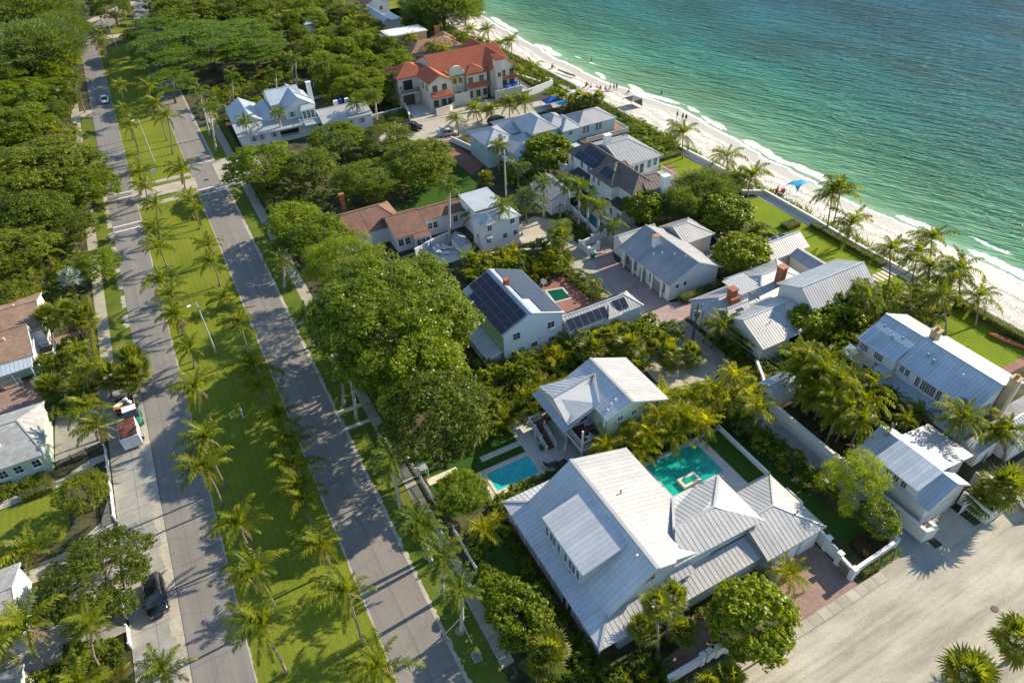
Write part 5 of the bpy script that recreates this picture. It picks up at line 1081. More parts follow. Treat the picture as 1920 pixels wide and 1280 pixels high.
# N: small two-storey white cottage
h = House('cottage', 'small boxy two-storey white cottage with pale hip roof beside the brown-roofed house', 'house', 43, 90)
h.wm = 'white'; h.rm = 'metal'; h.ind = True
h.hip(39.6, 46.6, 86.5, 90.8, 5.1, 6.1, 'x', ov=.25); h.box('wall', 'white', 40.9, 46.0, 91.6, 97.6, 0, 5.1); h.slope([(40.7, 91.4, 5.2), (46.2, 91.4, 5.2), (46.2, 97.8, 5.4), (40.7, 97.8, 5.4)], m='metal', ind=False, sp=9)
h.windows([41.0, 45.1], 'S', 4.4, 86.75, w_=.75, h=.8); h.windows([40.7, 43.7, 45.6], 'S', 2.2, 86.75, w_=.7, h=.8); h.slope([(40.2, 86.0, 3.0), (41.3, 86.0, 3.0), (41.3, 86.7, 3.3), (40.2, 86.7, 3.3)]); h.window(39.85, 88.8, 2.3, 'W', .6, .8); h.window(40.9, 94, 4.0, 'W', .7, .9)

# J: long white house upper left
h = House('house', 'white seaside house with pale blue roofs and tall gabled centre tower near the avenue', 'house', 28, 153)
h.wm = 'white'; h.rm = 'metal_blue'; h.ind = False; h.sp = .6
h.gable(14.4, 21.2, 153.4, 166.2, 3.6, 5.6, 'y'); h.gable(18.8, 26.0, 152.6, 163, 3.4, 5.2, 'y'); h.slope([(13.9, 149.4, 2.9), (31.2, 149.0, 2.9), (31.2, 153.8, 4.2), (13.9, 154.2, 4.2)], m='metal'); h.box('wall', 'white', 14.3, 31, 149.9, 154, 0, 2.85)
h.gable(24.6, 31.6, 151.6, 161.6, 5.8, 8.0, 'y', ov=.25); h.gable(22.8, 30, 155, 163.2, 6.2, 8.2, 'x', ov=.25); h.chimney(31.9, 156, 4, 9.2, .9, .9, 'white', None)
h.gable(31.3, 42.6, 146.8, 155.4, 3.0, 4.6, 'x', rp=151.4, m='metal_white'); h.slope([(27.9, 148.2, 2.95), (32.2, 148.2, 2.95), (32.2, 149.9, 3.4), (27.9, 149.9, 3.4)], m='metal_blue')
h.box('bay', 'white', 28.1, 31.0, 150.4, 151.7, 3.0, 5.5); h.slope([(27.9, 150.2, 5.5), (31.2, 150.2, 5.5), (30.6, 151.8, 6.3), (28.5, 151.8, 6.3)]); h.windows([28.6, 29.5, 30.4], 'S', 4.4, 150.4, w_=.55, h=1.5, ny=3); h.rail([(27.2, 150.6), (27.2, 149.2), (31.8, 149.2), (31.8, 150.6)], 3.1, .8)
h.window(26.3, 151.85, 4.6, 'S', .6, 1.0); h.shutter(26.3, 151.85, 4.6, 'S', .35, 1.0, 'metal_blue', .55)
for x_ in (17.0, 18.7, 21.3, 37.4, 40.1): yy = 149.9 if x_ < 31 else 147.05; h.window(x_, yy, 1.9, 'S', .55, 1.0); h.shutter(x_, yy, 1.9, 'S', .35, 1.0, 'metal_blue', .55)
h.box('porch_shade_panel', 'dark', 22.6, 26.6, 149.84, 149.89, 1.0, 2.3); h.rail([(22.6, 149.7), (26.6, 149.7)], .6, .8); h.box('porch_shade_panel', 'dark', 32.2, 36.0, 147.0, 147.04, 1.0, 2.2)  # dark panels on the wall stand for the shade inside the porches
for x_ in (36.3, 38.9): h.box('rooftop_unit', 'white', x_, x_+.9, 154.2, 155.0, 3.6, 4.6)
h.box('tank', 'blue_cloth', 37.6, 38.2, 154.4, 155, 3.6, 4.7)

# K: red tile mansion
h = House('mansion', 'cream Mediterranean mansion with red barrel-tile roofs, curved gable and chimney tower', 'house', 66, 153)
h.wm = 'cream'; h.rm = 'tile_red'; h.ind = False; h.sp = .42; T_ = dict(tile=True, deck='tile_red')
h.hip(51.6, 60.4, 154.4, 162.5, 6.4, 8.4, 'x', **T_); h.hip(57.6, 60.9, 153.0, 157.0, 6.7, 7.8, 'y', ov=.3, **T_)
h.gable(60.2, 79.4, 150.4, 165.0, 6.5, 9.2, 'x', rp=158.2, ov=.4, **T_); h.gable(72.6, 79.8, 148.2, 166, 6.4, 9.0, 'y', ov=.4, **T_); h.gable(56.6, 62.6, 147.6, 155.6, 6.3, 8.0, 'y', ov=.3, **T_); h.hip(66.6, 72.4, 148.6, 154, 6.2, 7.6, 'y', **T_)
for (x0, x1, y) in ((57.0, 62.2, 147.3), (66.8, 72.2, 148.4)): h.slope([(x0, y-.8, 3.4), (x1, y-.8, 3.4), (x1, y+.6, 4.1), (x0, y+.6, 4.1)], **T_)
sec = [(62.8, 6.0), (66.8, 6.0), (66.8, 7.0)] + [(64.8+1.7*math.cos(math.radians(a)), 7.0+1.3*math.sin(math.radians(a))) for a in range(0, 181, 20)] + [(62.8, 7.0)]; h.sect('y', [], 0, 0) if 0 else None
mb = MB(); k = len(sec); mb.V = [(u, 149.9, z) for u, z in sec]+[(u, 150.5, z) for u, z in sec]; mb.F = [tuple(range(k)), tuple(range(2*k-1, k-1, -1))]+[(i, i+k, (i+1) % k+k, (i+1) % k) for i in range(k)]; h.obj(mb, 'curved_gable', 'cream')
h.box('wall', 'cream', 63, 66.7, 149.9, 151, 0, 6.2); h.box('chimney', 'cream', 73.6, 75.2, 147.0, 148.6, 0, 8.8); h.slope([(73.2, 146.6, 9.0), (75.6, 146.6, 9.0), (75.6, 149, 9.6), (73.2, 149, 9.6)], **T_)
for k in range(3): h.box('scroll_parapet', 'cream', 77.6+k*.9, 77.9+k*.9, 160.5-k*2.2, 161.6-k*2.2, 8.0, 9.2-k*.5)
h.windows([58.2, 60.6], 'S', 5.0, 147.85, w_=1.1, h=1.3, ny=3, fm='tan'); h.windows([58.2, 60.2, 61.8], 'S', 1.6, 147.85, w_=1.1, h=1.4, ny=2, fm='tan'); h.windows([64.2, 65.6], 'S', 5.0, 149.9, w_=.8, h=1.1, fm='tan'); h.windows([67.8, 70.6], 'S', 4.8, 148.95, w_=1.1, h=1.3, fm='tan'); h.windows([67.6, 69.6, 71.4], 'S', 1.5, 148.95, w_=1.0, h=1.4, fm='tan'); h.windows([76.2, 78.4], 'S', 5.0, 148.45, w_=1.0, h=1.4, fm='tan'); h.windows([76.4, 78.4], 'S', 2.9, 148.45, w_=1.2, h=.9, fm='tan'); h.slope([(75.4, 147.6, 3.9), (79.8, 147.6, 3.9), (79.8, 148.9, 4.4), (75.4, 148.9, 4.4)], **T_)
h.box('door', 'dark', 64.5, 65.5, 149.8, 149.89, 0, 2.4); h.box('garage_door', 'deck_wood', 52.8, 55.6, 154.66, 154.74, 0, 2.4); h.box('loggia_shade_panel', 'dark', 53.2, 55.4, 154.6, 154.74, 3.6, 5.7); h.rail([(52.2, 153.6), (56.4, 153.6)], 3.2, .8, m='dark'); h.box('balcony', 'cream', 52, 56.5, 153.4, 154.7, 2.9, 3.19)  # dark loggia panel on the wall stands for shade inside it
h.window(58.6, 153.2, 5.2, 'S', .8, 1.1, fm='tan'); h.windows([158.5, 161], 'W', 5.0, 51.95, w_=.7, h=1.1, fm='tan'); h.windows([149.4, 151.6], 'W', 5, 56.9, w_=.7, h=1.3, fm='tan'); h.window(74.4, 147.0, 5.4, 'S', .7, .9, fm='tan')
h.box('entry_wall', 'cream', 62.8, 66.8, 147.6, 147.85, 0, 2.9); h.box('terrace_wall', 'cream', 72.4, 79.6, 145.6, 145.9, 0, 2.3)
wall('forecourt_wall', 'curved cream wall on the street side of the red-roofed mansion forecourt', [(56.8, 144.8), (60.4, 145.6), (62.4, 147.2)], 1.4, .3, 'cream'); wall('forecourt_wall', 'cream wall on the far left of the red-roofed mansion forecourt', [(52.2, 152.8), (51.4, 148.6), (50.6, 145.6)], 1.4, .3, 'cream')
wall('garden_wall', 'low white wall running from the white seaside house to the mansion forecourt', [(43.0, 151.0), (51.0, 151.6)], 1.0, .25, 'white'); wall('garden_wall', 'long white wall between the mansion pool and the beach path', [(80.4, 144.0), (88.4, 146.2), (88.4, 147.0)], 1.6, .3, 'white'); wall('garden_wall', 'white wall on the beach side of the mansion pool garden', [(84.0, 158.8), (86.6, 149.0)], 1.0, .25, 'white')

# L: aqua beach house
h = House('beach_house', 'aqua beach house with many pale hip roofs and a railed deck by the dune', 'house', 66, 114)
h.wm = 'aqua'; h.rm = 'metal'; h.ind = False; h.sp = .5
h.hip(54.2, 61.6, 113.8, 122.4, 4.6, 6.2, 'y'); h.hip(57.6, 66.2, 107.6, 117.2, 4.2, 5.9, 'y', m='metal'); h.hip(60.0, 68.4, 116, 123.6, 5.0, 6.6)
h.hip(62.6, 68.6, 110.6, 119.6, 6.4, 8.1, 'y', ov=.3); h.hip(66.8, 72.0, 111.2, 117.6, 6.4, 7.8, 'y', ov=.3, m='metal'); h.hip(68.8, 73.4, 109.8, 116.2, 5.8, 7.4, 'y', ov=.3); h.hip(72.6, 81.8, 110.0, 116.8, 5.8, 7.4, 'x', ov=.3, m='metal_white')
h.windows([63.5, 64.4, 65.3, 66.2], 'S', 5.0, 110.9, w_=.65, h=1.7, ny=4); h.window(70.9, 110.1, 5.0, 'S', .8, .7); h.windows([74.2, 75.0, 77.2, 78.0], 'S', 4.9, 110.3, w_=.6, h=1.5, ny=4); h.window(68, 111.5, 5.5, 'S', .4, .4)
h.slope([(70.4, 106.6, 2.5), (81.6, 106.6, 2.5), (81.6, 108, 3.0), (70.4, 108, 3.0)], m='metal_white'); h.box('wall', 'aqua', 70.6, 81.2, 107.6, 110, 0, 2.9); h.box('deck', 'deck_wood', 72.6, 83.4, 107.9, 110.2, 3.0, 3.2); h.rail([(73.4, 108.0), (83.3, 108.0), (83.3, 113.4)], 3.2, .9); h.box('deck', 'orange_wood', 81.6, 83.4, 110.2, 113.6, 3.0, 3.19); h.box('wall', 'white', 82, 83.2, 108.2, 113.2, 0, 2.99)
h.windows([119.6, 116.5], 'W', 3.6, 54.55, w_=.5, h=1.0); h.box('garage_door', 'white', 57.9, 57.94, 109, 113, 0, 2.2)
wall('garden_wall', 'white picket-topped wall along the red brick driveway of the aqua beach house', [(53.6, 129.8), (55.2, 123.6), (55.4, 118.4)], 1.2, .18, 'white')

# M: dark and grey tiled white house
h = House('house', 'white two-storey house with brown and grey tiled roofs, solar panels and white chimneys', 'house', 70, 91)
h.wm = 'white'; h.rm = 'tile_dark'; h.ind = False; h.sp = .45; T_ = dict(tile=False, rib=.06)
h.hip(69.0, 78.0, 90.2, 100.9, 6.3, 8.4, 'x', ea=.01, eb=4.2, m='tile_slate', deck='tile_slate', ov=.5, sp=.6)
h.hip(64.8, 70.6, 81.6, 102.2, 5.8, 8.0, 'y', ea=2.2, eb=3.6, m='tile_grey', deck='tile_grey', ov=.4, sp=.6); h.hip(63.5, 69.4, 85.6, 93.0, 5.8, 7.9, 'x', ea=3.2, eb=.6, m='tile_grey', deck='tile_grey', ov=.4, sp=.6)
h.hip(67.6, 73.4, 80.9, 86.2, 5.6, 7.5, 'x', ea=.2, eb=2.4, m='tile_grey', deck='tile_grey', ov=.4, sp=.6)
h.solar((67.2, 101.0-1.8, 7.75), (0, -1, 0), (-2.9, 0, -2.2), 6, 2, 1.05, 1.6, skip=((5, 0),)); h.solar((65.5, 90.2, 7.3), (0, -1, 0), (-3.2, 0, -2.1), 3, 1, .95, 1.7)
h.slope([(63.4, 82.2, 2.9), (65.2, 82.2, 3.6), (65.2, 87.4, 3.6), (63.4, 87.4, 2.9)], m='tile_dark'); h.box('wall', 'white', 63.6, 65.19, 82.4, 87.2, 0, 2.85); h.windows([83.4, 85.4], 'W', 1.5, 63.6, w_=.55, h=1.1); h.slope([(62.2, 91.0, 3.1), (65.2, 91.0, 4.0), (65.2, 98.4, 4.0), (62.2, 98.4, 3.1)], m='tile_dark')
h.chimney(70.6, 97.4, 6.0, 9.2, 1.2, .9, 'white', None); h.chimney(70.9, 80.9, 0, 8.0, 1.3, .9, 'white', None)
h.windows([100.4, 97.2, 95.0], 'W', 4.9, 65.2, w_=.6, h=1.1, ny=3); h.windows([91.4, 89.9], 'W', 4.8, 63.9, w_=.6, h=1.0, ny=3); h.window(75.2, 90.7, 5.2, 'S', .7, 1.3, gm='green_paint'); h.window(76.6, 90.7, 5.2, 'S', .7, 1.3, gm='green_paint'); h.windows([71.2, 72.4, 73.6], 'S', 4.7, 90.7, w_=.9, h=1.7, ny=1, nx=1); h.window(72.5, 81.3, 4.4, 'S', .7, 1.0); h.rail([(63.4, 102.4), (63.4, 100.2), (65, 100.2)], 3.1, .9); h.box('balcony', 'white', 63.3, 65.1, 100.1, 102.5, 2.8, 3.09)
h.box('terrace', 'paver_light', 70.8, 78, 86.3, 90.5, 0, 3.3); h.rail([(74.2, 86.4), (78, 86.4), (78, 90.4)], 3.3, .9)
h.gable(55.2, 61.8, 91.6, 99.0, 3.0, 4.2, 'y', rp=58.6, m='tile_slate', deck='tile_slate', skip=('b',)); h.slope([(58.6, 91.6, 4.2), (61.8, 91.6, 3.0), (61.8, 99, 3.0), (58.6, 99, 4.2)], m='tile_grey', deck='tile_grey'); h.box('porch_shade_panel', 'dark', 59.4, 61.2, 91.76, 91.84, .4, 2.2)  # dark panel on the gable wall stands for porch shade
wall('garden_wall', 'white wall between the royal palms and the narrow blue-green pool', [(59.2, 93.0), (58.5, 86.6), (58.0, 81.6)], 1.3, .25, 'stucco')
wall('entry_gate', 'white lattice entry gate wall with pillars where the brick court begins', [(53.9, 80.0), (53.9, 77.6)], 1.2, .16, 'white', 'gate', posts=[(53.9, 80.0), (53.9, 77.6)]); wall('entry_wall', 'white balustraded wall leading back from the brick court entry gate', [(54.3, 80.1), (59.0, 80.9)], 1.2, .16, 'white', posts=[(56.6, 80.5), (59.2, 80.9)]); wall('entry_wall', 'short white wall facing the green bin at the brick court entry', [(54.2, 77.5), (56.0, 78.2)], 1.2, .16, 'white', posts=[(56.1, 78.2)])

# O and others at the top
h = House('villa', 'tan stucco villa block with white flat roof near the top of the picture', 'house', 67, 190)
h.wm = 'tan'; h.box('wall', 'tan', 62.4, 73, 187.4, 193.8, 0, 6.2); h.box('parapet', 'cream', 62.1, 73.3, 187.1, 194.1, 6.2, 6.5); h.box('flat_roof', 'white', 62.7, 72.7, 187.7, 193.5, 6.5, 6.56); h.box('bay', 'tan', 61.2, 63.4, 189.5, 193, 0, 6.1)
h.windows([63.6, 69.6], 'S', 4.2, 187.4, w_=1.2, h=1.8, ny=3, fm='tan'); h.windows([190.4, 192], 'W', 4.3, 61.2, w_=.6, h=1.4, fm='tan')
h = House('villa', 'cream villa with mottled clay tile roof between the red-roofed mansion and the tan block', 'house', 72, 184)
h.wm = 'cream'; h.rm = 'tile_mottled'; h.ind = False; h.sp = .5; h.hip(65.2, 80.0, 180.0, 187.2, 3.2, 5.2, 'x', tile=True, deck='tile_mottled'); h.hip(75.4, 80.8, 184, 191, 3.4, 5.2, 'y', tile=True, deck='tile_mottled'); h.chimney(77.2, 190, 3, 6.2, 1.2, 1.2, 'terracotta', None); h.windows([67, 70], 'S', 1.7, 180.35, w_=1.1, h=1.2)
h = House('house', 'white house with rusty brown roof at the very top edge', 'house', 76, 240); h.rm = 'shingle_brown'; h.ind = False; h.sp = 5; h.gable(71.2, 80.2, 235.8, 243.8, 3.2, 5.2, 'y'); h.windows([237.5, 239.5, 241.5], 'W', 1.8, 71.55, w_=.7, h=1.1); h.window(77, 236.05, 1.8, 'S', 1, 1.1)
h = House('house', 'low house with pale blue and white flat roofs beside the upper lawn', 'house', 72, 221); h.rm = 'metal_blue'; h.ind = False; h.gable(69.8, 73.4, 214.6, 233.6, 2.8, 4.0, 'y'); h.box('wall', 'white', 71.5, 75.6, 215, 223, 0, 3.1); h.box('flat_roof', 'white', 71.3, 75.9, 214.8, 223.2, 3.1, 3.3)
h = House('house', 'house with orange tile roof half hidden in the treetops above the royal palms', 'house', 40, 203); h.wm = 'cream'; h.rm = 'tile_red'; h.ind = False; h.sp = .5; h.hip(37.6, 42.6, 201.2, 205.4, 3.6, 4.9, tile=True, deck='tile_red'); h.hip(40.0, 44.0, 194.6, 197.4, 3.2, 4.4, tile=True, deck='tile_red')
h = House('gazebo', 'small pale blue gazebo roof among the treetops', 'gazebo', 49.5, 222.5); h.rm = 'metal_blue'; h.ind = False; h.hip(47.7, 51.3, 220.7, 224.3, 4.4, 5.4, ea=1.79, eb=1.79); 
h = House('cottage', 'small cottage with white ribbed flat roof among palms by the left avenue', 'house', -23, 190); h.rm = 'metal_white'; h.ind = False; h.gable(-26.4, -20.6, 186.8, 191.8, 2.4, 2.9, 'x')
h = House('house', 'white house half hidden under trees at the far left edge', 'house', -33, 234); h.rm = 'metal_blue'; h.ind = False; h.gable(-37, -30.6, 228, 240, 3.0, 4.6, 'y')
h = House('cottage', 'small pale blue roofed cottage behind the left sidewalk palms', 'house', -23, 172); h.rm = 'metal_blue'; h.ind = False; h.gable(-26, -21.6, 166, 179, 2.6, 3.6, 'y')

# P and Q: two houses on the left
h = House('house', 'tan shingle-roofed white house at the left edge with small balcony', 'house', -28, 95)
h.wm = 'white'; h.rm = 'shingle_tan'; h.ind = False; h.sp = 5
h.gable(-32.4, -24.2, 91.4, 97.0, 3.0, 5.0, 'x', rp=96.0, ov=.35); h.gable(-32.4, -23.0, 96.4, 107.0, 3.2, 4.9, 'x', ov=.35); h.slope([(-33, 89.4, 2.3), (-24.6, 89.8, 2.3), (-24.5, 91.7, 2.9), (-33, 91.6, 2.9)], m='metal_blue', sp=.5)
for x_ in (-24.9, -27.2, -29.5): h.box('porch_post', 'white', x_-.08, x_+.08, 89.9, 90.05, 0, 2.3)
h.rail([(-29.6, 89.9), (-26.6, 89.9)], .3, .8); h.box('wall', 'palegreen', -33, -24.8, 91.5, 91.72, 0, 2.7)
h.rail([(-24.2, 93.0), (-22.4, 92.8), (-22.2, 95.6), (-24.0, 95.8)], .9, .8); h.box('deck', 'deck_wood', -24.2, -22.3, 92.9, 95.7, .6, .9); h.vent(-27, 94.6, 4.4, .3, .08); h.vent(-25.8, 101.8, 4.8, .3, .08)
h.box('gable_trim', 'white', -24.28, -24.19, 91.6, 96.0, 2.7, 2.95)
h = House('house', 'grey shingle-roofed pale green house with hipped end at the left edge', 'house', -27, 76)
h.wm = 'palegreen'; h.rm = 'shingle_grey'; h.ind = False; h.sp = 5
h.hip(-36, -23.0, 70.9, 80.6, 3.0, 5.1, 'x', ea=0, eb=2.0, ov=.3)
h.windows([-24.3, -26.1, -27.6], 'S', 1.9, 71.2, w_=.8, h=1.0); h.vent(-27, 73.4, 4.2, .25, .1)
h = House('house', 'pale grey shingled roof corner at the bottom left edge beside the concrete driveway', 'house', -27, 53); h.rm = 'shingle_grey'; h.ind = False; h.sp = 6; h.gable(-36, -25.3, 48.4, 56.6, 2.9, 4.4, 'x', ov=.3)
h = House('shed', 'small white building at the bottom left corner behind the coconut palm', 'shed', -27, 43); h.rm = 'metal_grey'; h.ind = False; h.gable(-34, -25.0, 40.2, 45.4, 2.6, 3.6, 'x', ov=.3)
# slatted wooden fences on the left
def slat_fence(label, pts, h_=1.2, n=5):
    r = root('wood_fence', label, 'fence', (pts[0][0], pts[0][1], 0)); ox, oy = pts[0]
    for i in range(len(pts)-1):
        a, b = Vector((pts[i][0]-ox, pts[i][1]-oy, 0)), Vector((pts[i+1][0]-ox, pts[i+1][1]-oy, 0)); k = max(1, round((b-a).length/2.0))
        for j in range(k+1): p = a+(b-a)*j/k; MB().box(p.x-.05, p.x+.05, p.y-.05, p.y+.05, 0, h_+.1).obj('post', 'dark_wood', r)
        for q in range(n): MB().bar(a+Vector((0, .07, .15+q*(h_-.15)/n)), b+Vector((0, .07, .15+q*(h_-.15)/n)), .03, .13).obj('slat', 'dark_wood', r)
slat_fence('dark slatted wooden fence below the grey gravel yard', [(-22.9, 71.2), (-17.9, 72.0)]); slat_fence('dark slatted wooden fence corner above the hauling trailer', [(-19.3, 79.8), (-18.2, 82.6), (-17.7, 79.9)], 1.2, 4); slat_fence('dark slatted fence beside the hipped end of the grey shingle house', [(-22.8, 80.8), (-20.8, 83.2)], 1.4, 5)
picket('white picket fence along the concrete apron, upper stretch', [(-17.7, 71.4), (-17.6, 65.6), (-17.55, 59.9)]); picket('white picket fence beside the parked black car', [(-17.6, 50.6), (-17.5, 47.3)]); picket('short white picket fence below the driveway mouth', [(-17.45, 46.0), (-17.4, 44.0)])
picket('low white fence along the right sidewalk beside the dark hedge', [(13.2, 40.8), (13.2, 35.4)], 1.0); picket('low white fence along the right sidewalk, upper stretch by the garden gate', [(12.6, 53.3), (12.7, 49.8)], 1.0); picket('low white fence along the right sidewalk below the small white gate', [(12.8, 48.4), (12.9, 45.0)], 1.0); picket('low white fence at the sidewalk near the braced palm', [(13.2, 33.0), (13.2, 28.8)], 1.0)
ga = root('garden_gate', 'small white slatted garden arbour gate beside the right sidewalk', 'gate', (13.2, 48.9, 0))
for q in range(7): MB().box(-.55, .55, -.5+q*.16, -.44+q*.16, 1.9, 1.96).obj('slat', 'white', ga)
for sx_ in (-.5, .5):
    for sy_ in (-.45, .45): MB().box(sx_-.05, sx_+.05, sy_-.05, sy_+.05, 0, 1.9).obj('post', 'white', ga)
# ================================================================ vehicles, street furniture, people
def lofted(name, secs, m, parent, smooth=True):
    """secs: list of cross-sections (lists of points)"""
    mb = MB(); k = len(secs[0])
    for s_ in secs: mb.V += s_
    for i in range(len(secs)-1):
        for j in range(k): mb.F.append((i*k+j, i*k+(j+1) % k, (i+1)*k+(j+1) % k, (i+1)*k+j))
    mb.F += [tuple(range(k-1, -1, -1)), tuple((len(secs)-1)*k+j for j in range(k))]
    o = mb.obj(name, m, parent, smooth=smooth); return o
def car(name, label, x, y, rz, paint, L=4.8, W=1.9, H=1.7, suv=True, cat='car'):
    r = root(name, label, cat, (x, y, .03), math.radians(rz)); a = L/2; w_ = W/2
    bz = [(-a, .45, .72, .84), (-a+.12, .34, .92, .95), (-a+.9, .30, 1.0, 1), (0, .30, 1.02, 1), (a-1.3, .30, .99, 1), (a-.35, .33, .86, .97), (a-.05, .42, .70, .85)]
    if not suv: bz = [(p, z0, z1-.12, q) for p, z0, z1, q in bz]
    lofted('body', [[(p, -w_*q, z0), (p, -w_*q*1.0, (z0+z1)/2), (p, -w_*q*.96, z1-.08), (p, -w_*q*.84, z1), (p, w_*q*.84, z1), (p, w_*q*.96, z1-.08), (p, w_*q, (z0+z1)/2), (p, w_*q, z0)] for p, z0, z1, q in bz], paint, r)
    zb = .98 if suv else .86
    cab = [(-a+.18, zb, .84), (-a+.5, H-.16, .74), (-a+.8, H-.02, .70), (.1, H, .72), (.75, H-.06, .70), (1.45, zb, .82)] if suv else [(-a+.75, zb, .8), (-a+1.4, H-.1, .70), (-.2, H, .68), (.5, H-.06, .68), (1.35, zb, .8)]
    lofted('windows', [[(p, -w_*.84, zb-.06), (p, -w_*q, z), (p, w_*q, z), (p, w_*.84, zb-.06)] for p, z, q in cab], 'glass', r, False)
    top = [c_ for c_ in cab if c_[1] > H-.2]; mb = MB()
    lofted('roof', [[(p, -w_*q*1.01, z-.02), (p, -w_*q*.9, z+.025), (p, w_*q*.9, z+.025), (p, w_*q*1.01, z-.02)] for p, z, q in top], paint, r)
    for sy in (-1, 1):
        for p0, p1 in ((cab[0], top[0]), (top[-1], cab[-1])): MB().bar((p0[0], sy*w_*p0[2], p0[1]), (p1[0], sy*w_*p1[2], p1[1]), .07, .05).obj('pillar', paint, r)
        MB().bar((-.25, sy*w_*.85, zb), (-.25, sy*w_*.725, H-.03), .07, .05).obj('pillar', paint, r)
        if suv: MB().bar((top[0][0], sy*w_*.62, H+.03), (.5, sy*w_*.62, H+.05), .04).obj('roof_rail', 'steel', r)
        MB().box(.98, 1.12, sy*w_*1.05-.09, sy*w_*1.05+.09, zb-.02, zb+.13).obj('mirror', paint, r)
        MB().box(a-.14, a-.01, sy*w_*.62-.16, sy*w_*.62+.16, .58, .72).obj('headlight', 'steel', r); MB().box(-a-.01, -a+.1, sy*w_*.66-.12, sy*w_*.66+.12, .68, .86).obj('tail_light', 'lamp_red', r)
        for px in (-a+.95, a-.95):
            wh = MB().tube([(px, sy*(w_-.2), .34), (px, sy*(w_+.01), .34)], .34, 14).obj('wheel', 'rubber', r); MB().tube([(px, sy*(w_+.011), .34), (px, sy*(w_+.025), .34)], .2, 12).obj('rim', 'steel', wh)
    return r
car('parked_car', 'black sport utility car parked on the concrete apron by the picket fence', -14.8, 48.1, -88, 'car_black', 4.7, 1.9, 1.75)
car('car', 'small white car with dark windscreen driving down the left road in tree shade', -9.5, 199, -92, 'car_white', 4.4, 1.8, 1.45, False)
car('parked_car', 'dark sport utility car parked broadside on the sandy street below the mansion wall', 48.9, 140.4, -28, 'car_black', 4.9, 1.95, 1.75)
car('parked_car', 'pale beige car half under a palm by the brick driveway of the aqua beach house', 54.4, 133.4, -10, 'car_beige', 4.3, 1.8, 1.45, False)
car('parked_car', 'dark car parked between palms beside the aqua beach house', 66.6, 133.6, 8, 'car_grey', 4.7, 1.85, 1.55)
car('parked_car', 'white car with dark windows cut off by the right edge beside the fan palms', 67.3, 13.6, -20, 'car_white', 4.7, 1.9, 1.6)
# enclosed cargo trailer
t_ = root('cargo_trailer', 'white enclosed cargo trailer with rusty red roof parked on the apron', 'trailer', (-14.75, 71.6, .05), math.radians(2))
MB().box(-1.0, 1.0, -1.7, 1.7, .45, 2.05).obj('body', 'car_white', t_); MB().box(-1.0, 1.0, -1.7, 1.7, .30, .449).obj('skirt', 'steel', t_); MB().box(-.95, .95, -1.62, 1.66, 2.05, 2.09).obj('roof', 'rust', t_)
MB().bar((-1.0, -1.75, 2.02), (1.0, -1.75, 2.02), .12, .16).obj('roof_edge', 'white', t_); MB().box(-.02, .02, -1.72, -1.701, .5, 1.95).obj('door_seam', 'steel', t_)
for sx_ in (-1, 1):
    wh = MB().tube([(sx_*.98, -.3, .34), (sx_*1.2, -.3, .34)], .34, 16).obj('wheel', 'rubber', t_); MB().tube([(sx_*1.201, -.3, .34), (sx_*1.22, -.3, .34)], .18, 12).obj('rim', 'steel', wh); MB().bar((sx_*1.1, -.75, .72), (sx_*1.1, .15, .72), .3, .04).obj('fender', 'steel', t_)
MB().bar((-.5, 1.7, .45), (0, 2.7, .45), .08).bar((.5, 1.7, .45), (0, 2.7, .45), .08).obj('tow_bar', 'dark', t_)
pk = root('pickup_truck', 'small work truck with teal cab and pale roof parked behind the rusty-roofed trailer', 'truck', (-14.3, 75.0, .05), math.radians(-88)); pk.scale = (1.1, 1.1, 1.1)
lofted('body', [[(p, -.85*q, .35), (p, -.85*q, z-.06), (p, -.75*q, z), (p, .75*q, z), (p, .85*q, z-.06), (p, .85*q, .35)] for p, z, q in ((-.9, 1.0, 1), (.3, 1.0, 1), (1.2, .95, .98), (1.5, .8, .9))], 'green_paint', pk)
lofted('cab', [[(p, -.8, .95), (p, -.68, z), (p, .68, z), (p, .8, .95)] for p, z in ((-.85, 1.0), (-.7, 1.7), (.2, 1.72), (.75, 1.0))], 'glass', pk, False); MB().box(-.75, .22, -.7, .7, 1.72, 1.78).obj('roof', 'white', pk)
for sx_ in (-.5, 1.0):
    for sy_ in (-1, 1): MB().tube([(sx_, sy_*.7, .3), (sx_, sy_*.88, .3)], .3, 12).obj('wheel', 'rubber', pk)
ht_ = root('utility_trailer', 'open trailer piled with white bags, boards and scrap behind the small work truck', 'trailer', (-14.9, 77.6, .05), 0)
MB().box(-1.1, 1.1, -1.3, 1.3, .4, .5).obj('bed', 'dark', ht_); 
for x0, x1, y0, y1 in ((-1.1, -1.04, -1.3, 1.3), (1.04, 1.1, -1.3, 1.3), (-1.03, 1.03, 1.24, 1.3), (-1.03, 1.03, -1.3, -1.24)): MB().box(x0, x1, y0, y1, .501, 1.1).obj('side_panel', 'deck_wood', ht_)
for sx_ in (-1, 1): MB().tube([(sx_*1.12, 0, .3), (sx_*1.3, 0, .3)], .3, 12).obj('wheel', 'rubber', ht_)
rg = random.Random(4)
for q in range(9):
    bm_ = bmesh.new(); bmesh.ops.create_icosphere(bm_, subdivisions=2, radius=.24)
    for v_ in bm_.verts: v_.co *= rg.uniform(.8, 1.2)
    me = bpy.data.meshes.new('sack'); bm_.to_mesh(me); bm_.free(); me.materials.append(M['white'] if q < 7 else M['dark']); o = link('sack', me, None, (-14.9+rg.uniform(.05, .8), 77.6+rg.uniform(-.5, 1.0), 1.0+rg.uniform(0, .35))); tag(o, '%s %s rubbish sack heaped in the open trailer, %s from the tailgate' % (('white', 'plump')[::1] + (ORD[q],) if q < 7 else ('black', 'plump', ORD[q-7])), 'sack', 'sacks heaped in the open trailer')
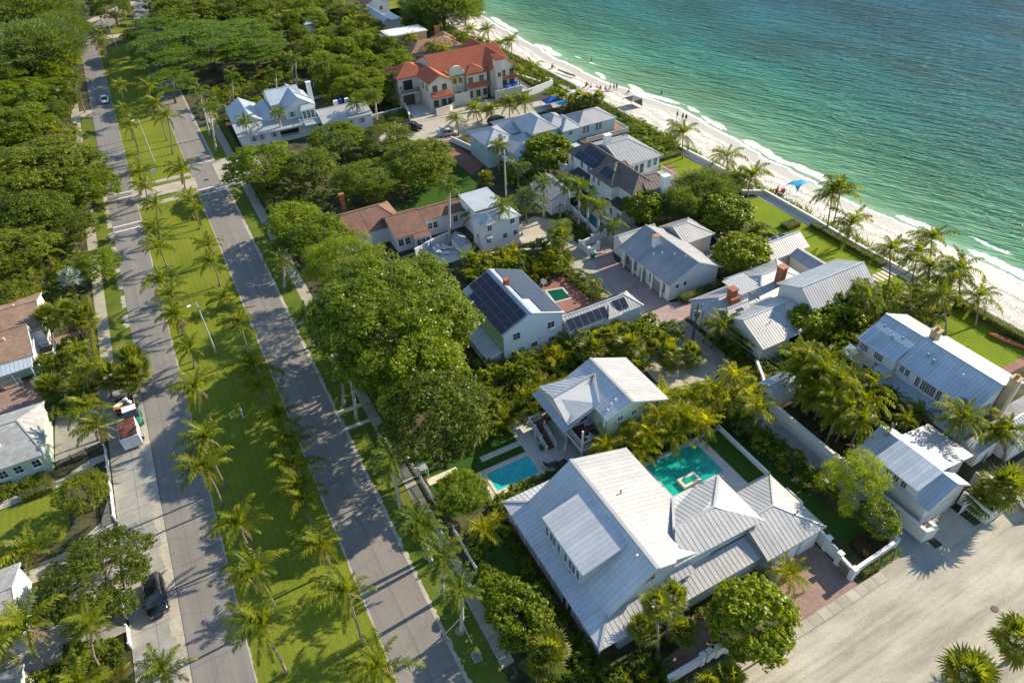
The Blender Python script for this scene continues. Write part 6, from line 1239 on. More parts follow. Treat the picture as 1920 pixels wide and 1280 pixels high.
for q, (dx, dy, rz_, ln) in enumerate(((-.55, .4, .7, 1.7), (-.4, .1, .9, 1.5), (-.5, -.7, .1, 1.4), (-.3, -.9, -.2, 1.2))):
    o = MB().box(-ln/2, ln/2, -.17-.05*(q < 2), .17+.05*(q < 2), 0, .05).obj('board', 'yellow' if q == 9 else 'travertine' if q < 2 else 'orange_wood', None, (-14.9+dx, 77.6+dy, 1.05+.09*q)); o.rotation_euler = (.1*q, .12, rz_); tag(o, ['wide tan board leaning highest in the open trailer', 'wide tan board lying second in the open trailer', 'orange plank across the lower end of the open trailer', 'short orange plank lowest in the open trailer'][q], 'board')
# golf cart
g_ = root('golf_cart', 'golf cart with pale roof parked beside the small boxy cottage', 'golf cart', (46.9, 88.9, .03), .3); MB().box(-1.1, 1.1, -.55, .55, .25, .7).obj('body', 'car_white', g_); MB().box(-1.0, .8, -.6, .6, 1.75, 1.82).obj('roof', 'metal_blue', g_); MB().box(-.6, .1, -.5, .5, .7, .9).obj('seat', 'dark', g_)
for sx_ in (-.8, .75):
    for sy_ in (-.5, .5): MB().tube([(sx_, sy_, .22), (sx_, sy_*1.25, .22)], .22, 10).obj('wheel', 'rubber', g_); MB().bar((sx_*.9, sy_, .7), (sx_*.85, sy_, 1.75), .04).obj('post', 'steel', g_)
# street lamps and utility poles
def lamp(x, y, label, h_=8.6, az=200):
    r = root('street_lamp', label, 'street lamp', (x, y, 0), math.radians(az), 'street lamps on the median'); MB().tube([(0, 0, 0), (0, 0, h_)], [.13, .08], 8).obj('pole', 'concrete_pole', r)
    MB().tube([(0, 0, h_-.1), (.5, 0, h_+.05), (.9, 0, h_)], .04, 6).obj('arm', 'steel', r); MB().box(.75, 1.25, -.14, .14, h_-.06, h_+.06).obj('lamp_head', 'white', r); MB().box(-.12, .12, -.1, .1, h_-1.2, h_-.8).obj('control_box', 'steel', r)
lamp(-3.1, 83.3, 'tall concrete street lamp in the lower half of the median lawn'); lamp(-3.1, 154.2, 'street lamp on the median beyond the cross street', 9.2); lamp(-3.1, 243, 'farthest street lamp on the median at the top of the avenue', 9.0)
def upole(x, y, h_, label, can=True, m='wood_pole'):
    r = root('utility_pole', label, 'utility pole', (x, y, 0)); MB().tube([(0, 0, 0), (0, 0, h_)], [.17, .12], 8).obj('pole', m, r)
    MB().box(-.9, .9, -.06, .06, h_-.7, h_-.58).obj('crossarm', 'wood_pole', r)
    for q in (-.8, 0, .8): MB().disc(q, 0, h_-.58, h_-.4, .05, 6).obj('insulator', 'white', r)
    if can:
        for dx in ((.32, 0),): MB().disc(dx[0]+.0, dx[1], h_-2.3, h_-1.4, .24, 10).obj('transformer', 'steel', r)
        MB().box(-.5, -.15, -.15, .15, h_-1.6, h_-1.1).obj('control_box', 'steel', r)
upole(54.2, 52.6, 6.2, 'dark utility pole with transformer on the brick court edge by the fan palms'); upole(53.7, 86.1, 5.6, 'wooden pole at the corner of the sandy court in front of the round entry wall', False); upole(52.0, 102.1, 9.0, 'tall pole with grey transformers between the small boxy cottage and the aqua beach house', True, 'concrete_pole'); upole(56.9, 25.6, 6.8, 'dark utility pole standing against the blue-roofed garage cottage')
def wire(pts, label):
    c_ = MB()
    for (a, b) in zip(pts, pts[1:]):
        a, b = Vector(a), Vector(b); c_.tube([a+(b-a)*t_/10+Vector((0, 0, -1.2*4*(t_/10)*(1-t_/10))) for t_ in range(11)], .012, 3)
    tag(c_.obj('power_line', 'steel'), label, 'power line')
for k, dx in enumerate((-.8, 0, .8)): wire([(54.2+dx, 52.6, 5.75), (56.9+dx, 25.6, 6.35)], '%s overhead power line between the brick-court pole and the garage-cottage pole' % ('left', 'middle', 'right')[k] if k != 1 else 'middle overhead power line between the brick-court pole and the garage-cottage pole')
wire([(52, 102.1, 8.4), (53.7, 86.1, 5.1), (54.2, 52.6, 5.6)], 'long power line running from the tall transformer pole over the sandy court')
# small street things
for k, (x, y) in enumerate(((-3.7, 69.3), (-2.4, 69.9), (-2.4, 68.7))): tag(MB().disc(x, y, 0, .8, .09, 10).disc(x, y, .8, .84, .11, 10).obj('marker_post', 'white'), ['left white marker post on the median lawn beside the yellow hydrant', 'upper right white marker post on the median lawn beside the yellow hydrant', 'lower right white marker post on the median lawn beside the yellow hydrant'][k], 'post')
hy = root('hydrant', 'small yellow hydrant between three white marker posts on the median lawn', 'hydrant', (-3.0, 69.1, 0)); MB().disc(0, 0, 0, .5, .12, 10).disc(0, 0, .5, .62, .12, 10, .04).obj('barrel', 'yellow', hy); MB().tube([(-.2, 0, .36), (.2, 0, .36)], .06, 8).obj('nozzle', 'yellow', hy)
gr = root('storm_drain', 'square storm drain grate with concrete rim on the right verge', 'drain', (9.5, 28.0, .02)); MB().box(-.4, .4, -.45, .45, 0, .05).obj('rim', 'concrete', gr); MB().box(-.3, .3, -.35, .35, .051, .056).obj('pit_shade', 'dark', gr)  # dark plate under the bars stands for shade down the drain
for q in range(5): MB().box(-.28+q*.13, -.22+q*.13, -.34, .34, .06, .075).obj('bar', 'steel', gr)
for x, y, lb in ((52.6, 8.8, 'round iron manhole cover in the sandy street at lower right'), (50.6, 66.5, 'small square drain in the concrete lane')): tag(MB().disc(x, y, .03, .075, .32, 18).disc(x, y, .075, .08, .24, 18).obj('manhole_cover', 'wood_pole'), lb, 'manhole cover')
tag(MB().box(4.5, 5.3, 139.2, 139.8, .04, .05).obj('manhole_cover', 'dark'), 'dark square road cover near the cross street', 'cover'); tag(MB().box(-4.2, -3.4, 146.9, 147.0, .6, 1.5).obj('sign_board', 'white'), 'small white sign board standing on the median just past the cross street', 'sign')
mr = tag(MB().prism([(9.3+.55*math.cos(a/12*6.28), 30.9+.5*math.sin(a/12*6.28)) for a in range(12)], .02, .06).obj('mulch_ring', 'gravel'), 'round pale gravel ring at the foot of the braced young palm', 'gravel ring')
br_ = root('palm_brace', 'three timber props bracing the young palm at lower centre', 'brace', (9.4, 30.8, 0))
for a in (40, 160, 280): MB().bar((1.5*math.cos(math.radians(a)), 1.5*math.sin(math.radians(a)), .05), (.12*math.cos(math.radians(a)), .12*math.sin(math.radians(a)), 2.1), .07).obj('prop', 'concrete_pole', br_)
def bin_(x, y, label, rz=0, m='bin_green'):
    r = root('wheelie_bin', label, 'bin', (x, y, .04), rz); lofted('body', [[(-.24*q, -.28*q, z), (.24*q, -.28*q, z), (.24*q, .28*q, z), (-.24*q, .28*q, z)] for z, q in ((0.05, .82), (.9, 1.0))], m, r, False); MB().box(-.27, .27, -.32, .30, .901, .96).obj('lid', m, r)
    for s_ in (-1, 1): MB().tube([(s_*.2, .27, .1), (s_*.27, .27, .1)], .1, 10).obj('wheel', 'rubber', r)
bin_(54.0, 76.5, 'teal wheeled bin standing at the brick court entry gate'); bin_(45.5, 51.8, 'darker green wheeled bin on the left of the pair by the fan palms', .3); bin_(46.2, 52.0, 'teal wheeled bin on the right of the pair by the fan palms', -.2); bin_(63.0, 17.6, 'teal bin inside the white enclosure beside the garage cottage'); bin_(-25.2, 90.4, 'dark green round bin beside the porch post of the tan-roofed house'); bin_(43.6+1.3, 26.4, 'dark bin inside the white service enclosure of the big front house', 0, 'dark'); bin_(49.0, 71.6, 'teal gate-side bin by the red flowering hedge', 0, 'bin_green')
def chair(x, y, rz, label, m='white', z=.03, group=None):
    r = root('chair', label, 'chair', (x, y, z), math.radians(rz), group); MB().box(-.3, .3, -.28, .28, .33, .38).obj('seat', m, r)
    for q in range(5): b_ = MB().box(-.29+q*.12, -.2+q*.12, .26, .3, .38, 1.0-.05*abs(q-2)).obj('slat', m, r); b_.rotation_euler = (-.18, 0, 0)
    for s_ in (-1, 1):
        MB().box(s_*.34-.05, s_*.34+.05, -.3, .3, .58, .61).obj('armrest', m, r)
        for y_ in (-.26, .24): MB().box(s_*.32-.03, s_*.32+.03, y_-.03, y_+.03, 0, .579).obj('leg', m, r)
chair(23.0, 52.1, 20, 'left green slatted garden chair on the lawn under the trees', 'green_paint'); chair(24.0, 52.2, -10, 'right green slatted garden chair on the lawn under the trees', 'green_paint'); chair(31.0, 42.9, 190, 'pale chair on the near side of the deck table of the green cottage', 'paleblue', 2.23); chair(32.0, 44.6, 20, 'pale chair on the far side of the deck table of the green cottage', 'paleblue', 2.23); chair(43.6, 74.2, 10, 'small white chair on the brick patio by the dark green pool', 'white')
def lounger(x, y, rz, label, m='white', group=None, z=.04):
    r = root('sun_lounger', label, 'sun lounger', (x, y, z), math.radians(rz), group)
    for q in range(6): MB().box(-.32, .32, -.9+q*.2, -.74+q*.2, .3, .34).obj('slat', m, r)
    b_ = MB().box(-.32, .32, 0, .75, -.02, .02).obj('backrest', m, r, (0, .32, .33)); b_.rotation_euler = (math.radians(48), 0, 0)
    for sx_ in (-.28, .28):
        for sy_ in (-.8, .25): MB().box(sx_-.03, sx_+.03, sy_-.03, sy_+.03, 0, .299).obj('leg', m, r)
for k, (x, y, a) in enumerate(((34.3, 91.6, 40), (35.3, 91.2, 55), (33.4, 91.0, 30), (34.0, 90.0, 70))): lounger(x, y, a, ['white sun lounger nearest the curving patio wall', 'white sun lounger on the right of the group by the patio wall', 'white sun lounger beside the folded blue parasol', 'white sun lounger lowest of the group on the sun terrace'][k])
for k, (x, y, a) in enumerate(((26.2, 43.3, 80), (27.2, 42.9, 95))): lounger(x, y, a, ['left dark wicker lounger on the paved terrace by the cyan pool', 'right dark wicker lounger on the paved terrace beside the folded cream parasol'][k], 'dark_wood')
def parasol(x, y, label, m, h_=2.4, fold=True, z=0):
    r = root('parasol', label, 'parasol', (x, y, z)); MB().tube([(0, 0, 0), (0, 0, h_)], .03, 6).obj('pole', 'steel', r)
    if fold: MB().tube([(0, 0, h_-1.3), (0, 0, h_-1.1), (0, 0, h_-.4), (0, 0, h_+.05)], [.16, .2, .12, .02], 8).obj('canopy', m, r)
    else:
        c_ = MB(); c_.V = [(0, 0, h_+.35)]+[(1.4*math.cos(a*math.pi/4), 1.4*math.sin(a*math.pi/4), h_) for a in range(8)]; c_.F = [(0, 1+a, 1+(a+1) % 8) for a in range(8)]; c_.obj('canopy', m, r)
parasol(28.2, 43.4, 'folded cream parasol on the paved terrace by the green cottage', 'travertine', 2.6); parasol(32.7, 91.9, 'folded dark blue parasol on the white sun terrace', 'blue_cloth', 2.2)
parasol(78.6, 148.4, 'open bright blue parasol nearest the mansion pool', 'blue_cloth', 2.3, False); parasol(76.8, 147.6, 'open blue parasol next to the mansion terrace steps', 'blue_cloth', 2.3, False); parasol(81.8, 131.4, 'small open blue parasol among the beach path palms', 'cyan_cloth', 2.1, False)
o = tag(MB().prism([(26.4, 45.9), (26.9, 45.7), (26.9, 46.3), (26.5, 46.4)], .03, .5).obj('planter', 'green_paint'), 'small green planter pot beside the outside stairs', 'planter'); o = tag(MB().disc(63.4, 20.6-5, .02, .4, .5, 12).disc(63.4, 15.6, .4, .41, .4, 12).obj('planter', 'stucco'), 'round pale planter tub in the yard by the garage cottage', 'planter')
bd = root('rowing_boat', 'orange wooden boat lying on the lawn beside the clipped hedge at far right', 'boat', (89.2, 31.2, .1), math.radians(-72))
lofted('hull', [[(p, -w_, .35), (p, -w_*.5, .0), (p, w_*.5, .0), (p, w_, .35)] for p, w_ in ((-2.4, .03), (-1.6, .38), (0, .5), (1.6, .38), (2.4, .03))], 'orange_wood', bd); MB().box(-.1, .1, -.4, .4, .355, .38).obj('seat', 'terracotta', bd)
# beach shelters
bt = root('beach_tent', 'large blue cabana tarpaulin among the palms by the beach path', 'tent', (82.0, 135.6, 0)); c_ = MB(); c_.V = [(-2.4, -1.6, 1.4), (2.2, -1.8, 1.6), (2.6, 1.4, 1.2), (-2.2, 1.7, 1.3), (0, 0, 2.4)]; c_.F = [(0, 1, 4), (1, 2, 4), (2, 3, 4), (3, 0, 4)]; c_.obj('canopy', 'blue_cloth', bt)
for x_, y_, z_ in ((-2.3, -1.5, 1.35), (2.1, -1.7, 1.55), (2.5, 1.3, 1.15), (-2.1, 1.6, 1.25)): MB().tube([(x_, y_, 0), (x_, y_, z_)], .04, 5).obj('pole', 'steel', bt)
mt_ = root('beach_tent', 'grey mesh tent frame standing on the open beach', 'tent', (97.4, 125.4, .05)); c_ = MB(); c_.V = [(-1.5, -1.4, 1.7), (1.5, -1.5, 1.8), (1.5, 1.5, 1.7), (-1.5, 1.4, 1.8), (0, 0, 2.35), (1.6, -1.6, .1), (1.6, 1.6, .1)]; c_.F = [(0, 1, 4), (1, 2, 4), (2, 3, 4), (3, 0, 4), (1, 5, 6, 2)]; c_.obj('canopy', 'grey_cloth', mt_)
for x_, y_, z_ in ((-1.5, -1.4, 1.7), (1.5, -1.5, 1.8), (1.5, 1.5, 1.7), (-1.5, 1.4, 1.8)): MB().tube([(x_*1.2, y_*1.2, 0), (x_, y_, z_)], .035, 5).obj('pole', 'steel', mt_)
cy = root('beach_canopy', 'turquoise stretch canopy with pointed corners on the sand', 'canopy', (97.0, 75.6, 0)); n = 8; c_ = MB()
for j in range(n+1):
    for i in range(n+1):
        u, v_ = i/n*2-1, j/n*2-1; c_.V.append((1.6*u*(1-.28*(1-v_*v_)), 1.6*v_*(1-.28*(1-u*u)), 2.1-.75*u*u*v_*v_+.15*(u-v_)))
c_.F = [(j*(n+1)+i, j*(n+1)+i+1, (j+1)*(n+1)+i+1, (j+1)*(n+1)+i) for j in range(n) for i in range(n)]; c_.obj('canopy', 'cyan_cloth', cy, smooth=True)
for x_, y_ in ((-.5, -.5), (.5, .5), (-.5, .5), (.5, -.5)): MB().tube([(x_*1.5, y_*1.5, 0), (x_, y_, 2.0)], .04, 5).obj('pole', 'steel', cy)
tag(MB().tube([(95.7, 155.4, .35), (96.3, 152.0, .3), (97.0, 149.2, .28)], [.16, .24, .2], 7).obj('driftwood_log', 'bark'), 'dark driftwood log lying on the upper beach', 'log'); tag(MB().box(91.4, 92.0, 139.6, 140.1, 0, 1.6).obj('sign_post', 'white'), 'white sign slab where the beach path meets the sand', 'sign')
# people: one continuous body each, grown from a skeleton
def body_mesh(name, joints, edges, m):
    me = bpy.data.meshes.new(name); me.from_pydata([j[:3] for j in joints], edges, []); o = bpy.data.objects.new(name+'_tmp', me); COL.objects.link(o)
    sk = o.modifiers.new('s', 'SKIN'); me.skin_vertices[0].data[0].use_root = True
    for i, j in enumerate(joints): me.skin_vertices[0].data[i].radius = (j[3], j[3]*.8)
    sb = o.modifiers.new('b', 'SUBSURF'); sb.levels = 1
    dg = bpy.context.evaluated_depsgraph_get(); out = bpy.data.meshes.new_from_object(o.evaluated_get(dg)); bpy.data.objects.remove(o); out.materials.clear(); out.materials.append(M[m]); out.name = name; return out
stand = [(0, 0, .95, .13), (0, 0, 1.2, .12), (0, 0, 1.42, .15), (0, 0, 1.52, .06), (0, .02, 1.64, .10), (0, .01, 1.74, .085), (.2, 0, 1.40, .055), (.27, 0, 1.12, .042), (.25, .1, .88, .035), (-.2, 0, 1.40, .055), (-.27, 0, 1.12, .042), (-.25, .08, .88, .035), (.1, 0, .85, .09), (.12, .05, .48, .065), (.12, 0, .08, .045), (.12, .16, .04, .04), (-.1, 0, .85, .09), (-.14, -.06, .48, .065), (-.15, -.12, .08, .045), (-.15, .04, .04, .04)]
E1 = [(0, 1), (1, 2), (2, 3), (3, 4), (4, 5), (2, 6), (6, 7), (7, 8), (2, 9), (9, 10), (10, 11), (0, 12), (12, 13), (13, 14), (14, 15), (0, 16), (16, 17), (17, 18), (18, 19)]
sit = [(0, 0, .35, .14), (0, -.06, .6, .13), (0, -.1, .82, .15), (0, -.1, .93, .06), (0, -.07, 1.05, .10), (0, -.08, 1.15, .085), (.2, -.1, .80, .055), (.26, .05, .55, .042), (.22, .25, .45, .035), (-.2, -.1, .80, .055), (-.26, .05, .55, .042), (-.22, .25, .45, .035), (.1, .1, .34, .09), (.12, .48, .42, .065), (.12, .62, .08, .045), (.12, .76, .04, .04), (-.1, .1, .34, .09), (-.14, .48, .42, .065), (-.15, .62, .08, .045), (-.15, .76, .04, .04)]
BODY = {'stand': body_mesh('body', stand, E1, 'skin'), 'sit': body_mesh('body', sit, E1, 'skin')}
def garment(z0, z1, r, m, y=0): return MB().tube([(0, y, z0), (0, y, (z0+z1)/2), (0, y, z1)], [r, r*1.02, r*.95], 8).me('swimwear', m)
GAR = {(k, c_): garment(*( (.78, 1.02, .2) if k == 'stand' else (.24, .5, .22)), c_) for k in ('stand', 'sit') for c_ in ('lamp_red', 'blue_cloth', 'dark', 'white', 'cyan_cloth')}
SHIRT = {(k, c_): garment(*((1.03, 1.46, .2) if k == 'stand' else (.51, .86, .2)), c_, -.0 if k == 'stand' else -.07) for k in ('stand', 'sit') for c_ in ('lamp_red', 'blue_cloth', 'dark', 'white', 'cyan_cloth')}
HAIR = {k: MB().tube([(0, -.02, a), (0, -.03, a+.1), (0, -.02, a+.19)], [.11, .12, .05], 8).me('hair', 'dark') for k, a in (('stand', 1.64), ('sit', 1.05))}
def person(x, y, pose, cloth, label, rz=0, z=None, shirt=False):
    if z is None: s_ = x-xs(y); z = .06 if s_ < -9.5 else bz(s_)
    r = root('person', label, 'person', (x, y, z), math.radians(rz)); link('body', BODY[pose], r); link('swimwear', GAR[(pose, cloth)], r); link('hair', HAIR[pose], r)
    if shirt: link('shirt', SHIRT[(pose, cloth)], r)
PP = [(95.3, 141.6, 'sit', 'lamp_red', 'person in red sitting at the left of the beach group near the path', 1), (95.9, 140.4, 'sit', 'dark', 'person in dark swimwear sitting second in the beach group near the path', 0), (97.4, 138.4, 'sit', 'blue_cloth', 'person in blue sitting low in the middle of the beach group', 1), (98.3, 137.6, 'sit', 'lamp_red', 'person in red crouching in the middle of the beach group', 0),
 (99.6, 137.4, 'stand', 'lamp_red', 'person in red standing at the right of the beach group', 0), (100.2, 136.8, 'stand', 'dark', 'tanned person in dark shorts standing in the beach group', 0), (100.9, 136.6, 'stand', 'lamp_red', 'person in red standing rightmost in the beach group', 1), (99.0, 136.9, 'sit', 'white', 'person in white sitting between the standing bathers', 1), (102.3, 133.6, 'sit', 'dark', 'person crouching alone at the water edge right of the beach group', 0),
 (92.9, 131.2, 'sit', 'blue_cloth', 'person in blue sitting alone above the grey mesh tent', 1), (101.6, 114.6, 'stand', 'dark', 'left one of three dark-clothed walkers at the water edge', 1), (102.0, 113.2, 'stand', 'dark', 'middle one of three dark-clothed walkers at the water edge', 1), (102.3, 112.4, 'stand', 'dark', 'right one of three dark-clothed walkers at the water edge', 1),
 (94.4, 77.6, 'sit', 'lamp_red', 'person in red sitting left of the turquoise canopy', 1), (94.9, 76.6, 'sit', 'lamp_red', 'person in red sitting nearest the turquoise canopy', 0), (95.6, 158.2, 'sit', 'dark', 'person lying back on the far sand beyond the driftwood log', 1), (96.4, 158.8, 'sit', 'white', 'person in white on the far sand beyond the driftwood log', 1)]
for k, (x, y, po, c_, lb, sh) in enumerate(PP): person(x, y, po, c_, lb, k*57, None, sh)
person(109.0, 129.4, 'stand', 'dark', 'bather standing waist deep in the green shallows off the tent', 90, -1.35); person(108.2, 158.6, 'stand', 'dark', 'bather standing in the shallows far up the beach', 60, -1.2)
for k, (x, y) in enumerate(((95.9, 141.9), (97.0, 139.0), (94.2, 77.2), (95.2, 76.9))): chair(x, y, 40*k, ['red beach chair leftmost in the group by the path', 'red beach chair in the middle of the group by the path', 'red beach chair left of the turquoise canopy', 'red beach chair nearest the turquoise canopy'][k], 'lamp_red', .06)
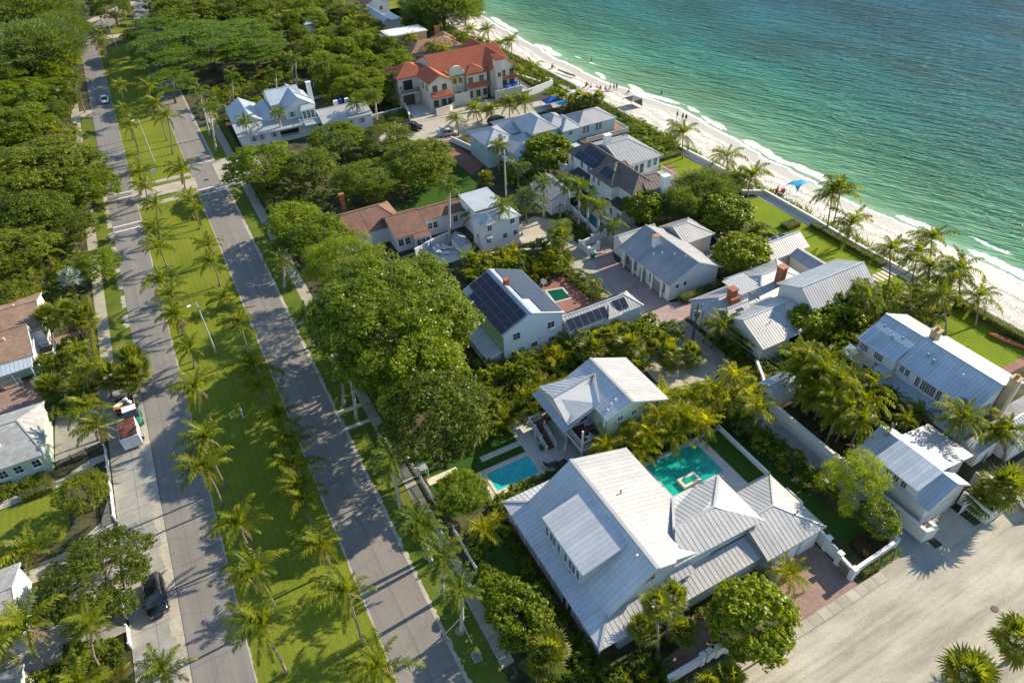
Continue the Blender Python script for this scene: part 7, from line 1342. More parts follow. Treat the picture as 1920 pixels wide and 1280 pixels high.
PALMS=[('coconut',-5.6,34.0,-5.5,34.0,9.8,1,'L'),
('coconut',-4.8,40.3,-5.0,40.3,8.4,1,'L'),
('coconut',-5.5,48.7,-5.6,48.8,5.1,1,'L'),
('coconut',-7.2,56.2,-7.2,56.2,6.9,1,'L'),
('coconut',-6.4,58.2,-6.0,58.2,8.7,1,'L'),
('coconut',-6.4,69.0,-5.9,69.0,6.9,1,'L'),
('coconut',-6.3,81.6,-5.7,81.7,3.6,1,'L'),
('coconut',-6.5,89.9,-6.2,89.9,3.7,1,'L'),
('coconut',-6.0,98.5,-6.9,98.5,4.6,1,'L'),
('coconut',-6.1,110.1,-5.9,110.0,4.3,1,'L'),
('coconut',-6.4,118.0,-6.0,118.0,3.7,1,'L'),
('coconut',-5.6,124.4,-4.7,124.5,4.6,1,'L'),
('coconut',-6.7,133.0,-5.7,133.2,4.6,1,'L'),
('coconut',-7.0,139.6,-5.7,139.6,4.8,1,'L'),
('coconut',-5.8,155.9,-4.9,156.0,8.0,1,'L'),
('coconut',-5.8,169.4,-5.0,169.3,6.7,1,'L'),
('coconut',-5.5,190.5,-4.8,190.7,5.6,1,'L'),
('coconut',-6.8,229.8,-6.1,229.8,6.6,1,'L'),
('coconut',-6.9,223.4,-5.5,223.2,10.1,1,'L'),
('coconut',-5.0,280.6,-4.8,280.7,3.9,1,'L'),
('coconut',-6.9,94.2,-6.2,94.2,4.7,1,'L'),
('coconut',1.3,27.5,1.5,27.5,7.8,1,'R'),
('coconut',1.0,32.7,1.2,32.7,11.0,1,'R'),
('coconut',0.6,42.6,0.7,42.7,4.8,1,'R'),
('coconut',0.7,49.3,0.7,49.3,4.3,1,'R'),
('coconut',0.9,55.3,0.9,55.3,3.5,1,'R'),
('coconut',1.0,58.4,1.4,58.4,3.8,1,'R'),
('coconut',1.3,62.8,1.5,62.9,3.8,1,'R'),
('coconut',0.8,69.3,0.7,69.3,3.8,1,'R'),
('coconut',0.3,74.1,0.8,74.1,3.3,1,'R'),
('coconut',0.6,79.8,1.0,79.8,6.4,1,'R'),
('coconut',0.6,93.3,0.4,93.3,2.2,1,'R'),
('coconut',0.4,99.9,0.4,99.9,4.8,1,'R'),
('coconut',0.8,106.9,0.9,106.9,3.8,1,'R'),
('coconut',0.5,120.0,1.0,120.0,4.0,1,'R'),
('coconut',0.4,124.0,0.8,124.1,4.0,1,'R'),
('coconut',0.7,137.6,1.2,137.6,4.2,1,'R'),
('coconut',0.8,156.3,2.3,156.4,8.2,1,'R'),
('coconut',0.5,162.6,1.2,162.7,9.1,1,'R'),
('coconut',-0.2,179.1,1.1,179.1,7.7,1,'R'),
('coconut',0.9,235.4,1.1,235.2,5.6,1,'R'),
('coconut',1.6,264.0,1.8,263.8,4.8,1,'R'),
('coconut',0.6,51.7,0.8,51.7,3.9,1,'R'),
('royal',9.3,58.1,9.8,58.0,13.2,1,'verge'),
('royal',9.1,64.8,9.6,64.7,4.5,1,'verge'),
('royal',9.4,45.8,9.5,45.8,7.9,1,'verge'),
('royal',9.1,34.6,9.7,34.4,6.2,1,'verge'),
('royal',9.4,30.8,9.8,30.7,6.2,1,'verge'),
('royal',9.6,39.4,9.4,39.5,5.4,1,'verge'),
('royal',8.9,77.8,9.0,77.8,4.6,1,'verge'),
('royal',9.0,94.0,9.7,93.9,4.2,1,'verge'),
('royal',9.1,152.0,10.2,151.9,9.1,1,'verge'),
('royal',9.1,160.8,9.9,160.6,9.8,1,'verge'),
('royal',9.8,38.9,9.4,38.7,5,1,'verge'),
('royal',34.0,180.4,34.9,180.1,7.0,1,'grove'),
('royal',39.3,181.5,40.0,181.2,5.8,1,'grove'),
('royal',44.6,180.3,45.5,180.0,4.6,1,'grove'),
('royal',18.1,181.3,19.4,181.2,5.7,1,'grove'),
('royal',27.7,175.8,28.7,175.6,5.9,1,'grove'),
('royal',37.9,178.7,38.3,178.7,6.0,1,'grove'),
('royal',34.1,184.0,34.6,183.9,6.3,1,'grove'),
('royal',15.6,150.7,16.2,150.5,5.1,1,'whitehouse'),
('royal',22.5,150.2,23.3,150.0,5.8,1,'whitehouse'),
('royal',39.3,148.0,39.6,147.9,5.0,1,'whitehouse'),
('royal',43.5,147.8,43.9,147.8,6.3,1,'whitehouse'),
('coconut',62.9,150.5,63.2,150.5,5.6,1,'redroof'),
('coconut',68.9,151.6,68.8,151.7,4.7,1,'redroof'),
('coconut',78.8,151.1,78.8,151.3,5.1,1,'redpool'),
('coconut',80.2,148.0,80.5,147.7,5.5,1,'redpool'),
('coconut',84.3,148.8,84.4,148.9,5.1,1,'redpool'),
('coconut',56.3,131.9,56.3,131.9,4.0,1,'streetpalms'),
('coconut',63.3,136.4,62.9,136.7,3.4,1,'streetpalms'),
('coconut',65.3,133.3,65.2,133.4,3.6,1,'streetpalms'),
('coconut',70.0,133.9,70.0,133.8,4.0,1,'streetpalms'),
('coconut',73.2,132.6,73.1,132.7,4.2,1,'streetpalms'),
('coconut',89.5,168.7,89.4,168.7,5.5,1,'dunetop'),
('coconut',88.0,172.5,87.9,172.4,4.2,1,'dunetop'),
('coconut',84.2,175.6,84.1,175.6,4.6,1,'dunetop'),
('coconut',81.8,182.9,81.7,182.8,4.7,1,'dunetop'),
('coconut',85.9,185.9,85.9,185.7,5.2,1,'dunetop'),
('coconut',90.3,184.1,90.1,184.1,4.9,1,'dunetop'),
('coconut',67.7,186.9,68.1,186.9,5.4,1,'dunetop'),
('coconut',60.7,209.4,61.4,209.1,6.3,1,'dunetop'),
('coconut',49.5,188.5,50.5,188.2,5.4,1,'dunetop'),
('coconut',70.8,179.3,71.3,179.1,4.8,1,'dunetop'),
('coconut',73.6,177.4,73.6,177.6,4.1,1,'dunetop'),
('sabal',83.5,133.4,83.5,133.5,2.7,1,'beachsabal'),
('sabal',84.3,130.5,84.2,130.6,2.7,1,'beachsabal'),
('sabal',86.7,131.3,86.6,131.3,3.0,1,'beachsabal'),
('sabal',87.2,128.7,87.1,128.8,2.9,1,'beachsabal'),
('sabal',89.7,128.2,89.6,128.1,3.1,1,'beachsabal'),
('coconut',89.2,97.5,88.9,97.9,5.4,1,'beachlawn'),
('coconut',92.2,88.1,91.8,88.4,3.5,1,'beachlawn'),
('coconut',87.0,79.5,86.4,80.2,4.0,1,'beachlawn'),
('coconut',88.8,79.1,88.8,79.0,4.3,1,'beachlawn'),
('coconut',91.7,63.7,91.3,64.2,6.8,1,'lawntrio'),
('coconut',92.7,63.5,92.5,63.8,7.6,1,'lawntrio'),
('coconut',90.5,58.6,90.3,58.9,4.1,1,'lawntrio'),
('coconut',87.0,47.9,86.3,49.1,6.0,1,'seawallgrove'),
('coconut',90.1,46.5,89.9,47.1,5.4,1,'seawallgrove'),
('coconut',94.3,46.8,93.6,47.9,6.2,1,'seawallgrove'),
('coconut',90.8,39.5,90.1,41.0,5.9,1,'seawallgrove'),
('coconut',84.0,36.5,83.1,38.6,5.8,1,'seawallgrove'),
('coconut',88.8,35.5,88.3,36.5,4.9,1,'seawallgrove'),
('coconut',87.9,39.0,87.3,40.3,5.9,1,'seawallgrove'),
('coconut',74.4,42.3,74.1,42.8,6.3,1,'seawallgrove'),
('coconut',87.6,42.2,87.0,43.2,5.9,1,'seawallgrove'),
('royal',35.6,89.8,36.0,89.8,11.2,1,'poolroyals'),
('royal',43.7,88.1,44.1,87.9,6.5,1,'poolroyals'),
('royal',41.5,94.8,41.5,94.7,2.3,1,'poolroyals'),
('royal',53.9,91.6,53.9,91.6,6.2,1,'poolroyals'),
('royal',58.4,90.4,58.1,90.7,5.8,1,'poolroyals'),
('royal',57.4,85.8,57.2,86.0,7.1,1,'poolroyals'),
('royal',57.8,83.7,57.6,83.9,5.3,1,'poolroyals'),
('royal',58.2,81.3,58.0,81.3,5.4,1,'poolroyals'),
('royal',59.5,78.7,59.2,78.9,2.7,1,'poolroyals'),
('royal',55.9,112.3,55.9,112.3,4.6,1,'poolroyals'),
('royal',55.9,104.3,55.8,104.3,3.5,1,'poolroyals'),
('sabal',50.2,106.6,50.2,106.6,2.5,1,'garden'),
('sabal',26.1,114.3,26.5,114.2,4.2,1,'garden'),
('coconut',57.0,37.7,56.6,37.5,6,1,'walledgarden'),
('coconut',57.7,35.7,57.3,35.5,6,1,'walledgarden'),
('coconut',56.0,32.1,55.6,31.9,6.5,1,'walledgarden'),
('coconut',56.1,30.0,55.7,29.8,6,1,'walledgarden'),
('coconut',55.9,28.2,55.5,28.0,6,1,'walledgarden'),
('coconut',57.8,33.0,57.4,32.8,7,1,'walledgarden'),
('coconut',56.7,33.7,56.3,33.5,5,1,'walledgarden'),
('coconut',62.1,34.2,61.7,34.0,5,1,'walledgarden'),
('coconut',60.4,31.2,60.0,31.0,4.5,1,'walledgarden'),
('coconut',58.9,38.2,58.5,38.0,6.5,1,'walledgarden'),
('coconut',56.6,34.8,56.2,34.6,5,1,'walledgarden'),
('coconut',59.8,39.9,59.4,39.7,5.5,1,'walledgarden'),
('coconut',61.1,37.4,60.7,37.2,5.5,1,'walledgarden'),
('coconut',59.0,32.4,58.6,32.2,5,1,'walledgarden'),
('coconut',54.9,30.4,54.5,30.2,5.5,1,'walledgarden'),
('coconut',63.2,32.1,62.8,31.9,4.5,1,'walledgarden'),
('coconut',57.7,35.3,57.3,35.1,7,1,'walledgarden'),
('coconut',64.9,30.5,64.5,30.3,3.5,0.75,'porchgarden'),
('coconut',62.3,26.8,61.9,26.6,4,0.75,'porchgarden'),
('coconut',65.4,27.1,65.0,26.9,3.5,0.75,'porchgarden'),
('coconut',68.6,35.2,68.2,35.0,3,0.75,'porchgarden'),
('coconut',65.0,22.0,64.7,22.9,6.1,1,'gardenfront'),
('coconut',67.7,20.1,67.6,20.6,4.8,1,'gardenfront'),
('coconut',69.6,19.1,69.3,20.1,4.7,1,'gardenfront'),
('sabal',62.1,15.6,62.0,15.9,4.5,1,'sandsabal'),
('sabal',62.1,16.0,61.9,16.3,2.4,1,'sandsabal'),
('sabal',49.1,5.3,49.0,5.8,3.5,1,'sandsabal'),
('sabal',42.6,4.4,42.4,5.8,3.9,1,'sandsabal'),
('golden',49.1,35.9,48.7,35.7,5,1,'poolhedge'),
('golden',44.4,41.3,44.0,41.1,4.5,1,'poolhedge'),
('golden',46.8,40.6,46.4,40.4,5,1,'poolhedge'),
('golden',49.8,40.7,49.4,40.5,5.5,1,'poolhedge'),
('golden',48.1,39.0,47.7,38.8,4,1,'poolhedge'),
('golden',41.6,38.8,41.2,38.6,4,1,'poolhedge'),
('golden',35.3,42.0,34.9,41.8,3.5,1,'poolhedge'),
('golden',36.6,39.7,36.2,39.5,4,1,'poolhedge'),
('golden',39.0,40.6,38.6,40.4,4.5,1,'poolhedge'),
('golden',41.2,39.6,40.8,39.4,4.5,1,'poolhedge'),
('golden',43.1,37.8,42.7,37.6,4,1,'poolhedge'),
('golden',39.1,38.3,38.7,38.1,3.5,1,'poolhedge'),
('golden',32.1,40.9,31.7,40.7,3,1,'poolhedge'),
('golden',42.1,43.6,41.7,43.4,3.5,1,'poolhedge'),
('golden',49.7,38.4,49.3,38.2,4.5,1,'poolhedge'),
('golden',35.1,38.7,34.7,38.5,3,1,'poolhedge'),
('coconut',56.6,50.2,56.7,50.1,3.2,1,'drivebed'),
('coconut',58.0,46.8,57.7,47.3,2.1,1,'drivebed'),
('sabal',47.7,49.6,47.4,49.8,2.9,1,'sabals'),
('sabal',50.2,49.0,50.4,48.9,2.3,1,'sabals'),
('sabal',39.5,54.7,39.3,54.8,3.6,1,'sabals'),
('sabal',42.7,55.9,42.5,56.1,3.4,1,'sabals'),
('sabal',43.8,52.7,43.7,52.8,3.6,1,'sabals'),
('sabal',14.6,24.1,14.6,24.1,3.5,1,'sabals'),
('sabal',23.5,20.4,22.9,21.1,8.1,1,'sabals'),
('sabal',25.0,21.2,24.9,21.3,7.4,1,'sabals'),
('sabal',22.8,21.4,22.5,21.7,3.7,1,'sabals'),
('sabal',25.8,19.7,25.6,20.1,3.0,1,'sabals'),
('sabal',26.5,14.8,26.3,15.3,3.2,1,'sabals'),
('sabal',24.6,15.0,24.3,15.4,3.3,1,'sabals'),
('sabal',13.4,23.7,13.4,23.8,2.9,1,'sabals'),
('sabal',48.3,77.2,48.2,77.2,5.8,1,'sabals'),
('sabal',-19.3,96.6,-19.1,96.6,5.0,1,'leftsabal'),
('sabal',-13.8,82.4,-12.5,82.5,4.4,1,'leftsabal'),
('sabal',-14.5,79.9,-13.8,80.0,3.3,1,'leftsabal'),
('sabal',-23.2,84.4,-22.8,84.6,2.3,1,'leftsabal'),
('sabal',-13.2,80.3,-12.3,80.4,3.7,1,'leftsabal'),
('sabal',-18.6,95.4,-17.6,95.7,4.2,1,'leftsabal'),
('sabal',-22.9,98.0,-22.0,98.3,4.2,1,'leftsabal'),
('sabal',-16.5,81.1,-15.7,81.2,3.7,1,'leftsabal'),
('bismarck',-19.5,107.9,-18.9,107.9,4.0,1,'bismarck'),
('bismarck',-19.2,195.4,-18.2,195.6,4.5,1,'bismarck'),
('bismarck',-32.8,270.9,-31.1,270.9,4.1,1,'bismarck'),
('bismarck',62.0,232.4,62.6,232.1,3.6,1,'bismarck'),
('bismarck',56.7,232.5,57.4,232.3,3.4,1,'bismarck'),
('bismarck',-24.2,194.7,-23.2,195.0,4.8,1,'bismarck'),
('coconut',-18.5,73.8,-17.8,74.0,5.4,1,'leftpalms'),
('coconut',-18.3,71.6,-17.3,71.9,3.9,1,'leftpalms'),
('coconut',-19.7,89.5,-19.0,89.7,2.9,1,'leftpalms'),
('coconut',-18.6,82.9,-17.6,83.1,4.0,1,'leftpalms'),
('coconut',-15.0,192.7,-12.9,192.9,8.5,1,'leftpalms'),
('coconut',-22.2,193.4,-21.3,193.5,4.5,1,'leftpalms'),
('coconut',-21.3,173.3,-20.2,173.4,4.3,1,'leftpalms'),
('coconut',-24.5,205.0,-23.0,205.1,4.8,1,'leftpalms'),
('coconut',-23.9,45.5,-23.3,45.8,6.6,1,'leftpalms'),
('coconut',-19.7,43.0,-18.5,43.5,6.6,1,'leftpalms'),
('coconut',-14.7,36.4,-13.7,36.8,5.9,1,'leftpalms'),
('coconut',-27.0,46.1,-26.1,46.6,4.3,1,'leftpalms'),
('coconut',-25.2,58.5,-24.9,58.7,2.1,1,'leftpalms'),
('coconut',-21.5,40.2,-20.6,40.7,3.7,1,'leftpalms'),
('coconut',-23.0,118.5,-22.2,118.7,3.7,1,'leftpalms'),
('coconut',-20.8,133.1,-20.1,133.1,3.5,1,'leftpalms'),
('coconut',-17.1,218.2,-15.7,218.1,6.6,1,'leftpalms'),
('coconut',-19.5,215.0,-18.2,215.0,5.2,1,'leftpalms'),
('coconut',-16.7,170.4,-16.2,170.3,3.5,1,'leftpalms'),
('golden',15.9,38.6,15.5,38.4,1.8,0.9,'areca'),
('golden',38.3,20.1,37.9,19.9,1.5,0.9,'areca')]
TREES=[('ficus',17.7,67.2,15.0,11.7,'banyan'),
('ficus',16.7,84.8,11.0,5.8,'banyan_side'),
('oak',15.5,49.4,12.0,5.8,'mid'),
('light',15.4,43.2,4.0,3.0,'bush'),
('ficus',17.3,55.7,12.5,4.9,'b3'),
('seagrape',13.5,32.4,3.0,1.9,''),
('seagrape',14.3,28.2,5.0,3.1,''),
('seagrape',31.1,17.5,6.5,4.0,'front'),
('bamboo',49.8,23.5,7.0,3.4,'bamboo'),
('ficus',49.6,19.8,4.0,2.2,''),
('oak',-18.6,50.4,6.0,5.1,'ll'),
('oak',-19.6,62.8,4.5,2.6,'ll2'),
('light',14.7,129.4,8.0,6.8,''),
('oak',22.5,125.0,7.0,5.6,''),
('yellow',30.9,114.5,7.0,6.7,''),
('light',31.6,136.3,6.0,6.1,''),
('oak',39.8,132.5,5.0,5.6,''),
('oak',40.6,115.1,8.0,6.9,''),
('light',14.7,107.3,6.0,4.7,''),
('light',16.7,98.4,7.0,5.5,''),
('light',12.7,102.0,5.0,3.1,''),
('seagrape',63.7,106.6,7.0,5.1,''),
('seagrape',66.6,81.1,6.0,3.9,''),
('casuarina',72.5,78.3,6.0,3.4,''),
('casuarina',78.6,79.5,6.5,4.7,''),
('seagrape',77.1,72.7,6.0,4.4,''),
('seagrape',70.9,62.3,6.0,4.1,''),
('olive',50.5,92.0,6.0,3.3,''),
('seagrape',72.3,45.4,6.0,4.1,''),
('seagrape',67.5,45.3,5.5,3.5,''),
('oak',75.6,45.5,6.0,3.3,''),
('bush',80.7,67.2,2.5,1.7,''),
('banyan',18.2,208.4,12.0,18.7,'top'),
('banyan',9.2,200.3,10.0,9.7,''),
('banyan',5.7,187.8,8.0,6.4,''),
('banyan',5.6,217.6,8.0,7.0,''),
('banyan',27.8,200.2,9.0,9.7,''),
('banyan',9.3,234.3,10.0,9.3,''),
('oak',18.6,245.8,11.0,11.7,''),
('oak',34.2,244.7,10.0,10.8,''),
('casuarina',-24.2,229.8,13.0,13.8,''),
('casuarina',-17.4,253.0,10.0,8.4,''),
('casuarina',-27.1,270.5,14.0,15.0,''),
('olive',-17.9,280.8,12.0,10.0,''),
('oak',-0.9,272.7,9.0,6.5,''),
('oak',-24.7,147.0,10.0,10.5,''),
('oak',-18.5,145.8,8.0,7.9,''),
('light',-15.1,139.2,6.5,5.8,''),
('light',-27.5,178.5,8.0,8.0,''),
('oak',-26.5,118.2,8.0,6.4,''),
('oak',-20.2,155.0,8.0,7.7,''),
('oak',-23.8,130.3,8.0,6.7,''),
('oak',-19.1,125.4,6.0,4.8,''),
('light',-15.2,110.8,5.0,3.5,''),
('oak',-27.6,108.4,5.0,3.9,''),
('oak',-27.9,134.9,8.0,4.6,''),
('casuarina',84.0,200.7,13.0,10.8,''),
('casuarina',94.0,207.4,12.0,5.4,''),
('casuarina',85.9,217.9,9.0,7.5,''),
('oak',76.8,200.8,7.0,5.2,''),
('olive',50.4,80.7,6.0,2.2,''),
('oak',46.3,119.9,5.0,2.7,''),
('yellow',60.8,187.6,5.1,3.2,'fill'),
('light',52.2,206.6,6.0,4.8,'fill'),
('oak',62.7,231.1,5.9,5.1,'fill'),
('light',44.1,194.9,7.9,4.6,'fill'),
('light',46.2,226.6,7.4,4.2,'fill'),
('light',41.7,183.4,7.1,3.5,'fill'),
('oak',51.7,225.1,6.8,4.8,'fill'),
('yellow',44.1,168.8,7.7,2.8,'fill'),
('oak',33.9,205.8,7.8,4.2,'fill'),
('yellow',62.2,198.3,6.3,4.2,'fill'),
('oak',62.8,208.1,7.4,4.9,'fill'),
('oak',44.3,215.5,6.0,3.5,'fill'),
('yellow',47.6,159.1,5.1,3.2,'fill'),
('oak',46.1,249.3,6.6,5.9,'fill'),
('light',52.0,181.7,5.4,3.6,'fill'),
('oak',40.6,203.0,5.0,4.1,'fill'),
('oak',36.2,192.0,5.0,4.1,'fill'),
('yellow',35.0,236.6,6.5,4.4,'fill'),
('yellow',50.4,191.7,7.6,4.4,'fill'),
('oak',37.9,224.5,7.4,3.9,'fill'),
('yellow',54.5,172.5,5.8,3.1,'fill'),
('ficus',44.3,162.3,6.5,3.7,'fill'),
('ficus',52.4,255.0,5.4,5.2,'fill'),
('oak',40.0,172.2,7.9,3.7,'fill'),
('light',54.7,242.3,7.2,5.0,'fill'),
('light',63.0,245.1,5.9,5.1,'fill'),
('oak',36.8,248.9,8.0,4.2,'fill'),
('yellow',56.6,196.4,6.9,3.7,'fill'),
('yellow',49.9,168.3,5.6,4.0,'fill'),
('light',45.1,180.6,6.3,4.3,'fill'),
('yellow',48.1,157.9,7.0,3.3,'fill'),
('light',51.7,169.5,5.1,3.9,'fill'),
('yellow',43.5,153.6,6.4,3.8,'fill'),
('light',51.6,177.4,7.3,3.7,'fill'),
('oak',61.3,185.2,7.0,4.2,'fill'),
('ficus',50.6,194.2,5.5,4.5,'fill'),
('light',59.8,176.6,5.9,4.2,'fill'),
('oak',52.5,157.6,7.1,3.1,'fill'),
('light',56.5,193.1,6.6,4.0,'fill'),
('yellow',62.6,199.5,6.3,3.9,'fill'),
('yellow',42.1,162.7,6.8,4.0,'fill'),
('oak',47.2,174.3,6.4,3.0,'fill'),
('oak',57.6,205.6,7.1,5.1,'fill'),
('ficus',55.8,177.4,5.3,3.2,'fill'),
('yellow',-24.9,209.6,6.1,3.6,'fill'),
('yellow',-27.8,186.2,6.0,4.0,'fill'),
('oak',-30.9,231.5,7.9,5.3,'fill'),
('yellow',-19.8,206.9,5.7,3.7,'fill'),
('ficus',-25.5,224.3,5.4,4.4,'fill'),
('light',-28.7,175.8,6.2,4.1,'fill'),
('ficus',-30.6,205.8,6.7,4.9,'fill'),
('oak',-19.4,184.7,6.5,3.4,'fill'),
('oak',-24.4,173.6,6.6,3.1,'fill'),
('ficus',-24.1,184.7,6.8,4.3,'fill'),
('ficus',-19.8,217.0,7.2,4.9,'fill'),
('ficus',-22.0,194.4,7.5,4.6,'fill'),
('ficus',-27.7,196.2,5.4,3.8,'fill'),
('oak',-28.9,214.8,7.8,4.6,'fill'),
('oak',-18.3,194.9,5.5,4.2,'fill'),
('yellow',-21.9,177.7,6.4,3.9,'fill'),
('yellow',-30.7,196.5,6.7,3.4,'fill')]
# ================================================================ trees, palms, hedges
# the great fig has its own crown
big = [crown_mesh('crown', 'lf_ficus', 900+i, 1, 1, .032, n_, lb, lr_, 64, down=-.35, asp=.6, spread=.25) for i, (n_, lb, lr_) in enumerate(((85000, 110, .185), (34000, 56, .26)))]
TL = {'banyan': ('huge domed fig tree with bright green crown beside the right road', 0), 'banyan_side': ('rounded fig tree joining the huge fig crown behind, beside the right sidewalk', 1)}
grp = {'light': 'light green broadleaf tree %s', 'oak': 'dense dark green tree %s', 'yellow': 'flat-topped yellow-green tree %s', 'ficus': 'rounded green fig tree %s', 'seagrape': 'sea grape tree with golden-green round leaves %s', 'casuarina': 'feathery casuarina %s', 'banyan': 'spreading dark banyan %s', 'bamboo': 'tall yellow-green bamboo clump %s', 'olive': 'grey-green fine-leaved tree %s', 'bush': 'rounded clipped bush %s'}
TW = {('oak', 16.1): 'with dull olive crown just below the huge fig', ('light', 15.4): 'beside the small white garden gate and cyan pool', ('ficus', 17.9): 'filling the gap under the huge fig crown', ('seagrape', 13.5): 'by the sidewalk fence below the hedge lawn', ('seagrape', 14.3): 'at bottom centre beside the sidewalk', ('seagrape', 31.2): 'beside the front brick driveway', ('bamboo', 49.8): 'leaning over the alley beside the front garden', ('ficus', 49.6): 'below the bamboo at the alley corner', ('oak', -18.3): 'over the parked black car', ('oak', -19.6): 'small one beside the picket fence and white path',
 ('light', 14.7): 'at the corner of the cross street, branching low', ('oak', 22.5): 'second from the cross street in the grove', ('yellow', 30.9): 'in the middle of the grove behind the brown roof', ('light', 31.6): 'in front of the white seaside house', ('oak', 39.8): 'right of centre before the white seaside house', ('oak', 40.6): 'large one at the right end of the grove', ('light', 16.7): 'left of the brown-roofed house', ('light', 12.7): 'small one beside the upper right sidewalk',
 ('seagrape', 63.7): 'between the aqua house and the dark-tiled house', ('seagrape', 66.6): 'in front of the dark-tiled house', ('casuarina', 72.5): 'hedge-like left clump by the beach lawn', ('casuarina', 78.6): 'hedge-like right clump by the beach lawn', ('seagrape', 77.1): 'at the near end of the casuarina clump', ('seagrape', 70.9): 'behind the house with trellises', ('olive', 50.5): 'beside the tall royal palms on the sandy court', ('seagrape', 72.3): 'behind the cream roofs, larger one', ('seagrape', 67.5): 'left half of the thicket behind the cream roofs', ('oak', 75.6): 'right half of the thicket behind the cream roofs', ('bush', 80.7): 'on the beach lawn edge'}
seen = {}; cnt = {}
for kind, x, y, h_, r_, nm in sorted(TREES, key=lambda q: q[2]):
    key = (kind, x); base = grp[kind]
    if nm in TL: tree(kind, x, y, h_, r_, TL[nm][0], None, big[TL[nm][1]], name='fig_tree'); continue
    if key in TW and key not in seen: lb, g = base % TW[key], None
    elif nm == 'top': lb, g = 'widest spreading banyan with layered crown over the upper avenue', None
    elif nm == 'fill': lb, g = base % 'in the far seaside grove', 'trees in the dense far grove'
    elif x < -8: lb, g = base % ('in the upper left woods' if y > 190 else 'in the left woods beside the avenue'), 'trees in the left woods'
    else: lb, g = base % 'in the upper grove', 'trees of the upper grove'
    if g: cnt[lb] = cnt.get(lb, 0)+1; lb += ', %s from the near side' % ORD[cnt[lb]-1]
    seen[key] = 1
    tree(kind, x, y, h_, r_, lb, g, None, name='broadleaf_tree' if kind in ('olive',) else None, cat='bush' if kind == 'bush' else 'tree')
# palms
rowname = {'L': 'coconut palm in the left row on the median, %s from the bottom', 'R': 'coconut palm in the right row on the median, %s from the bottom', 'verge': 'royal palm on the right verge, %s in the list from near to far', 'grove': 'royal palm in the row behind the white seaside house, %s from the left',
 'whitehouse': 'royal palm in front of the white seaside house, %s from the left', 'redroof': 'coconut palm in front of the red-roofed mansion, %s from the left', 'redpool': 'coconut palm beside the mansion pool, %s from the left', 'streetpalms': 'coconut palm at the end of the sandy street, %s from the left', 'dunetop': 'coconut palm in the grove above the mansion, %s from the left',
 'beachsabal': 'fan palm by the beach path, %s from the left', 'beachlawn': 'coconut palm on the beach lawns of the dark-tiled house, %s from the left', 'lawntrio': 'coconut palm of the trio on the green lawn seawall, %s from the left', 'seawallgrove': 'coconut palm in the grove by the right seawall, %s from the left', 'poolroyals': 'royal palm around the sandy court, %s from the left',
 'garden': 'small round fan palm in the inner gardens, %s from the left', 'walledgarden': 'coconut palm in the walled garden behind the alley wall, %s from the left', 'porchgarden': 'small coconut palm before the porch of the right house, %s from the left', 'gardenfront': 'leaning coconut palm right of the garage cottage, %s from the left', 'sandsabal': 'fan palm at the right edge of the sandy street, %s from the left',
 'poolhedge': 'yellow-green coconut palm in the hedge behind the teal pool, %s from the left', 'drivebed': 'coconut palm in the curved bed of the brick court, %s from the left', 'sabals': 'fan palm of the gardens around the green cottage and front house, %s from the left', 'leftsabal': 'fan palm in the left gardens, %s from the left', 'bismarck': 'silver-blue fan palm, %s from the left', 'leftpalms': 'coconut palm in the left gardens, %s from the left', 'areca': 'broad golden feather palm by the front house, %s from the left'}
rows = {}
for p in PALMS: rows.setdefault(p[7], []).append(p)
for rw, L_ in rows.items():
    if rw in 'LR' or rw == 'verge': L_.sort(key=lambda p: p[2])
    else:
        def scr(p):
            v = [RC[0][i]*p[3]+RC[1][i]*p[4]+RC[2][i]*(p[5]-60) for i in range(3)]; return v[0]/v[2]
        L_.sort(key=scr)
    for i, (kind, bx, by, cx, cy, cz, size, _) in enumerate(L_):
        mx = 8.2 if kind == 'coconut' else 9.5
        if cz > mx: k = (60-mx)/(60-cz); cx, cy, cz = cx*k, cy*k, mx; bx = bx+(cx-bx)*.3; by = by+(cy-by)*.75
        cz = max(cz, 2.2); size = size*((1.0 if cy < 24 and cx < 30 else 1.35) if rw == 'sabals' else 1.4 if rw == 'leftsabal' else 1.6 if rw == 'sandsabal' else 1.2 if kind == 'sabal' else 1.22 if rw in ('seawallgrove', 'lawntrio', 'beachlawn') else 1.02 if rw in 'LR' else 1.03 if kind in ('coconut', 'golden') else 1); lb = rowname[rw] % ORD[i] if rw != 'verge' else 'royal palm on the right verge, %s from the bottom of the picture' % ORD[i]
        palm(kind, (bx, by), (cx, cy), cz-.6, size, lb, None, far=(by > 172))
# planting beds
bed([(20, 50.6), (31.5, 50.6), (41, 50.2), (52, 53), (52, 58.2), (44, 58.9), (29, 59.8), (23, 57), (20.5, 54)], 'plant between the solar-panel house and green cottage', 'plants between solar house and cottage', 1.5, (1.0, 1.8), (2.2, 3.6), .72, seed=2, avoid=((28.4, 41.3, 41, 50.2), (45, 49, 50, 53.2)))
bed([(36, 75.4), (48, 74.9), (50.2, 79), (43, 82.6), (35, 84.6), (34.5, 79)], 'plant in the thicket behind the solar-panel house', 'plants behind the solar house', 1.35, (1.0, 1.6), (2.6, 4.4), .78, seed=3)
bed([(47.5, 66), (50.2, 67), (50.6, 72), (49, 75.6), (47.6, 74)], 'low flowering shrub along the lane beside the brick patio', 'shrubs along the lane', .95, (.6, .9), (.9, 1.5), .1, seed=4, m=None)
struct('garden_bed', [(53.2, 17), (65, 17), (65, 43.6), (57.4, 44), (53.2, 37)], 'mulch', .022)
bed([(57, 24.5), (64.4, 23), (65, 43), (57.4, 43)], 'garden plant in the walled garden', 'plants in the walled garden', 1.5, (.9, 1.5), (1.2, 2.8), .5, seed=5, avoid=((53, 63, 17, 27), (53.4, 59.2, 36, 40.6)))
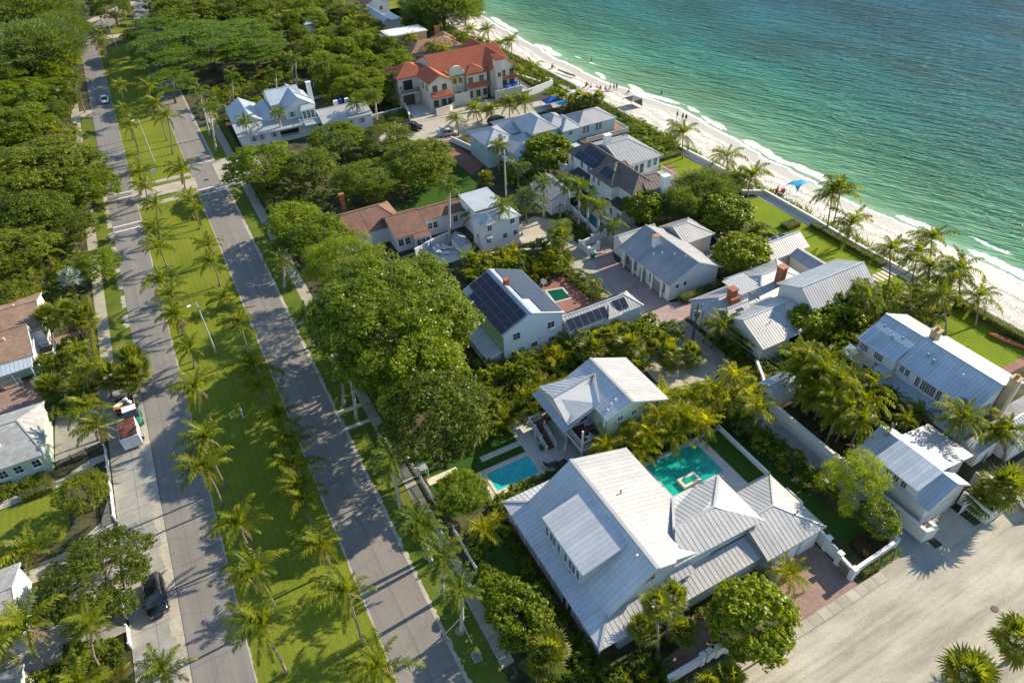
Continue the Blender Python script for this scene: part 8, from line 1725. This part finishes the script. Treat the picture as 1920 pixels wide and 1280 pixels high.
bed([(47.4, 39.5), (47.6, 32), (48.6, 24.8), (50.3, 25.2), (49.8, 38), (48.8, 41)], 'dark shrub in the long hedge beside the alley', 'shrubs of the alley hedge', 1.0, (.8, 1.2), (1.0, 2.0), .25, seed=6)
bed([(33, 39.3), (46, 39.4), (50, 42.6), (46, 45), (40.5, 41)], 'shrub in the palm hedge behind the teal pool', 'shrubs behind the teal pool', 1.15, (.9, 1.3), (1.2, 2.4), .6, seed=7, avoid=((28.4, 41.3, 41, 50.2),))
bed([(18.2, 39.9), (16, 39.8), (13.4, 37.5), (13.6, 33.5), (14.4, 33.5), (15, 37.6), (17.4, 38.6)], 'shrub edging the round hedge lawn of the front house', 'shrubs around the hedge lawn', .95, (.6, .95), (.8, 1.5), .1, seed=8)
bed([(17.5, 38), (18.2, 38), (18.3, 27), (17.4, 26.6)], 'shrub along the porch of the front house', 'shrubs along the front porch', .9, (.6, .85), (.7, 1.2), 0, seed=9)
bed([(14, 25.5), (17.4, 25.2), (18.6, 21.8), (23, 19.4), (22, 16.4), (14, 18)], 'mixed shrub in the planting at the bottom centre corner', 'shrubs at the bottom centre', 1.2, (.9, 1.4), (1.2, 2.6), .45, seed=10, avoid=((16.8, 18.3, 24.6, 29.8),))
bed([(23, 21.6), (30, 21.6), (36.5, 21.4), (36, 19.8), (30, 21.2), (27, 21.5), (24, 20.4)], 'dark shrub along the entry wall of the front house', 'shrubs by the entry wall', 1.0, (.55, .85), (.6, 1.1), 0, seed=11)
bed([(18.5, 40.6), (32, 40.6), (32, 41.6), (25, 42.2), (18.5, 42.2)], 'hedge shrub between the cyan pool and the front house', 'hedge between cyan pool and front house', .95, (.65, .85), (.8, 1.2), 0, seed=12)
bed([(12.6, 62), (30, 60), (28, 82), (14, 92), (12.6, 80)], 'dark understorey shrub beneath the huge fig', 'understorey beneath the fig', 2.3, (1.2, 1.8), (1.4, 2.6), .3, seed=13, far=True, avoid=((27, 40, 59.8, 72.6),))
bed([(12.8, 104), (19.6, 104), (20, 110), (46, 112), (47, 121), (40, 130), (30, 133), (13, 133)], 'shaded shrub in the grove between the brown roof and the white seaside house', 'shrubs in the grove', 2.6, (1.1, 1.8), (1.0, 2.4), .25, seed=14, far=True)
bed([(78, 38.5), (90.6, 39.2), (90.6, 45.4), (84, 46.2), (80.6, 49), (78.6, 44)], 'leafy shrub in the palm grove by the right seawall', 'shrubs in the right palm grove', 1.5, (1.0, 1.6), (1.4, 3.0), .45, seed=15, far=True)
bed([(67, 39), (78, 39), (79, 45), (70, 47), (66, 44)], 'thicket shrub behind the right house', 'thicket behind the right house', 1.7, (1.1, 1.7), (1.8, 3.2), .2, seed=16, far=True)
bed([(84.6, 100.6), (91.6, 101.6), (91.9, 118), (86, 118.5), (82.8, 112), (82.4, 104)], 'rounded shrub on the dune before the aqua beach house', 'sea grape shrubs on the dune', 1.7, (1.1, 1.8), (1.0, 1.8), .05, 'lf_light', 17)
bed([(84.5, 119), (91.6, 119), (91.8, 134), (85.6, 133.5)], 'low dune shrub between beach path and dune', 'low dune shrubs', 1.5, (.9, 1.5), (.7, 1.3), .0, 'lf_hedge', 18)
bed([(85.6, 147), (91, 147), (90, 200), (84, 200)], 'far dune shrub above the mansion pool', 'far dune shrubs', 2.5, (1.3, 2.0), (.9, 1.6), .0, 'lf_hedge', 19, far=True)
bed([(43.6, 156), (51, 154), (51, 168), (62, 168), (62, 180), (40, 182), (38, 168)], 'dense shrub or palm in the jungle left of the mansion', 'jungle left of the mansion', 2.2, (1.4, 2.2), (2.2, 4.6), .5, seed=20, far=True)
bed([(44, 144.8), (50, 145.6), (50.4, 151), (43.4, 150.4)], 'low shrub in the garden below the mansion wall', 'shrubs below the mansion wall', 1.5, (.8, 1.3), (.7, 1.4), .3, seed=21)
bed([(62, 166), (82, 166.5), (84, 179), (64, 179)], 'bush behind the mansion roofs', 'bushes behind the mansion', 2.4, (1.3, 2.0), (2.2, 4.0), .45, seed=22, far=True)
bed([(12.4, 166), (24, 168), (34, 182), (36, 196), (24, 196), (13, 186)], 'dark bush under the banyan edge', 'bushes under the banyan edge', 2.8, (1.4, 2.2), (1.6, 3.2), .2, seed=23, far=True)
bed([(-31, 99), (-18.6, 99), (-18, 128), (-31, 128)], 'understorey plant in the left woods near the bismarck palm', 'left woods understorey', 2.4, (1.1, 1.9), (1.4, 3.0), .35, seed=24, far=True, avoid=((-33, -23, 96, 107.4),))
bed([(-36, 128), (-17.4, 128), (-17.4, 186), (-40, 186)], 'understorey plant in the far left woods', 'far left woods understorey', 3.0, (1.5, 2.4), (1.8, 4.0), .35, seed=25, far=True, avoid=((-27, -20, 165, 179),))
bed([(-45, 192), (-17, 194), (-15, 250), (-50, 250)], 'bush in the woods at the top left', 'top left woods', 3.6, (1.8, 2.8), (2.5, 5.0), .25, seed=26, far=True, avoid=((-38, -30, 227, 241),))
bed([(-24, 84.4), (-18.4, 84.4), (-18.4, 96), (-22, 96), (-24, 92)], 'garden shrub beside the tan-roofed house', 'shrubs by the tan-roofed house', 1.4, (.8, 1.3), (1.0, 2.2), .5, seed=27)
bed([(-23, 79.5), (-18.8, 79.5), (-18.6, 84), (-22.6, 84)], 'shrub above the gravel yard', 'shrubs above the gravel yard', 1.3, (.8, 1.3), (1.0, 2.0), .4, seed=28)
bed([(-31, 69.4), (-24, 69.4), (-24, 70.7), (-31, 70.7)], 'low dark shrub along the grey shingle house', 'shrubs along the grey shingle house', 1.0, (.6, .9), (.7, 1.1), 0, seed=29)
bed([(-31, 54.8), (-19, 54.8), (-18.6, 57), (-30, 57)], 'small shrub in the bed by the curved white path', 'shrubs by the curved path', 1.5, (.5, .8), (.6, 1.0), .2, seed=30)
bed([(-25, 36), (-18, 36), (-18, 44.6), (-25, 44.6)], 'hedge shrub at the bottom left corner', 'bottom left hedge shrubs', 1.3, (.9, 1.4), (1.4, 2.2), .1, 'lf_hedge', 31)
bed([(74.6, 150), (79, 147.4), (79.6, 160), (83, 166), (76, 166)], 'small plant in the mansion pool garden', 'mansion pool garden plants', 2.2, (.8, 1.3), (.8, 1.8), .3, seed=32, avoid=((72.4, 80, 147, 166.2), (79.4, 84.4, 147, 159.4)))
bed([(57, 96), (63, 99), (61, 106), (56, 112), (54.8, 104)], 'leafy plant between the aqua house and the dark-tiled house', 'plants between aqua and dark-tiled houses', 1.6, (1.0, 1.6), (1.4, 3.0), .5, seed=33, far=True, avoid=((57, 63.2, 91, 98.4),))
bed([(54.6, 81.6), (57.6, 81.8), (58.2, 90.6), (55.2, 90.8)], 'low shrub beneath the royal palms of the sandy court', 'shrubs beneath the court royal palms', 1.3, (.6, 1.0), (.7, 1.3), .1, seed=34)
bed([(74, 64), (80.6, 62), (81, 78), (75, 77.6)], 'shrub between the trellis house and the beach lawn', 'shrubs at the beach lawn edge', 1.9, (.9, 1.4), (1.2, 2.2), .1, seed=35, avoid=((71, 74.8, 68, 75),))
bed([(53.6, 38), (57, 42), (57.6, 49), (56.4, 50), (54.8, 45.6), (53.2, 40)], 'plant in the curved bed of the brick court', 'plants in the curved court bed', 1.2, (.8, 1.2), (1.0, 2.0), .4, seed=36)
bed([(36.8, 196), (60, 200), (62, 214), (70, 226), (70, 240), (38, 240), (30, 210)], 'large dark bush in the woods at the top of the picture', 'top woods bushes', 3.6, (2.0, 3.0), (3.0, 5.5), .2, seed=37, far=True, avoid=((35, 45, 194, 207), (47, 52, 220, 225)))
bed([(13, 262), (60, 262), (60, 330), (28, 330), (14, 300)], 'faraway bush at the top edge', 'faraway bushes', 7, (3.2, 5.0), (5, 8), 0, seed=38, far=True)
bed([(-46, 252), (-18, 252), (-14, 282), (8, 316), (8, 345), (-70, 345)], 'faraway bush at the top left corner', 'faraway left bushes', 6.5, (3.5, 5.2), (6, 10), 0, seed=39, far=True)
bed([(17, 238), (48, 250), (48, 262), (12, 262)], 'dark bush of the far grove by the avenue', 'far grove bushes', 4.5, (2.4, 3.6), (4, 7), 0, seed=40, far=True)
hedge(-18.5, -17.5, 88, 106, 1.5, 'bright yellow-green clipped hedge along the left sidewalk', 'lf_hedge_yellow'); hedge(-18.5, -17.5, 84.2, 87.2, 1.3, 'short yellow-green hedge below the fan palms on the left', 'lf_hedge_yellow')
hedge(12.5, 13.3, 104, 133, 1.5, 'long clipped hedge along the upper right sidewalk', 'lf_hedge'); hedge(12.6, 13.4, 147, 166, 1.4, 'clipped hedge beside the white seaside house', 'lf_hedge'); hedge(12.4, 13.2, 55, 66, 1.5, 'clipped hedge along the right sidewalk below the huge fig', 'lf_light')
hedge(45.0, 50.0, 16.7, 17.25, .7, 'low clipped hedge outside the white corner wall by the sandy street', 'lf_hedge'); hedge(46.6, 49.9, 17.95, 20.0, .5, 'copper-leaved low hedge inside the white corner wall', 'lf_red'); hedge(58.3, 67.4, 59.4, 60.7, 1.1, 'dark clipped hedge at the end of the grey gable house', 'lf_oak')
hedge(90.2, 91.5, 26, 40, 1.3, 'thick clipped hedge on the beach side of the far right lawn', 'lf_hedge'); hedge(90.0, 90.9, 51.6, 66, .8, 'low hedge inside the seawall of the green lawns', 'lf_oak'); hedge(-26.4, -23.2, 67.6, 69.0, .9, 'small square clipped hedge by the curved white path', 'lf_hedge'); hedge(-22.6, -21.2, 41, 46.6, 1.6, 'tall clipped hedge beside the bottom left driveway', 'lf_hedge')
hedge(13.3, 14.2, 28.4, 33, 1.0, 'narrow hedge inside the low white fence near the braced palm', 'lf_hedge'); hedge(84.4, 85.2, 147.4, 158.6, 1.0, 'trimmed hedge on the beach side of the mansion pool', 'lf_hedge'); hedge(55.6, 56.3, 118.6, 129, 1.0, 'hedge behind the white fence of the aqua beach house', 'lf_oak'); hedge(85.6, 91.4, 80.4, 84.4, .7, 'low mounded planting at the near end of the lone-palm lawn', 'lf_dune'); hedge(82, 90, 98.6, 100.4, .8, 'low mounded planting at the far end of the lone-palm lawn', 'lf_hedge')
hedge(86.0, 89.0, 66.6, 68.6, .8, 'round shrub island on the beach lawn beneath the coconut trio', 'lf_oak')
join_growth()
# grass tufts on the dunes: one growth nobody could count
rgn = np.random.default_rng(5); AA = []
for (x0, x1, y0, y1, n_) in ((91.0, 93.4, 100, 137, 2600), (84.5, 92.6, 142, 190, 6500), (92.4, 94.2, 40, 80, 900), (84, 91.5, 101, 134, 5000), (92.4, 93.6, 80, 100, 500)):
    P = np.stack([rgn.uniform(x0, x1, n_), rgn.uniform(y0, y1, n_), np.full(n_, .05)], 1)
    keep = np.sin(P[:, 0]*1.3+P[:, 1]*.7)+np.sin(P[:, 1]*.9)+rgn.normal(0, .8, n_) > -.6; P = P[keep]; n_ = len(P)
    d = rgn.normal(0, .35, (n_, 3)); d[:, 2] = 1; d /= np.linalg.norm(d, axis=1)[:, None]; b_ = np.stack([rgn.normal(0, 1, n_), rgn.normal(0, 1, n_), np.zeros(n_)], 1); b_ /= np.linalg.norm(b_, axis=1)[:, None]; b_ *= .13
    e = P+d*rgn.uniform(.35, .9, n_)[:, None]; AA.append(np.stack([P-b_, P+b_, e+b_*.2, e-b_*.2], 1))
tag(link('dune_grass', quads_mesh('dune_grass', np.concatenate(AA), 'lf_dune')), 'dry green dune grass growing along the seawalls', 'grass', kind='stuff')
